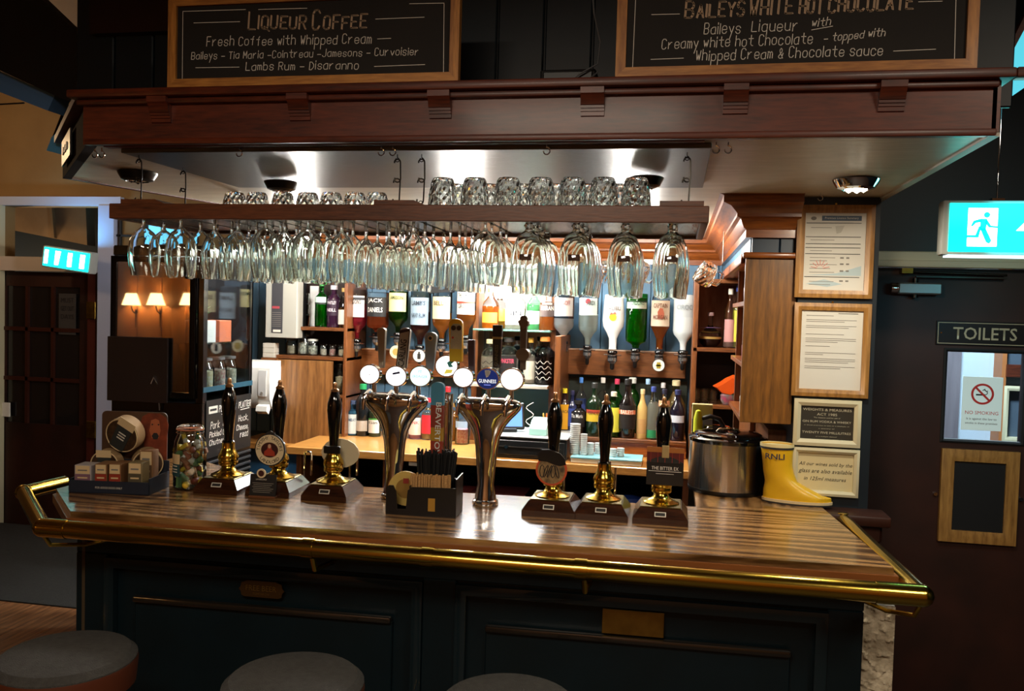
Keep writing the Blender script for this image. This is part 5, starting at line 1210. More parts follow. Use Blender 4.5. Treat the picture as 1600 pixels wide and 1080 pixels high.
opt('upside-down bottle of pink-red gin with white label, leftmost optic', 557, 453, 530, 30, liquid='#a82436', fill=.72, lab='#d9d6d2', txt="GORDON'S", lz=(.12, .55), band=('#2a2a2c', .08, .2))
opt('upside-down square bottle of amber whiskey with black label, second optic', 590, 457, 520, 33, style='sqoptic', liquid='#8c3a16', fill=.5, lab='#141414', txt='JACK|DANIELS', tcol='#d8d4cc', lz=(.12, .6))
opt('upside-down green glass whiskey bottle with cream-yellow label', 622, 451, 520, 29, glass='#3f7a2c', liquid='#2c5a1e', fill=.55, lab='#e0d698', txt='JAMESON', tcol='#3a4a1e', lz=(.10, .52))
opt('upside-down bottle of dark rum with pale blue label', 656, 455, 540, 30, liquid='#3a1216', fill=.62, lab='#8ea4b6', txt="LAMB'S|NAVY RUM", tcol='#26303c', lz=(.12, .62))
opt('upside-down bottle of golden whisky with cream label, before the blue boards', 690, 455, 530, 29, liquid='#b0641c', fill=.55, lab='#d9cfa0', txt="BELL'S", tcol='#5a4420', lz=(.12, .58))
opt('upside-down amber whisky bottle with red-banded label, nearest the alcove on its left', 728, 445, 525, 29, liquid='#a0561a', fill=.5, lab='#dcd8cc', txt='THE FAMOUS|GROUSE', lz=(.12, .58), band=('#a83a28', .45, .55))
def smir(t, R, H, fz, Rl, sy): P('red_neck', MB().lathe([(0, .0), (R * .34, 0), (R * .36, H * .1), (0, H * .1)], 14), cmat('#b01e24'), t)
opt('upside-down clear vodka bottle with red neck, first right of the alcove', 880, 462, 533, 29, liquid='#d8dcdc', fill=.5, lab='#d4d0cc', txt='SMIRNOFF', tcol='#8a3a34', lz=(.05, .45), extra=smir)
def bac(t, R, H, fz, Rl, sy): P('red_roundel', disc_y(.016, -.001, 0), cmat('#a8323a'), t, loc=(0, -R * .9 - .003, H * .84))
opt('upside-down clear rum bottle with a red roundel', 918, 458, 540, 28, liquid='#cfe0d8', fill=.6, lab='#c6d6d0', txt='BACARDI', tcol='#4a5a5a', lz=(.10, .42), extra=bac)
def mal(t, R, H, fz, Rl, sy):
    P('sun', disc_y(.022, -.001, 0), cmat('#e2b424'), t, loc=(0, -R * .86 - .003, H * .60)); P('palm_print', MB().prism([(-.02, .0), (-.012, .018), (0, .01), (.012, .02), (.022, .004), (.0, .004)], -.002, -.001, 'Y'), cmat('#b8604a'), t, loc=(0, -R * .86 - .003, H * .64))
    P('lettering', text_mesh('MALIBU', w=R * 1.5, h=R * .36, m=cmat('#4a4440'), bend=Rl), None, t, loc=(0, 0, H * .76))
opt('upside-down opaque white rum bottle with yellow sun print', 957, 461, 548, 31, style='bell', glass='#e6e6e2', solid=True, extra=mal)
opt('upside-down bright green gin bottle in the right optic row', 993, 459, 545, 30, style='sqoptic', glass='#1f9a2c', liquid='#1da32a', fill=.92, lab='#cfe8d8', txt="GORDON'S", tcol='#1e5a2a', lz=(.13, .27), band=('#14321c', 0, .2))
def cap_(t, R, H, fz, Rl, sy): P('print_figure', MB().prism([(-.018, -.03), (.012, -.03), (.018, 0), (.01, .03), (-.006, .034), (-.02, .01)], -.001, 0, 'Y'), cmat('#a8563a'), t, loc=(.004, -R * .86 - .004, H * .68))
opt('upside-down spiced rum bottle, amber, above the round white badge', 1030, 463, 548, 28, style='bell', liquid='#a8541a', fill=.52, lab='#d6c6ae', txt='CAPTAIN|MORGAN', tcol='#6a3a20', lz=(.08, .55), extra=cap_, badge='#8a7a20')
opt('upside-down frosted white vodka bottle, rightmost optic', 1067, 461, 548, 30, glass='#c4cccc', solid=True, lab='#b4bcbe', txt='CIROC', tcol='#8a9496', lz=(.15, .4))
for p, lb, bd in ((608, 'cream', '#b8a060'),): pass
t = bpy.data.objects['bottle.003']
c = at(655, 556, Y=5.0)
q_ = T('optic_badge', 'round white badge with dark bottle print under the pale blue labelled optic', 'badge', c)
P('disc', disc_y(.040, -.004, 0), mat('badge_white', '#dedad0'), q_); P('rim', MB().tube([(math.cos(k * PI / 10) * .04, -.004, math.sin(k * PI / 10) * .04) for k in range(21)], .0025, 5, False), INK, q_); P('print', MB().box(-.010, .010, -.006, -.004, -.02, .012).box(-.005, .005, -.006, -.004, .012, .024), INK, q_)
P('clip', MB().box(-.008, .008, 0, .06, -.005, .005), BLACK, q_)
c = at(619, 550, Y=5.0)
q_ = T('optic_badge', 'round cream badge with gold print behind the black-edged tap handle', 'badge', c)
P('disc', disc_y(.040, -.004, 0), cmat('#cfc6a8'), q_); P('print', disc_y(.022, -.005, -.004), cmat('#a8904c'), q_); P('clip', MB().box(-.008, .008, 0, .06, -.005, .005), BLACK, q_)
# alcove, upper shelf
G1 = 'bottles on the glass shelf in the lit alcove'
bottle('orange liqueur bottle at the left of the alcove glass shelf', 766, 512, 450, 26, 5.12, 'tall', liquid='#e0701a', fill=.55, lab='#e88a2a', lz=(.15, .4), cap='#d8722a', z=zs, group=G1)
bottle('amber bottle with yellow label, second on the alcove glass shelf', 780, 512, 452, 22, 5.20, 'spirit', liquid='#d89a2a', fill=.5, lab='#e8d23c', lz=(.2, .5), cap='#c86a3a', z=zs, group=G1)
bottle('broad clear bottle with white label in the middle of the alcove glass shelf', 805, 512, 450, 32, 5.12, 'stubby', liquid='#f0ead8', fill=.5, lab='#e4e0d8', txt='GIN', lz=(.12, .5), cap='#dcdcd8', z=zs, group=G1)
bottle('pale green bottle with a leaf-green neck on the alcove glass shelf', 834, 512, 450, 24, 5.13, 'tall', glass='#a8e8b4', liquid='#b6eec0', fill=.6, lab='#bfe8c4', lz=(.15, .45), cap='#2a9a4a', z=zs, group=G1)
bottle('amber bottle with a dark square label at the right of the alcove glass shelf', 856, 512, 455, 28, 5.12, 'square', liquid='#b0581e', fill=.6, lab='#3a2a24', txt='ARRAN', tcol='#d8c8b0', lz=(.35, .65), cap='#2a2420', z=zs, group=G1)
G2 = 'bottles on the ledge below the glass shelf'
def scr(col_):
    def f(t, R, H, fz, Rl, sy):
        mb = MB()
        for q in range(4):
            z0 = H * (.14 + q * .11); mb.tube([(Rl * 1.0 * math.sin(-.9 + k * .2), -Rl * 1.0 * math.cos(-.9 + k * .2) * sy, z0 + math.sin(k * 1.7 + q) * H * .035) for k in range(10)], .0018, 4)
        P('scroll_print', mb, cmat(col_), t)
    return f
bottle('clear round-shouldered bottle with black scroll print below the glass shelf, left', 766, 598, 530, 30, 5.10, 'stubby', liquid='#e8e4d0', fill=.6, cap='#c8b890', z=zs2, group=G2, extra=scr('#20201e'))
bottle('clear bottle with black and pink label below the glass shelf', 794, 598, 527, 30, 5.12, 'stubby', liquid='#e0e4ea', fill=.6, lab='#1c181a', txt='PINKSTER', tcol='#c8506a', lz=(.2, .6), cap='#2a2624', z=zs2, group=G2)
bottle('clear bottle with gold cap beside the bronze tap handle', 828, 598, 528, 22, 5.12, 'spirit', liquid='#e8e0d0', fill=.6, lab='#c9c4b4', lz=(.1, .5), cap='#c8963c', z=zs2, group=G2)
bottle('bottle with white zigzag pattern and orange stopper, right on the ledge', 850, 598, 526, 30, 5.10, 'stubby', glass='#6a6a7a', liquid='#4a3a3a', fill=.6, cap='#d0803a', z=zs2, group=G2, extra=scr('#e6e2dc'))
# right: liqueurs on the riser (back row then front row)
G3 = 'liqueur bottles on the riser'
def row(specs, Y, grp, z):
    for s in specs: bottle(s[0], s[1], s[2], s[3], s[4], Y, s[5], z=z, group=grp, **s[6])
row([('clear bottle with bright blue cap in the rear row of the riser', 906, 672, 590, 16, 'spirit', dict(liquid='#6a8ad0', fill=.6, cap='#4a86d8', lab='#3a4a8a', lz=(.2, .5))),
 ('clear bottle with white cap and peach label in the rear row', 940, 672, 590, 18, 'spirit', dict(liquid='#d8d0c0', fill=.5, cap='#e0dcd4', lab='#c88a5a', lz=(.3, .55))),
 ('green bottle with pink-red cap in the rear row of the riser', 962, 672, 592, 20, 'spirit', dict(glass='#3f9a4a', liquid='#2f8a3c', fill=.8, cap='#c03a5a')),
 ('green bottle with white cap in the rear row behind the cream liqueur', 986, 672, 590, 22, 'stubby', dict(glass='#3f9a4a', liquid='#38943f', fill=.8, cap='#d8dcd4')),
 ('clear bottle with pale blue cap in the rear row', 1010, 672, 592, 16, 'tall', dict(liquid='#9ab4c8', fill=.7, cap='#9ac0e0')),
 ('clear bottle with frosted cap in the rear row', 1034, 672, 598, 16, 'tall', dict(liquid='#c8ccc0', fill=.6, cap='#c8c8c8')),
 ('big-shouldered pale gold bottle with cream cap at the end of the rear row', 1054, 676, 594, 30, 'bell', dict(glass='#d8c89a', liquid='#c8b47a', fill=.8, cap='#d8cca0'))], 5.15, G3, RZ0 + .001)
row([('tall dark bottle with orange-yellow label and yellow cap, leftmost on the riser', 881, 672, 607, 20, 'spirit', dict(glass='#2a1a1a', solid=True, cap='#d8c82a', lab='#d89a1c', txt='TUACA', lz=(.12, .66))),
 ('blue-labelled dark bottle at the left of the riser', 893, 668, 610, 18, 'spirit', dict(glass='#1c2240', solid=True, cap='#202040', lab='#2c3c7a', lz=(.2, .6))),
 ('squat black bottle with white script and red dot on the riser', 902, 676, 626, 25, 'stubby', dict(glass='#0d0b0d', solid=True, cap='#14110f', lab='#151113', txt='Tia Maria', tcol='#d8d4d0', lz=(.25, .7))),
 ('dark green bottle with yellow and red label on the riser', 927, 680, 598, 24, 'spirit', dict(glass='#122417', solid=True, cap='#2a2a28', lab='#c8a82c', txt='PERNOD', lz=(.28, .5), band=('#b0402c', .7, 1))),
 ('green bottle with long yellow label and round seal on the riser', 957, 682, 612, 22, 'spirit', dict(glass='#4a8a34', liquid='#4a8a34', fill=.8, cap='#d8ccb4', lab='#dcd64a', lz=(.12, .66))),
 ('black cream liqueur bottle with red-brown banner label on the riser', 979, 683, 592, 27, 'bell', dict(glass='#100c0c', solid=True, cap='#14100e', lab='#191211', txt='BAILEYS', tcol='#e8dcc8', lz=(.16, .56), band=('#c8502c', .0, .0) if False else ('#c86a4a', .62, .8))),
 ('slim gold and cream bottle on the riser', 1002, 684, 608, 16, 'tall', dict(glass='#c8a868', solid=True, cap='#d8c490', lab='#b8905a', lz=(.1, .4))),
 ('clear bottle with green base on the riser', 1019, 685, 604, 18, 'tall', dict(liquid='#d0dcd0', fill=.7, cap='#2a3a78', lab='#1f7a4a', lz=(.03, .18))),
 ('black-capped clear bottle behind the rightmost pump handle', 1036, 687, 608, 18, 'tall', dict(liquid='#b0b0a0', fill=.6, cap='#1a1a2c', lab='#c08a64', lz=(.66, .78))),
 ('tall navy bottle with silver band, rightmost on the riser', 1057, 688, 609, 22, 'tall', dict(glass='#15121f', solid=True, cap='#1c2044', lab='#c4ccd8', lz=(.36, .50)))], 4.93, G3, RZ0 + .001)
# left part of back counter
G4 = 'bottles on the back counter behind the fonts'
row([('light blue gin bottle with white label, leftmost on the back counter', 551, 690, 626, 23, 'square', dict(glass='#8cc4e0', liquid='#8ac8e8', fill=.75, cap='#3a4a6a', lab='#c8d8dc', txt='BOMBAY', tcol='#3a5a7a', lz=(.06, .62))),
 ('black-labelled green-capped bottle between blue gin and white-labelled bottle', 566, 678, 600, 22, 'stubby', dict(glass='#16181a', solid=True, cap='#1f8a50', lab='#b0aaa0', lz=(.1, .3))),
 ('dark wine bottle with white label and green shoulder', 585, 690, 622, 20, 'wine', dict(glass='#1e2a1c', solid=True, cap='#8a2a2c', lab='#d4d2cc', txt='Gin', lz=(.10, .48), band=('#3a8a3a', .9, 1))),
 ('small pink bottle behind the left font column', 626, 692, 640, 16, 'spirit', dict(liquid='#d87a8a', fill=.7, cap='#c8a8a8', lab='#d89aa4', lz=(.1, .5))),
 ('pink gin bottle with white and rose label behind the banded handle', 649, 694, 636, 22, 'square', dict(liquid='#dc8a8c', fill=.5, cap='#5a6a5a', lab='#dcd4cc', txt='PINK', tcol='#b04a5a', lz=(.14, .68))),
 ('bottle with red label behind the banded handle', 668, 690, 622, 20, 'spirit', dict(liquid='#c8a060', fill=.6, cap='#c02430', lab='#c42434', lz=(.15, .6))),
 ('tall yellow liqueur bottle behind the fonts', 698, 694, 604, 20, 'tall', dict(glass='#d8b44a', liquid='#d8a43a', fill=.7, cap='#c82a34', lab='#e0cfa0', lz=(.3, .55))),
 ('amber bottle beside the red and white one behind the fonts', 708, 692, 630, 16, 'spirit', dict(liquid='#c07a24', fill=.8, cap='#8a6a2a'))], 5.05, G4, BZ)
t = T('sweet_jar', 'clear tub of pink and red straws left of the till drawer', 'tub', (at(722, 694, Y=4.95).x, 4.95, BZ))
P('tub', MB().lathe([(0, 0), (.042, 0), (.044, .006), (.044, .15), (.046, .155), (.042, .155), (.042, .006), (0, .006)], 24), THIN, t)
P('contents', MB().lathe([(0, .008), (.039, .008), (.039, .09), (0, .10)], 20), mat('pink_sweets', '#d8545c', .6, var='#f0b0b0', vscale=90), t); P('label', MB().lathe([(.0445, .10), (.0445, .14)], 8, a0=-PI * .8, a1=-PI * .2), cmat('#9ab8d8'), t)
# till
c0 = at(745, 702, Y=4.56); c1 = at(868, 702, Y=4.56)
t = T('cash_till', 'black cash drawer with a round silver lock on the back counter', 'till', (0, 0, 0))
P('body', MB().box(c0.x, c1.x + .06, 4.56, 4.95, BZ + .001, BZ + .115, .004), mat('till_black', '#141618', .35), t)
P('drawer_front', MB().box(c0.x + .02, c1.x + .05, 4.552, 4.56, BZ + .02, BZ + .10, .003), MATS['till_black'], t)
P('groove', MB().box(c0.x + .05, c1.x + .03, 4.548, 4.553, BZ + .062, BZ + .066), INK, t)
P('lock', disc_y(.010, -.008, 0), CHROME, t, loc=(at(791, 697, Y=4.55).x, 4.552, BZ + .062))
P('top_lip', MB().box(c0.x - .005, c1.x + .065, 4.55, 4.95, BZ + .115, BZ + .122, .002), mat('grey_lip', '#8a8f90', .4), t)
c = at(795, 665, Y=4.7)
t = T('till_screen', 'touch screen of the till, glowing blue, tilted on its stand', 'screen', (c.x - .01, 4.72, BZ + .123), rot=(0, 0, .35))
P('stand', MB().box(-.05, .05, -.03, .05, 0, .02, .004).cyl((0, .03, .01), (0, .03, .12), .02), BLACK, t)
P('casing', MB().box(-.10, .10, 0, .02, .012, .165, .006), BLACK, t, rot=(-.25, 0, 0)); P('display', MB().box(-.085, .085, -.002, 0, .028, .150), SCREEN, t, rot=(-.25, 0, 0))
c = at(838, 668, Y=4.62)
t = T('card_reader', 'pale mint card reader with a coiled white cable beside the till screen', 'card reader', (c.x + .01, 4.68, BZ + .123), rot=(0, 0, -.1))
P('body', MB().prism([(-.05, 0), (-.05, .035), (.0, .075), (.05, .09), (.05, 0)], -.048, .048, 'X'), mat('mint_plastic', '#a8d6cc', .4), t)
P('display', MB().box(-.034, .034, -.004, 0, .0, .036), cmat('#c8d8d0'), t, loc=(0, -.030, .046), rot=(-.7, 0, 0)); P('keys', MB().box(-.03, .03, -.003, 0, .0, .02), cmat('#5a6a6a'), t, loc=(0, -.046, .03), rot=(-.7, 0, 0))
P('cable', MB().tube([(-.06 + .022 * math.sin(k * .9), 0, .01 + k * .011) for k in range(16)], .0025, 6), WPLAS, t)
# pen pot with pens
t = T('pen_pot', 'small pot of pens and a white stylus left of the liqueur bottles', 'pot', (at(868, 640, Y=5.0).x - .03, 4.85, BZ + .001))
P('pot', MB().lathe([(0, 0), (.03, 0), (.034, .13), (.031, .13), (.028, .005), (0, .005)], 20), BLACK, t)
for k, (dx_, mm) in enumerate(((-.02, '#c8a050'), (.015, '#d8d8d8'), (0, '#c86a2a'))): P('pen', MB().cyl((0, 0, .01), (dx_, 0, .22), .005, seg=8), cmat(mm), t)
# measure cups on the drip tray
x0, x1, z0, z1 = rect(893, 705, 1003, 718, 4.56)
t = T('bar_mat', 'pale blue-edged white tray holding stacked measures', 'tray', (0, 0, 0)); P('tray', MB().box(x0, x1, 4.53, 4.72, BZ + .001, BZ + .03, .003), mat('tray_white', '#cfd0c4', .5), t); P('blue_edge', MB().box(x0 - .002, x1 + .002, 4.526, 4.724, BZ + .026, BZ + .034, .001), mat('aqua_edge', '#7fb8c4', .3), t)
for i, (p, pt, wd, Y) in enumerate(((898, 662, 17, 4.62), (912, 678, 11, 4.6), (922, 692, 13, 4.62), (934, 692, 10, 4.66), (958, 701, 12, 4.6), (970, 700, 12, 4.62))):
    zt = at(p, pt, Y=Y).z; R = wd / 2 * Y / F; z0 = BZ + .0345; H = zt - z0; x = at(p, 700, Y=Y).x
    mb = MB(); nn = max(4, int(H / .011)); pr = [(0, 0)]
    for k in range(nn): pr += [(R * .9, H * k / nn), (R, H * (k + .9) / nn)]
    pr += [(R * .8, H), (0, H)]
    t = T('cup_stack', ['tallest stack of white plastic cups on the blue-edged tray', 'thin stack of white cups, second from the left on the tray', 'short wide stack of white cups left of the unbadged pump', 'short white cup stack just left of the black pump handle', 'low white cup stack just right of the black pump handle', 'rightmost low white cup stack on the tray'][i], 'cups', (x, Y, z0), 'stacked white cups on the tray')
    P('cups', mb.lathe(pr, 20), mat('cup_white', '#c8c8c4', .3, .15), t)
# ---------------------------------------------------------------- left shelf unit
YS = 4.96
def zz(p, q, Y=YS): return at(p, q, Y=Y).z
ux0, ux1 = at(433, 600, Y=YS).x, at(541, 600, Y=YS).x
ls = T('shelf_unit', 'wooden shelf unit on the left back wall with an oak cupboard door', 'shelf unit', (0, 0, 0))
zA, zB, zC, zD = zz(490, 511), zz(490, 557), zz(490, 562), zz(480, 697)
P('top_shelf', MB().box(at(465, 511, Y=YS).x, ux1, YS, 5.28, zA - .022, zA, .002), SHX, ls)
P('lower_shelf', MB().box(ux0 - .02, ux1, YS, 5.28, zB - .022, zB, .002), SHX, ls)
P('side', MB().box(ux1 - .02, ux1, YS - .01, 5.28, zD, zz(547, 440), .002), SHZ, ls)
P('side', MB().box(ux0 - .02, ux0, YS, 5.28, zD, zB - .022), SHZ, ls)
P('back', MB().box(ux0, ux1, 5.27, 5.29, zD, zz(540, 440)), mat('dark_shelf_back', '#241410', .6), ls)
xm = at(520, 600, Y=YS).x
P('door', MB().box(ux0, xm, YS - .015, YS + .005, zD, zB - .026, .002), wood('cupboard_oak', '#5f3c1c', '#96683a', 'Z', .4, .3, .8, .2, 5), ls)
P('niche_shelf', MB().box(xm, ux1, YS, 5.27, zz(533, 618) - .018, zz(533, 618), .002), SHX, ls)
P('lower_niche', MB().box(xm, ux1 - .02, YS + .1, YS + .12, zD, zz(533, 618) - .02), BMATT, ls)
c = at(532, 616, Y=5.05)
def cjar(label, px_, z, Y, wpx, hpx, col_, lid='#8a8a88', grp='small jars on the left shelf', cat='jar'):
    x = at(px_, 540, Y=Y).x; R = wpx / 2 * Y / F; H = hpx * Y / F
    t = T('jar', label, cat, (x, Y, z), grp)
    P('glass_body', MB().lathe([(0, 0), (R * .9, 0), (R, R * .2), (R, H * .7), (R * .8, H * .82), (R * .78, H * .86), (R * .74, H * .86), (R * .76, H * .8), (R * .94, H * .68), (R * .94, R * .25), (0, R * .2)], 20), THIN, t)
    P('contents', MB().lathe([(0, R * .22), (R * .86, R * .25), (R * .86, H * .55), (0, H * .6)], 14), mat('jarfill' + col_[1:], col_, .6, var='#d8c8a8', vscale=90), t)
    P('lid', MB().lathe([(0, H * .86), (R * .84, H * .86), (R * .84, H * .97), (0, H)], 18), cmat(lid) if lid != 'glass' else GLASS, t)
cjar('swing-top glass jar of gold wrapped sweets in the niche beside the oak cupboard', 532, zz(533, 618), 5.06, 22, 50, '#b8862c', 'glass')
for i, (p, w_, h_, cl, ld, lb) in enumerate(((456, 20, 27, '#b8a070', '#3a3834', 'jar with cream wrapped contents, leftmost on the left lower shelf'), (474, 22, 36, '#5a5850', '#4a4a48', 'tall dark jar on the left lower shelf'), (489, 20, 28, '#2a2a28', '#c8c8c0', 'dark jar with two pale spots on the left lower shelf'),
        (506, 13, 20, '#a88a70', 'glass', 'small clear jar left of the pink one on the lower shelf'), (520, 13, 20, '#c85a5a', 'glass', 'small jar with pink-red contents on the lower shelf'), (534, 13, 20, '#c8a070', 'glass', 'small jar with peach contents at the right of the lower shelf'))):
    cjar(lb, p, zB, 5.06, w_, h_, cl, ld)
G5 = 'bottles on the left upper shelf'
row([('bright green gin bottle with white band on the left upper shelf', 502, 508, 440, 21, 'spirit', dict(glass='#1f9a2c', liquid='#1f9a2c', fill=.75, cap='#2a7a34', lab='#c8dccf', lz=(.5, .66), band=('#24302a', 0, .25))),
 ('dark purple gin bottle with white lettering on the left upper shelf', 521, 508, 446, 22, 'stubby', dict(glass='#2c1428', solid=True, cap='#c8c0c8', lab='#2e162a', txt='WHITLEY|NEILL', tcol='#dcd4d8', lz=(.28, .66))),
 ('short bottle with slanted cream label, right of the purple gin', 536, 508, 450, 16, 'bell', dict(liquid='#8a5a2a', fill=.5, cap='#b08a4a', lab='#d4cfc4', lz=(.08, .45)))], 5.04, G5, zA)
t = T('glass_stack', 'stack of three clear tumblers at the left of the upper shelf', 'tumbler', (at(474, 500, Y=5.06).x, 5.06, zA))
for k in range(3): P('tumbler', MB().lathe([(0, 0), (.034, 0), (.040, .068), (.0385, .068), (.033, .006), (0, .006)], 20), GLASS if k else mat('amber_glass', '#b8744a', .03, trans=1), t, loc=(0, 0, k * .07))
S('white_card', MB().box(at(484, 480, Y=5.2).x, at(497, 480, Y=5.2).x, 5.2, 5.21, zA, zA + .26), WHITEP, 'white card standing behind the green gin bottle', 'card')
# framed long poster left
x0, x1, z0, z1 = rect(415, 440, 464, 528, 4.90)
t = T('boxed_bottle', 'tall pale grey gift box with dark printed panel hung beside the left shelves', 'box', (0, 0, 0))
P('box', MB().box(x0, x1, 4.90, 5.0, z0, z1 + .06, .003), mat('box_grey', '#a8a69c', .5), t); P('back_edge', MB().box(x0 - .006, x1 + .006, 4.985, 5.02, z0 - .008, z1 + .07), BLACK, t)
w_ = x1 - x0
P('dark_panel', MB().box(x0 + w_ * .20, x0 + w_ * .55, 4.897, 4.90, z0 + .03, z1 + .05), mat('panel_dark', '#3c3c40', .5), t)
P('red_mark', MB().box(x0 + w_ * .22, x0 + w_ * .45, 4.8955, 4.897, z0 + .18, z0 + .195), cmat('#a04048'), t); P('white_mark', MB().box(x0 + w_ * .26, x0 + w_ * .5, 4.8955, 4.897, z0 + .035, z0 + .05), PLQ, t)
mb = MB(); [mb.box(x0 + w_ * .22, x0 + w_ * .5, 4.8955, 4.897, z0 + .07 + k * .012, z0 + .073 + k * .012) for k in range(8)]
P('small_print', mb, GREYINK, t)
# fixture carrying boxes
x0 = at(421, 545, Y=4.95).x
sf = S('corner_bracket_shelf', MB().box(x0 - .04, x0 + .055, 4.92, 5.29, zz(421, 559, 4.95) - .012, zz(421, 559, 4.95)), SHX, 'small wooden ledge under the stack of white cartons', 'shelf')
for k in range(3): S('carton', MB().box(-.04, .04, 0, .06, 0, .03, .002), mat('carton_white', '#b8b2a6', .6), ['lowest of three small white cartons beside the left shelf', 'middle one of three small white cartons beside the left shelf', 'top one of three small white cartons beside the left shelf'][k], 'carton', (x0, 4.94, zz(421, 559, 4.95) + .0002 + k * .031), 'stacked white cartons')
# hand towel dispenser
c = at(411, 600, Y=4.75)
t = T('paper_towel_dispenser', 'white plastic hand towel dispenser on the blue wall at the left', 'dispenser', (c.x - .06, 4.9, zz(410, 640, 4.75)))
P('casing', MB().prism([(.0, 0), (-.10, .0), (-.14, .06), (-.15, .18), (-.14, .25), (-.10, .285), (0, .29)], -.085, .10, 'X'), WPLAS, t)
P('front_panel', MB().prism([(-.152, .08), (-.156, .18), (-.148, .235), (-.14, .235), (-.14, .08)], .03, .08, 'X'), mat('dispenser_grey', '#c4c4c4', .4), t)
P('mount', MB().box(-.08, .08, 0, .38, .05, .25), WPLAS, t); P('lever', MB().prism([(-.12, .03), (-.155, .02), (-.16, -.01), (-.13, -.03), (-.11, .0)], .02, .09, 'X'), WPLAS, t); P('mark', disc_y(.008, -.159, -.156), GREYINK, t, loc=(.055, 0, .10))
# ---------------------------------------------------------------- right shelf unit on the back wall
YR = 4.88
rx0, rx1 = at(1082, 560, Y=YR).x, at(1156, 560, Y=YR).x
z1_, z2_, z3_ = zz(1115, 544, YR), zz(1115, 633, YR), zz(1115, 436, YR)
ru = T('shelf_unit', 'wooden corner shelf unit at the right end of the back bar', 'shelf unit', (0, 0, 0))
P('upright', MB().box(rx0 - .004, rx0 + .024, YR, 5.28, BZ, z3_, .002), SHZ, ru); P('upright', MB().box(rx1 - .02, rx1 + .015, YR - .02, YR + .02, BZ, z3_), SHZ, ru)
for z_ in (z1_, z2_, z3_): P('shelf', MB().box(rx0, rx1 - .005, YR, 5.28, z_ - .022, z_, .002), SHX, ru)
P('back_upper', MB().box(rx0, .365, 5.26, 5.285, z1_, z3_), mat('patterned_oak', '#8a5038', .45, var='#a8705a', vscale=40, stretch=(1, 1, .2)), ru); P('back_lower', MB().box(rx0, .365, 5.26, 5.285, BZ - .1, z1_), mat('dark_shelf_back', '#241410', .6), ru)
P('side_board', MB().box(.365, .385, 4.14, 5.28, BZ, 1.96), SHZ, ru)
def flask(t, R, H, fz, Rl, sy): P('handle', MB().tube([(R * .9, 0, H * .36), (R * .8, 0, H * .52), (R * .3, 0, H * .62), (R * .2, 0, H * .6)], .004, 6), GLASS, t); P('gold_band', MB().lathe([(R * 1.0, H * .24), (R * 1.01, H * .30)], 20), cmat('#a88a4a'), t)
bottle('globe-shaped glass flask of dark liqueur with a long neck, right shelf', 1109, 540, 488, 33, 5.02, 'round', glass='#ffffff', liquid='#2a0a0c', fill=.26, cap='#a88a8a', lab='#8a6a94', lz=(.56, .57), z=z1_, group=None, extra=flask)
row([('tall clear bottle with pink label and cream cap on the right shelf', 1139, 540, 451, 17, 'tall', dict(liquid='#c8a8a0', fill=.3, cap='#dcd6c4', lab='#c89490', lz=(.1, .48))),
 ('yellow-patterned bottle with blue cap at the right shelf edge', 1150, 540, 446, 15, 'spirit', dict(liquid='#c8c86a', fill=.7, cap='#2a3a8a', lab='#c8c43a', lz=(.1, .6)))], 5.0, 'tall bottles on the right shelf', z1_)
for i in range(6):
    S('shot_glass', MB().lathe([(0, 0), (.020, 0), (.024, .075), (.0225, .075), (.019, .008), (0, .008)], 16), GLASS, ['small clear glass in the front row of the right shelf, left', 'small clear glass in the front row of the right shelf, middle', 'small clear glass in the front row of the right shelf, right', 'small clear glass in the rear row of the right shelf, left', 'small clear glass in the rear row of the right shelf, middle', 'small clear glass in the rear row of the right shelf, right'][i], 'glass', (at(1088 + (i % 3) * 13, 620, Y=4.95).x, 4.95 + (i // 3) * .12, z2_), 'small glasses on the right shelf')
mb = MB(); pts = [(-.07, .03), (-.03, -.005), (.03, -.02), (.07, .01), (.075, .09), (.04, .10), (-.0, .075), (-.03, .05)]
t = T('snack_bag', 'crumpled orange and green foil snack bag on the right shelf', 'bag', (at(1134, 600, Y=4.95).x, 4.93, z2_ + .075))
mb = MB(); ring = []
for j in range(5):
    yv = -.035 + j * .0175; k_ = 1 - abs(j - 2) * .12
    ring.append([mb.bm.verts.new((a * k_ + random.uniform(-.004, .004), yv, b * k_ + random.uniform(-.004, .004))) for a, b in pts])
for A, B in zip(ring, ring[1:]):
    for k in range(8): mb.bm.faces.new((A[k], A[(k + 1) % 8], B[(k + 1) % 8], B[k]))
mb.bm.faces.new(ring[0]); mb.bm.faces.new(ring[-1][::-1])
P('orange_foil', mb, mat('orange_foil', '#d8561c', .3, .3), t)
mb = MB(); mb.lathe([(0, -.075), (.035, -.074), (.05, -.05), (.052, -.02), (.035, .0), (0, .005)], 9, sy=.7)
P('multi_foil', mb, mat('multi_foil', '#1f6a5a', .3, .3, var='#b02a5a', vscale=30), t, loc=(.02, 0, 0))
S('kettle', MB().lathe([(0, 0), (.05, 0), (.055, .02), (.05, .10), (.035, .14), (0, .15)], 24), BGLOSS, 'black rounded kettle on the shelf behind the ice bucket', 'kettle', (at(1118, 670, Y=4.7).x, 4.62, BZ + .101)) if False else None
t = T('coffee_jug', 'black kettle with a broad loop handle behind the ice bucket lid', 'kettle', (at(1120, 670, Y=4.0).x, 4.0, CT))
P('body', MB().lathe([(0, 0), (.070, 0), (.078, .02), (.074, .16), (.056, .205), (0, .21)], 24), BGLOSS, t); P('handle', MB().tube([(-.06, 0, .17), (-.085, 0, .20), (-.07, 0, .235), (-.03, 0, .248), (.01, 0, .235), (.03, 0, .20)], .011, 8), BLACK, t)
t = T('cleaner_bottle', 'bright yellow-green upright bottle behind the ice bucket', 'bottle', (at(1090, 680, Y=4.0).x, 4.0, CT))
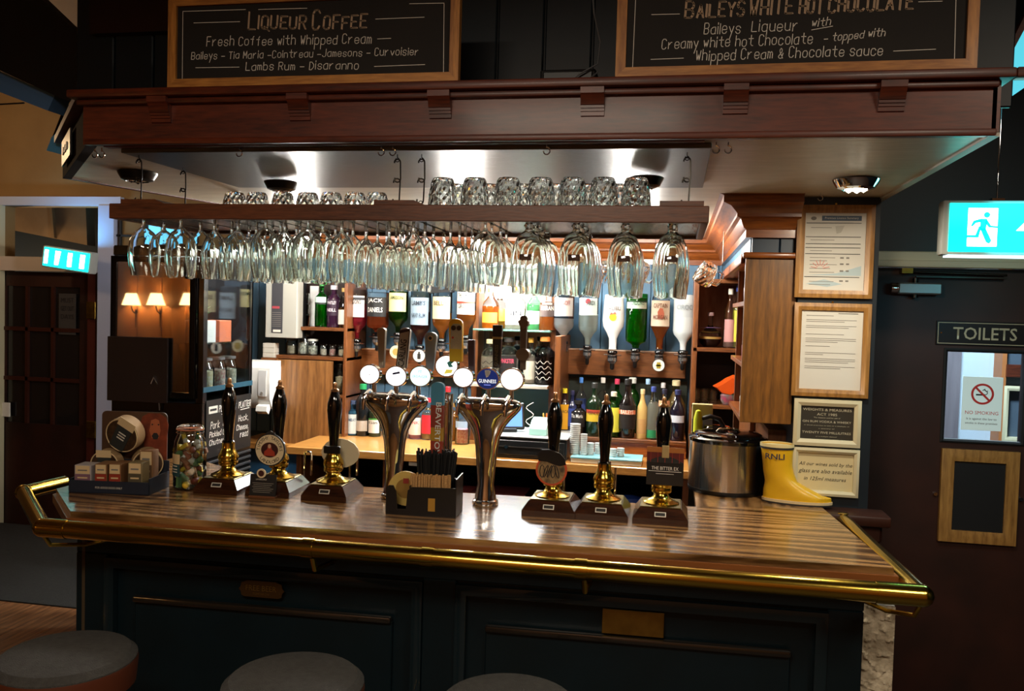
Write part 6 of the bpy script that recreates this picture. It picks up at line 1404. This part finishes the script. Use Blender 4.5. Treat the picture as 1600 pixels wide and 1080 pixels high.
P('body', MB().lathe([(0, 0), (.022, 0), (.024, .15), (.020, .17), (.021, .23), (.012, .27), (0, .276)], 20), mat('highlighter_yellow', '#c4cc24', .4), t)
t = T('packet_box', 'cream and purple carton on the counter return behind the yellow bottle', 'box', (at(1096, 660, Y=4.12).x, 4.13, CT))
P('carton', MB().box(-.045, .05, -.02, .02, 0, .29, .002), mat('cream_carton', '#b8a878', .6), t); P('purple_band', MB().box(-.045, .05, -.0215, -.02, .16, .22), mat('purple_print', '#6a5f96', .6), t); P('white_band', MB().box(-.045, .05, -.0215, -.02, .0, .158), WHITEP, t)
# side shelving with end panel
sp = T('side_shelving', 'oak open shelving with a tall plain end panel beside the notices', 'shelf unit', (0, 0, 0))
P('end_panel', MB().box(.262, .455, 3.43, 3.455, 1.345, 1.985, .002), ORZ, sp)
P('cap_moulding', MB().box(.25, .462, 3.41, 3.47, 1.985, 2.008, .008, 3), ORX, sp)
P('top_board', MB().box(.255, .455, 3.47, 5.27, 1.972, 2.0), ORY, sp); P('top_moulding', MB().box(.245, .27, 3.47, 4.86, 1.965, 2.005, .006, 2), ORY, sp)
P('back_board', MB().box(.44, .455, 3.455, 4.13, 1.345, 1.97), ORZ, sp)
for z_ in (1.345, 1.56, 1.80): P('shelf', MB().box(.262, .44, 3.455, 4.1, z_, z_ + .018, .001), ORY, sp)
P('upright', MB().box(.285, .312, 4.1, 4.13, 1.05, 1.97), SHZ, sp)
for i, (z_, hx) in enumerate(((1.818, '#7a4a3a'), (1.578, '#8a2c30'), (1.363, '#b0a89a'))):
    S('spice_jar', MB().lathe([(0, 0), (.02, 0), (.021, .06), (.014, .072), (.014, .08), (0, .08)], 16), mat('spice' + hx[1:], hx, .4), ['brown pot on the top side shelf', 'red pot on the middle side shelf', 'pale pot on the lowest side shelf'][i], 'pot', (.30, 3.7, z_))
# black wall speaker behind glasses
c = at(684, 425, Y=5.0)
t = T('wall_speaker', 'black wedge speaker high on the back wall behind the hanging flutes', 'speaker', (c.x, 5.1, c.z)); P('cabinet', MB().prism([(-.07, -.13), (.07, -.12), (.06, .05), (.0, .13), (-.05, .06)], -.06, .05, 'Y'), BMATT, t); P('bracket', MB().box(-.02, .02, .05, .2, -.03, .03), BLACK, t); P('cone', disc_y(.035, -.064, -.06), DARKGREY, t, loc=(0, 0, -.04))
c = at(741, 442, Y=5.0)
t = T('wall_speaker', 'black flat speaker at the top left corner of the lit alcove', 'speaker', (c.x, 5.08, c.z + .02)); P('cabinet', MB().box(-.06, .045, -.03, .04, -.03, .05, .004), BMATT, t); P('bracket', MB().box(-.02, .02, .04, .22, -.02, .02), BLACK, t)
c = at(905, 460, Y=5.15)
S('phone_handset', MB().prism([(-.012, -.2), (.012, -.2), (.014, .03), (.024, .05), (.02, .085), (0, .095), (-.02, .085), (-.024, .05), (-.014, .03)], -.01, .01, 'Y'), mat('blue_grey_ladle', '#46586a', .4), 'long blue-grey paddle hung on the blue boards between clear optics', 'paddle', (c.x, 5.285, c.z - .0))
# ================================================================== NOTICES ON THE PILLAR
YP = 3.42
def notice(nm, label, px4, m_frame, fw, paper, cat='picture frame'):
    x0, x1, z0, z1 = rect(*px4, YP)
    t = T(nm, label, cat, ((x0 + x1) / 2, YP, (z0 + z1) / 2)); w_, h_ = (x1 - x0) / 2, (z1 - z0) / 2
    P('frame', mitre(-w_, w_, -h_, h_, fw, -.022, -.002), m_frame, t)
    P('sheet', MB().box(-w_ + fw - .002, w_ - fw + .002, -.008, -.004, -h_ + fw - .002, h_ - fw + .002), paper, t)
    return t, w_ - fw, h_ - fw
t, w_, h_ = notice('framed_certificate', 'pine-framed certificate with ruled lines and a faded red sunrise, topmost notice', (1243, 321, 1364, 466), PINE, .030, PAPER)
t.rotation_euler[1] = .0
P('blue_header', MB().box(-w_ * .45, w_ * .85, -.0088, -.008, h_ * .80, h_ * .93), mat('slate_header', '#4a5a6c', .6), t)
text('Entertainment Licensing Monitoring' if False else 'Premises Licence Summary', t, (w_ * .2, -.0092, h_ * .865), w=w_ * 1.1, m=PAPER)
P('crest', disc_y(.010, -.0088, -.008, .007), GREYINK, t, loc=(-w_ * .72, 0, h_ * .86))
mb = MB()
for f in (.74, .38, .20, .10, -.06, -.66): mb.box(-w_ * .96, w_ * .85, -.0088, -.008, h_ * f - .0012, h_ * f + .0012)
P('rule_lines', mb, INK, t)
mb = MB()
for f in (.62, .30, .02, -.16, -.24, -.34, -.44, -.54, -.78, -.86): mb.box(-w_ * .8, w_ * random.uniform(-.3, .2), -.0086, -.008, h_ * f - .001, h_ * f + .001)
for f in (-.16, -.32, -.50, -.76): mb.box(w_ * .2, w_ * .32, -.0086, -.008, h_ * f - .003, h_ * f + .003).box(w_ * .4, w_ * .5, -.0086, -.008, h_ * f - .003, h_ * f + .003)
P('small_print', mb, GREYINK, t, kind='stuff')
P('grey_map', MB().prism([(0, h_ * .66), (w_ * .3, h_ * .68), (w_ * .2, h_ * .5), (w_ * .05, h_ * .46)], -.0085, -.008, 'Y'), mat('faint_grey', '#b4b0a6', .7), t)
P('blue_hill', MB().prism([(-w_ * .9, -h_ * .62), (w_ * .1, -h_ * .56), (w_ * .9, -h_ * .36), (w_ * .9, -h_ * .62)], -.0084, -.008, 'Y').prism([(-w_ * .9, -h_ * .84), (-w_ * .3, -h_ * .72), (w_ * .3, -h_ * .84), (-w_ * .2, -h_ * .92)], -.0084, -.008, 'Y'), mat('faint_blue', '#a9b9bd', .7), t)
mb = MB()
for k in range(7): a_ = PI * (k + .5) / 7; ribbon(mb, [(-w_ * .45 + math.cos(a_) * .012, -.0086, -h_ * .45 + math.sin(a_) * .012), (-w_ * .45 + math.cos(a_) * .034, -.0086, -h_ * .45 + math.sin(a_) * .034)], .0022)
P('sunrise', mb, mat('faint_red', '#c9756a', .7), t)
P('hook', MB().cyl((.0, -.006, h_ + .035), (.0, 0, h_ + .035), .004), BRASS, t)
t, w_, h_ = notice('framed_letter', 'pine-framed typed letter, second notice from the top', (1238, 474, 1358, 620), PINE, .028, PAPER)
mb = MB(); z = h_ * .86
for q, n_ in enumerate((1, 2, 2, 0, 1, 3, 1, 0, 2, 3, 2)):
    for k in range(n_): mb.box(-w_ * .84, w_ * (.8 if k < n_ - 1 else random.uniform(-.3, .6)), -.0086, -.008, z, z + .0019); z -= .0068
    z -= .0092
mb.box(w_ * .2, w_ * .84, -.0086, -.008, h_ * .92, h_ * .94)
P('typed_lines', mb, GREYINK, t); P('hook', MB().cyl((0, -.006, h_ + .032), (0, 0, h_ + .032), .004), BRASS, t)
CFR = mat('cream_frame', '#c3b998', .4, coat=.2)
t, w_, h_ = notice('framed_plaque', 'cream-framed dark plaque headed WEIGHTS & MEASURES ACT 1985', (1239, 624, 1344, 697), CFR, .026, mat('plaque_dark', '#2e2b24', .45))
PT = mat('plaque_print', '#b8b098', .5)
for s_, z_, ww, hh in (('WEIGHTS & MEASURES', .78, .92, .0095), ('ACT 1985', .50, .38, .0095), ('The measure used for sale of', .30, .5, .0045), ('GIN RUM VODKA & WHISKY', .06, .92, .0085), ('in these premises is one or a multiple of', -.18, .85, .0042), ('a quantity of', -.36, .3, .0042), ('TWENTY FIVE MILLILITRES', -.60, .92, .0085), ('or a multiple thereof', -.84, .4, .0045)):
    text(s_, t, (0, -.0088, h_ * z_), w=w_ * 2 * ww, h=hh, m=PT)
t, w_, h_ = notice('framed_sign', 'cream-framed sign about wine measures, lowest notice behind the boot', (1237, 700, 1341, 774), CFR, .020, mat('sign_cream', '#cbbd92', .5))
for s_, z_ in (('All our wines sold by the', .38), ('glass are also available', .0), ('in 125ml measures', -.38)): text(s_, t, (0, -.0088, h_ * z_), w=w_ * 2 * (.96 if z_ > -.3 else .76), m=INK, shear=.28)
# ================================================================== DOOR FURNITURE AND SIGNS
YT = 4.0
x0, x1, z0, z1 = rect(1463, 503, 1614, 541, YT - .008)
t = T('toilets_sign', 'black door sign with thin gold border reading TOILETS', 'sign', ((x0 + x1) / 2, YT - .006, (z0 + z1) / 2)); w_, h_ = (x1 - x0) / 2, (z1 - z0) / 2
P('plate', MB().box(-w_, w_, 0, .006, -h_, h_, .001), BLACK, t); GOLDP = mat('sign_gold', '#b3a88a', .4, .2)
P('border', MB().box(-w_ + .006, w_ - .006, -.001, 0, h_ - .009, h_ - .006).box(-w_ + .006, w_ - .006, -.001, 0, -h_ + .006, -h_ + .009).box(-w_ + .006, -w_ + .009, -.001, 0, -h_ + .009, h_ - .009).box(w_ - .009, w_ - .006, -.001, 0, -h_ + .009, h_ - .009), GOLDP, t)
text('TOILETS', t, (at(1538, 522, Y=YT).x - (x0 + x1) / 2, -.0015, 0), w=at(1588, 522, Y=YT).x - at(1488, 522, Y=YT).x, h=.054, m=GOLDP, bold=.01)
P('screw', disc_y(.003, -.002, 0), BRASS, t, loc=(-w_ + .02, 0, 0))
x0, x1, z0, z1 = rect(1503, 589, 1566, 673, YT + .016)
t = T('no_smoking_sign', 'pale no smoking sign fixed on the lit door pane', 'sign', ((x0 + x1) / 2, YT + .018, (z0 + z1) / 2)); w_, h_ = (x1 - x0) / 2, (z1 - z0) / 2
P('sheet', MB().box(-w_, w_, -.002, .001, -h_, h_, .0008), mat('sign_white', '#cfe0dc', .5, emit=.12), t)
RR = mat('sign_red', '#c0302a', .5)
P('ring', MB().lathe([(.046, 0), (.046, .001), (.037, .001), (.037, 0), (.046, 0)], 32).xform(Matrix.Rotation(PI / 2, 4, 'X')), RR, t, loc=(0, -.0022, h_ * .36))
P('cigarette', MB().box(-.026, .012, -.0032, -.0022, -.0045, .002), INK, t, loc=(0, 0, h_ * .34)); mb = MB()
ribbon(mb, [(.014 + .006 * math.sin(k), -.003, .0 + k * .005) for k in range(6)], .003); ribbon(mb, [(.0 + k * .005, -.003, .018 + .004 * math.sin(k * 1.5)) for k in range(5)], .003)
P('smoke', mb, INK, t, loc=(0, 0, h_ * .34))
P('slash', MB().prism([(-.032, .026), (-.026, .032), (.032, -.026), (.026, -.032)], -.0040, -.0032, 'Y'), RR, t, loc=(0, 0, h_ * .36))
text('NO SMOKING', t, (0, -.003, -h_ * .34), w=w_ * 1.65, h=.015, m=RR); text('It is against the law to', t, (0, -.003, -h_ * .58), w=w_ * 1.5, m=INK); text('smoke in these premises', t, (0, -.003, -h_ * .74), w=w_ * 1.6, m=INK)
x0, x1, z0, z1 = rect(1469, 704, 1591, 850, YT - .02)
t = T('framed_blackboard', 'pine-framed small blackboard with nothing written on it, on the toilets door', 'picture frame', ((x0 + x1) / 2, YT, (z0 + z1) / 2)); w_, h_ = (x1 - x0) / 2, (z1 - z0) / 2
P('frame', mitre(-w_, w_, -h_, h_, .052, -.025, -.001), PINE, t); P('board', MB().box(-w_ + .05, w_ - .05, -.010, -.002, -h_ + .05, h_ - .05), mat('deep_black', '#040405', .7), t)
for s_ in (-1, 1): P('side_knob', disc_y(.008, -.012, 0), CHROME, t, loc=(s_ * (w_ + .016), 0, 0))
x0, x1, z0, z1 = rect(1391, 442, 1471, 460, YT - .04)
t = T('door_closer', 'silver hydraulic door closer with long thin arms above the toilets door', 'door closer', (0, 0, 0))
P('body', MB().box(x0 + .03, x1, YT - .055, YT, z0, z1, .006), mat('closer_silver', '#8d8c88', .35, .6), t); P('cap', MB().cyl((x0 + .005, YT - .028, (z0 + z1) / 2), (x0 + .035, YT - .028, (z0 + z1) / 2), .024, seg=16), CHROME, t)
P('pivot', MB().cyl(((x0 + x1) / 2, YT - .028, z1), ((x0 + x1) / 2, YT - .028, z1 + .02), .012).cyl(((x0 + x1) / 2, YT - .028, z0 - .015), ((x0 + x1) / 2, YT - .028, z0), .014), GUN, t)
pz = z1 + .03
P('lower_arm', MB().box((x0 + x1) / 2, x1 + .26, YT - .04, YT - .02, pz - .006, pz), GUN, t, ); P('upper_arm', MB().cyl((x1 + .26, YT - .03, pz + .01), (at(1412, 425, Y=YT).x, YT - .03, at(1412, 425, Y=YT).z), .005), GUN, t); P('arm_bracket', MB().box(at(1405, 420, Y=YT).x, at(1422, 420, Y=YT).x, YT - .05, YT - .0, at(1412, 428, Y=YT).z, at(1412, 420, Y=YT).z), BRASS2, t)
# exit sign, right
YE = 3.2
x0, x1, z0, z1 = rect(1483, 318, 1660, 394, YE)
t = T('exit_sign', 'large lit green emergency exit sign with running figure above the toilets door', 'exit sign', ((x0 + x1) / 2, YE, (z0 + z1) / 2)); w_, h_ = (x1 - x0) / 2, (z1 - z0) / 2
P('casing', MB().box(-w_ - .022, w_ + .022, .002, .06, -h_ - .012, h_ + .012, .008, 2), mat('sign_casing', '#b0b4b0', .4), t)
P('face', MB().box(-w_, w_, -.002, .002, -h_, h_), CYAN, t)
dx_ = -w_ + (at(1512, 350, Y=YE).x - x0)
dw = at(1560, 350, Y=YE).x - at(1514, 350, Y=YE).x
P('doorway', MB().box(dx_, dx_ + dw, -.004, -.002, -h_ * .78, h_ * .80), WLIT, t)
cx_ = dx_ + dw * .5
FIG = CYAN
P('running_figure', MB().cyl((cx_ + .012, -.006, h_ * .52), (cx_ + .012, -.004, h_ * .52), .010, seg=16).prism([(cx_ - .008, h_ * .36), (cx_ + .014, h_ * .36), (cx_ + .010, -.01), (cx_ - .008, -.01)], -.006, -.004, 'Y')
  .prism([(cx_ - .008, -.004), (cx_ + .010, -.004), (cx_ + .030, -h_ * .55), (cx_ + .022, -h_ * .68), (cx_ + .012, -h_ * .6)], -.006, -.004, 'Y').prism([(cx_ - .004, .004), (cx_ - .012, -h_ * .42), (dx_ - .004, -h_ * .42), (dx_ - .004, -h_ * .32), (cx_ - .022, -h_ * .32), (cx_ - .012, .004)], -.006, -.004, 'Y')
  .prism([(cx_ - .008, h_ * .36), (cx_ - .030, h_ * .28), (cx_ - .038, h_ * .06), (cx_ - .032, h_ * .04), (cx_ - .022, h_ * .18), (cx_ - .004, h_ * .22)], -.006, -.004, 'Y').prism([(cx_ + .012, h_ * .34), (cx_ + .026, h_ * .08), (dx_ + dw, h_ * .06), (dx_ + dw, h_ * -.02), (cx_ + .02, h_ * .0), (cx_ + .006, h_ * .2)], -.006, -.004, 'Y'), FIG, t)
ax = -w_ + (at(1588, 350, Y=YE).x - x0)
P('arrow', MB().prism([(ax, -h_ * .12), (ax + .05, h_ * .55), (ax + .10, -h_ * .12), (ax + .07, -h_ * .12), (ax + .05, h_ * .2), (ax + .03, -h_ * .12)], -.004, -.002, 'Y').box(ax + .04, ax + .06, -.004, -.002, -h_ * .7, h_ * .2), WLIT, t)
P('diffuser_bar', MB().box(-w_, w_, .005, .055, -h_ - .018, -h_ - .012), mat('lit_diffuser', '#c8f4ff', .4, emit=1.5), t)
P('hanger', MB().cyl((-.02, .03, h_ + .012), (-.02, .03, 2.9 - t.location.z), .003), CHROME, t); P('hanger_clip', MB().box(-.04, 0, .015, .045, h_ + .012, h_ + .02), CHROME, t)
a_ = area_light('exit_sign_light', (1.25, YE + .03, z0 - .03), .3, 1.6, (.25, .75, 1), size_y=.04)
area_light('exit_sign_front_light', (1.25, YE - .02, (z0 + z1) / 2), .4, .6, (.1, .9, 1), rot=(PI / 2, 0, 0), size_y=.18)
# exit sign, left
Y2 = 5.45
x0, x1, z0, z1 = rect(68, 391, 139, 420, Y2)
t = T('exit_sign', 'small lit turquoise exit sign over the dark glazed door at the left', 'exit sign', ((x0 + x1) / 2, Y2, (z0 + z1) / 2), rot=(0, .12, 0)); w_, h_ = (x1 - x0) / 2, (z1 - z0) / 2
P('casing', MB().box(-w_ - .02, w_ + .01, .003, .09, -h_ - .012, h_ + .012, .012, 2), mat('sign_casing', '#b0b4b0'), t); P('face', MB().box(-w_, w_, -.002, .003, -h_, h_, .0), mat('exit_light_left', '#12cfc4', .4, emit=1.8, emit_col='#10e0d0'), t)
for k, (a, b) in enumerate(((-.95, -.80), (-.48, -.32), (.08, .26), (.62, .82))): P('pictogram', MB().prism([(w_ * a, -h_ * .75), (w_ * b, -h_ * .75), (w_ * b + (.012 if k == 1 else 0), h_ * .75), (w_ * a, h_ * .75)], -.005, -.002, 'Y'), WLIT, t)
P('bracket', MB().box(-.03, .03, .09, 5.65 - Y2, -.02, .02), WPLAS, t)
area_light('exit_sign_left_light', ((x0 + x1) / 2, Y2 + .04, z1 + .03), .25, 1.3, (.2, .6, 1), rot=(PI, 0, 0), size_y=.05)
# ================================================================== TALL DISPLAY FRIDGE
gx1 = -2.2; gy0, gy1 = 3.70, 4.18; gx0 = at(175, 500, Y=gy0).x; gz = at(240, 384, Y=gy0).z
def gz_(p, q=240): return at(q, p, Y=gy0).z
t = T('display_fridge', 'tall black glass-sided display fridge with chalk writing at the left of the bar', 'fridge', (0, 0, 0)); fr = t
BLKF = mat('fridge_black', '#0c0b0c', .25, coat=.3)
zsplit = gz_(620)
xm_ = at(298, 500, Y=gy0).x
P('top', MB().box(gx0, gx1, gy0, gy1, gz - .05, gz, .006), BLKF, t)
P('base', MB().box(gx0, gx1 - .002, gy0, gy1, .02, zsplit - .02, .004), BLKF, t)
P('back', MB().box(gx0, gx1, gy1 - .012, gy1, zsplit - .02, gz - .05), mat('fridge_inside', '#3a3230', .5), t)
P('left_side', MB().box(gx0, gx0 + .02, gy0 + .012, gy1 - .012, zsplit - .02, gz - .05), mat('fridge_inside', '#3a3230'), t)
P('corner_post', MB().box(gx1 - .035, gx1, gy0, gy0 + .035, zsplit - .02, gz - .05), BLKF, t); P('corner_post', MB().box(gx1 - .02, gx1, gy1 - .03, gy1, zsplit - .02, gz - .05), BLKF, t)
P('door_frame', mitre(gx0 + .004, gx1 - .036, zsplit, gz - .052, .028, gy0 - .022, gy0), BLKF, t)
P('door_glass', MB().box(gx0 + .03, gx1 - .062, gy0 - .010, gy0 - .006, zsplit + .028, gz - .08), DPANE, t)
P('door_handle', MB().tube([(xm_ - .18, gy0 - .01, gz_(600)), (xm_ - .18, gy0 - .035, gz_(598)), (xm_ - .165, gy0 - .04, gz_(588)), (xm_ - .15, gy0 - .03, gz_(600)), (xm_ - .15, gy0 - .012, gz_(640))], .005, 8), CHROME, t)
P('side_glass', MB().box(gx1 - .006, gx1 - .002, gy0 + .035, gy1 - .03, zsplit + .06, gz - .06), FLATP, t)
P('sill_strip', MB().box(gx1 - .002, gx1 + .004, gy0, gy1, zsplit + .03, zsplit + .055), mat('teal_strip', '#24485a', .3), t)
for z_ in (1.55, 1.32): P('shelf', MB().box(gx0 + .02, gx1 - .04, gy0 + .05, gy1 - .02, z_, z_ + .006), GLASSG, t)
P('top_lamp', MB().box(gx0 + .1, gx1 - .04, gy0 + .12, gy0 + .16, gz - .065, gz - .052), mat('fridge_lamp', '#ffffff', .4, emit=14), t)
# writing on its side; local frame facing +X
zc0 = at(315, 720, X=gx1 + .002).z; zc1 = at(315, 635, X=gx1 + .002).z
P('chalk_panel', MB().box(gx1 - .001, gx1 + .003, gy0 + .03, gy1 - .01, zc0, zc1 + .02), mat('fridge_side_black', '#080808', .5), t)
MS = Matrix.Translation((gx1 + .0045, gy0, 0)) @ Matrix.Rotation(PI / 2, 4, 'Z')
mb = MB(); dW = gy1 - gy0
def sl(s_, a, b, py, h, th=.0028, dbl=0):
    z = at(315 + a * 80, py, X=gx1).z
    chalk(mb, s_, a * dW, z, h, w=(b - a) * dW, t=th, slant=.1, dbl=dbl)
def zs_(a, py): return at(300 + 90 * a, py, X=gx1).z
for s_, a, b, zt, h in (('PLOUGHMANS', .30, .66, .0, .030), ('PLATTER', .70, .97, .0, .030), ('Pork', .14, .32, -.075, .032), ('Pie, Ham', .38, .62, -.072, .028), ('Hock,', .70, .92, -.07, .028), ('Pickled Onions', .12, .60, -.115, .026), ('Cheese,', .66, .92, -.115, .026), ('Chutney & B', .12, .56, -.155, .026), ('read', .74, .92, -.155, .030)):
    chalk(mb, s_, a * dW, zc1 - .045 + zt, h, w=(b - a) * dW, t=.0034, slant=.1)
ribbon(mb, [(.35 * dW, 0, zc1 - .058), (.62 * dW, 0, zc1 - .056)], .003); ribbon(mb, [(.74 * dW, 0, zc1 - .056), (.93 * dW, 0, zc1 - .054)], .003)
P('chalk_writing', mb.xform(MS), CHALK, t)
P('white_label', MB().box(gx1 + .003, gx1 + .005, gy0 + .05, gy0 + .13, zc1 - .045, zc1 - .01), PAPER, t); P('label_print', MB().box(gx1 + .005, gx1 + .0055, gy0 + .06, gy0 + .12, zc1 - .033, zc1 - .022), INK, t)
for k in range(4): P('vent_slat', MB().box(gx1 - .002, gx1 + .008, gy0 + .03, gy1 - .01, zc0 - .03 - k * .030, zc0 - .016 - k * .030, .003), mat('slat_metal', '#4a4c50', .3, .7), t)
# menu board on fridge door
x0, x1, z0, z1 = rect(168, 527, 262, 628, gy0 - .03)
S('menu_holder', MB().box(x0, x1, gy0 - .034, gy0 - .023, z0, z1, .002), mat('plum_grey', '#2c2426', .45), 'plain dark plum board fixed on the front of the tall fridge', 'board')
# contents of the fridge
for i, (x, y, z_, hx, lb) in enumerate(((-2.29, 3.86, 1.326, '#c8a860', 'short jar with gold wrapping at the bottom of the fridge, front'), (-2.29, 3.98, 1.326, '#b04a40', 'short jar with reddish contents at the bottom of the fridge, middle'), (-2.29, 4.09, 1.326, '#8a7a5a', 'short jar at the bottom of the fridge, back'))):
    tt = T('jar', lb, 'jar', (x, y, z_ + .0005), 'jars inside the display fridge')
    P('glass_body', MB().lathe([(0, 0), (.045, 0), (.05, .01), (.05, .10), (.036, .13), (.036, .14)], 20), THIN, tt); P('contents', MB().lathe([(0, .004), (.043, .004), (.043, .085), (0, .095)], 16), mat('jarfill' + hx[1:], hx, .6, var='#d8c8a8', vscale=90), tt); P('lid', MB().lathe([(0, .14), (.04, .14), (.04, .152), (0, .155)], 16), mat('grey_lid', '#8a8a88', .3, .6), tt)
for i, (y, hx, lb) in enumerate(((3.84, '#d8d0c4', 'white carton with red corner inside the display fridge'), (3.99, '#c8643a', 'orange-red carton on the fridge middle shelf'))):
    S('carton', MB().box(-.05, .05, -.06, .06, 0, .11, .003), mat('fcarton' + hx[1:], hx, .6), lb, 'carton', (-2.30, y, 1.5565))
tt = T('basil_pot', 'small leafy green herb on top of the cartons inside the fridge', 'plant', (-2.30, 3.85, 1.667)); mb = MB()
for k in range(26):
    a_ = random.random() * 7; r_ = random.uniform(.01, .04); z_ = random.uniform(.02, .075); c_ = Vector((r_ * math.cos(a_), r_ * math.sin(a_), z_)); u = Vector((math.cos(a_), math.sin(a_), .4)).normalized() * .014; v = Vector((-math.sin(a_), math.cos(a_), 0)) * .008
    mb.quad(c_ - u, c_ + v, c_ + u, c_ - v)
P('leaves', mb, mat('leaf_green', '#2f8a48', .5), tt, kind='stuff'); P('pot', MB().lathe([(0, 0), (.02, 0), (.026, .03), (0, .03)], 14), cmat('#8a7a6a'), tt)
for i in range(4):
    S('bottle_tall', MB().lathe([(0, 0), (.032, 0), (.034, .01), (.034, .12), (.014, .17), (.014, .21), (0, .21)], 18), mat(['fb_a', 'fb_b', 'fb_c', 'fb_d'][i], ['#5a4a3c', '#6a6258', '#3c2c24', '#7a6a50'][i], .2, coat=.4), ['dim bottle inside the fridge behind the door glass, nearest the hinge', 'dim bottle inside the fridge behind the door glass, second', 'dim bottle inside the fridge behind the door glass, third', 'dim bottle inside the fridge behind the door glass, fourth'][i], 'bottle', (gx0 + .08 + i * .075, 4.0, 1.3265)).name = 'dim_bottle'
# ================================================================== WALL LIGHTS BEHIND THE VIEWER (seen reflected in the fridge door)
YB0 = -1.2; mirrorY = 2 * (gy0 - .01) - YB0
def sconce(label, px_, n):
    c = at(px_, 470, Y=mirrorY); t = T('wall_light', label, 'wall light', (c.x, YB0, c.z), 'wall lights on the panelling')
    P('back_plate', MB().box(-.03, .03, .0, .015, -.14, .02, .006), GUN, t)
    P('arm', MB().tube([(0, .01, -.15), (0, .07, -.12), (0, .10, -.07), (0, .10, -.05)], .008, 8), GUN, t)
    P('tail', MB().cyl((0, .02, -.10), (0, .02, -.30), .012, .003), GUN, t)
    P('shade', MB().lathe([(.098, -.05), (.055, .08)], 28), SHADE, t, loc=(0, .10, 0)); P('shade_holder', MB().cyl((0, .10, -.06), (0, .10, -.04), .012), GUN, t)
    point_light('wall_lamp', (c.x, YB0 + .10, c.z), 4.0, (1, .70, .40), .015)
sconce('lit cream-shaded wall light on the panelling, left of the near pair', 214, 1); sconce('lit cream-shaded wall light on the panelling, right of the near pair', 252, 1); sconce('lit cream-shaded wall light on the panelling, apart from the pair', 303, 1)
# wooden chair rail boards on rear panelling
rw = bpy.data.objects['wall_rear']
for k in range(40): P('panel_board', MB().box(-8.6 + k * .3, -8.31 + k * .3, -1.2, -1.185, .1, 2.85, .004), mat('rear_panelling', '#8a5a30'), rw)
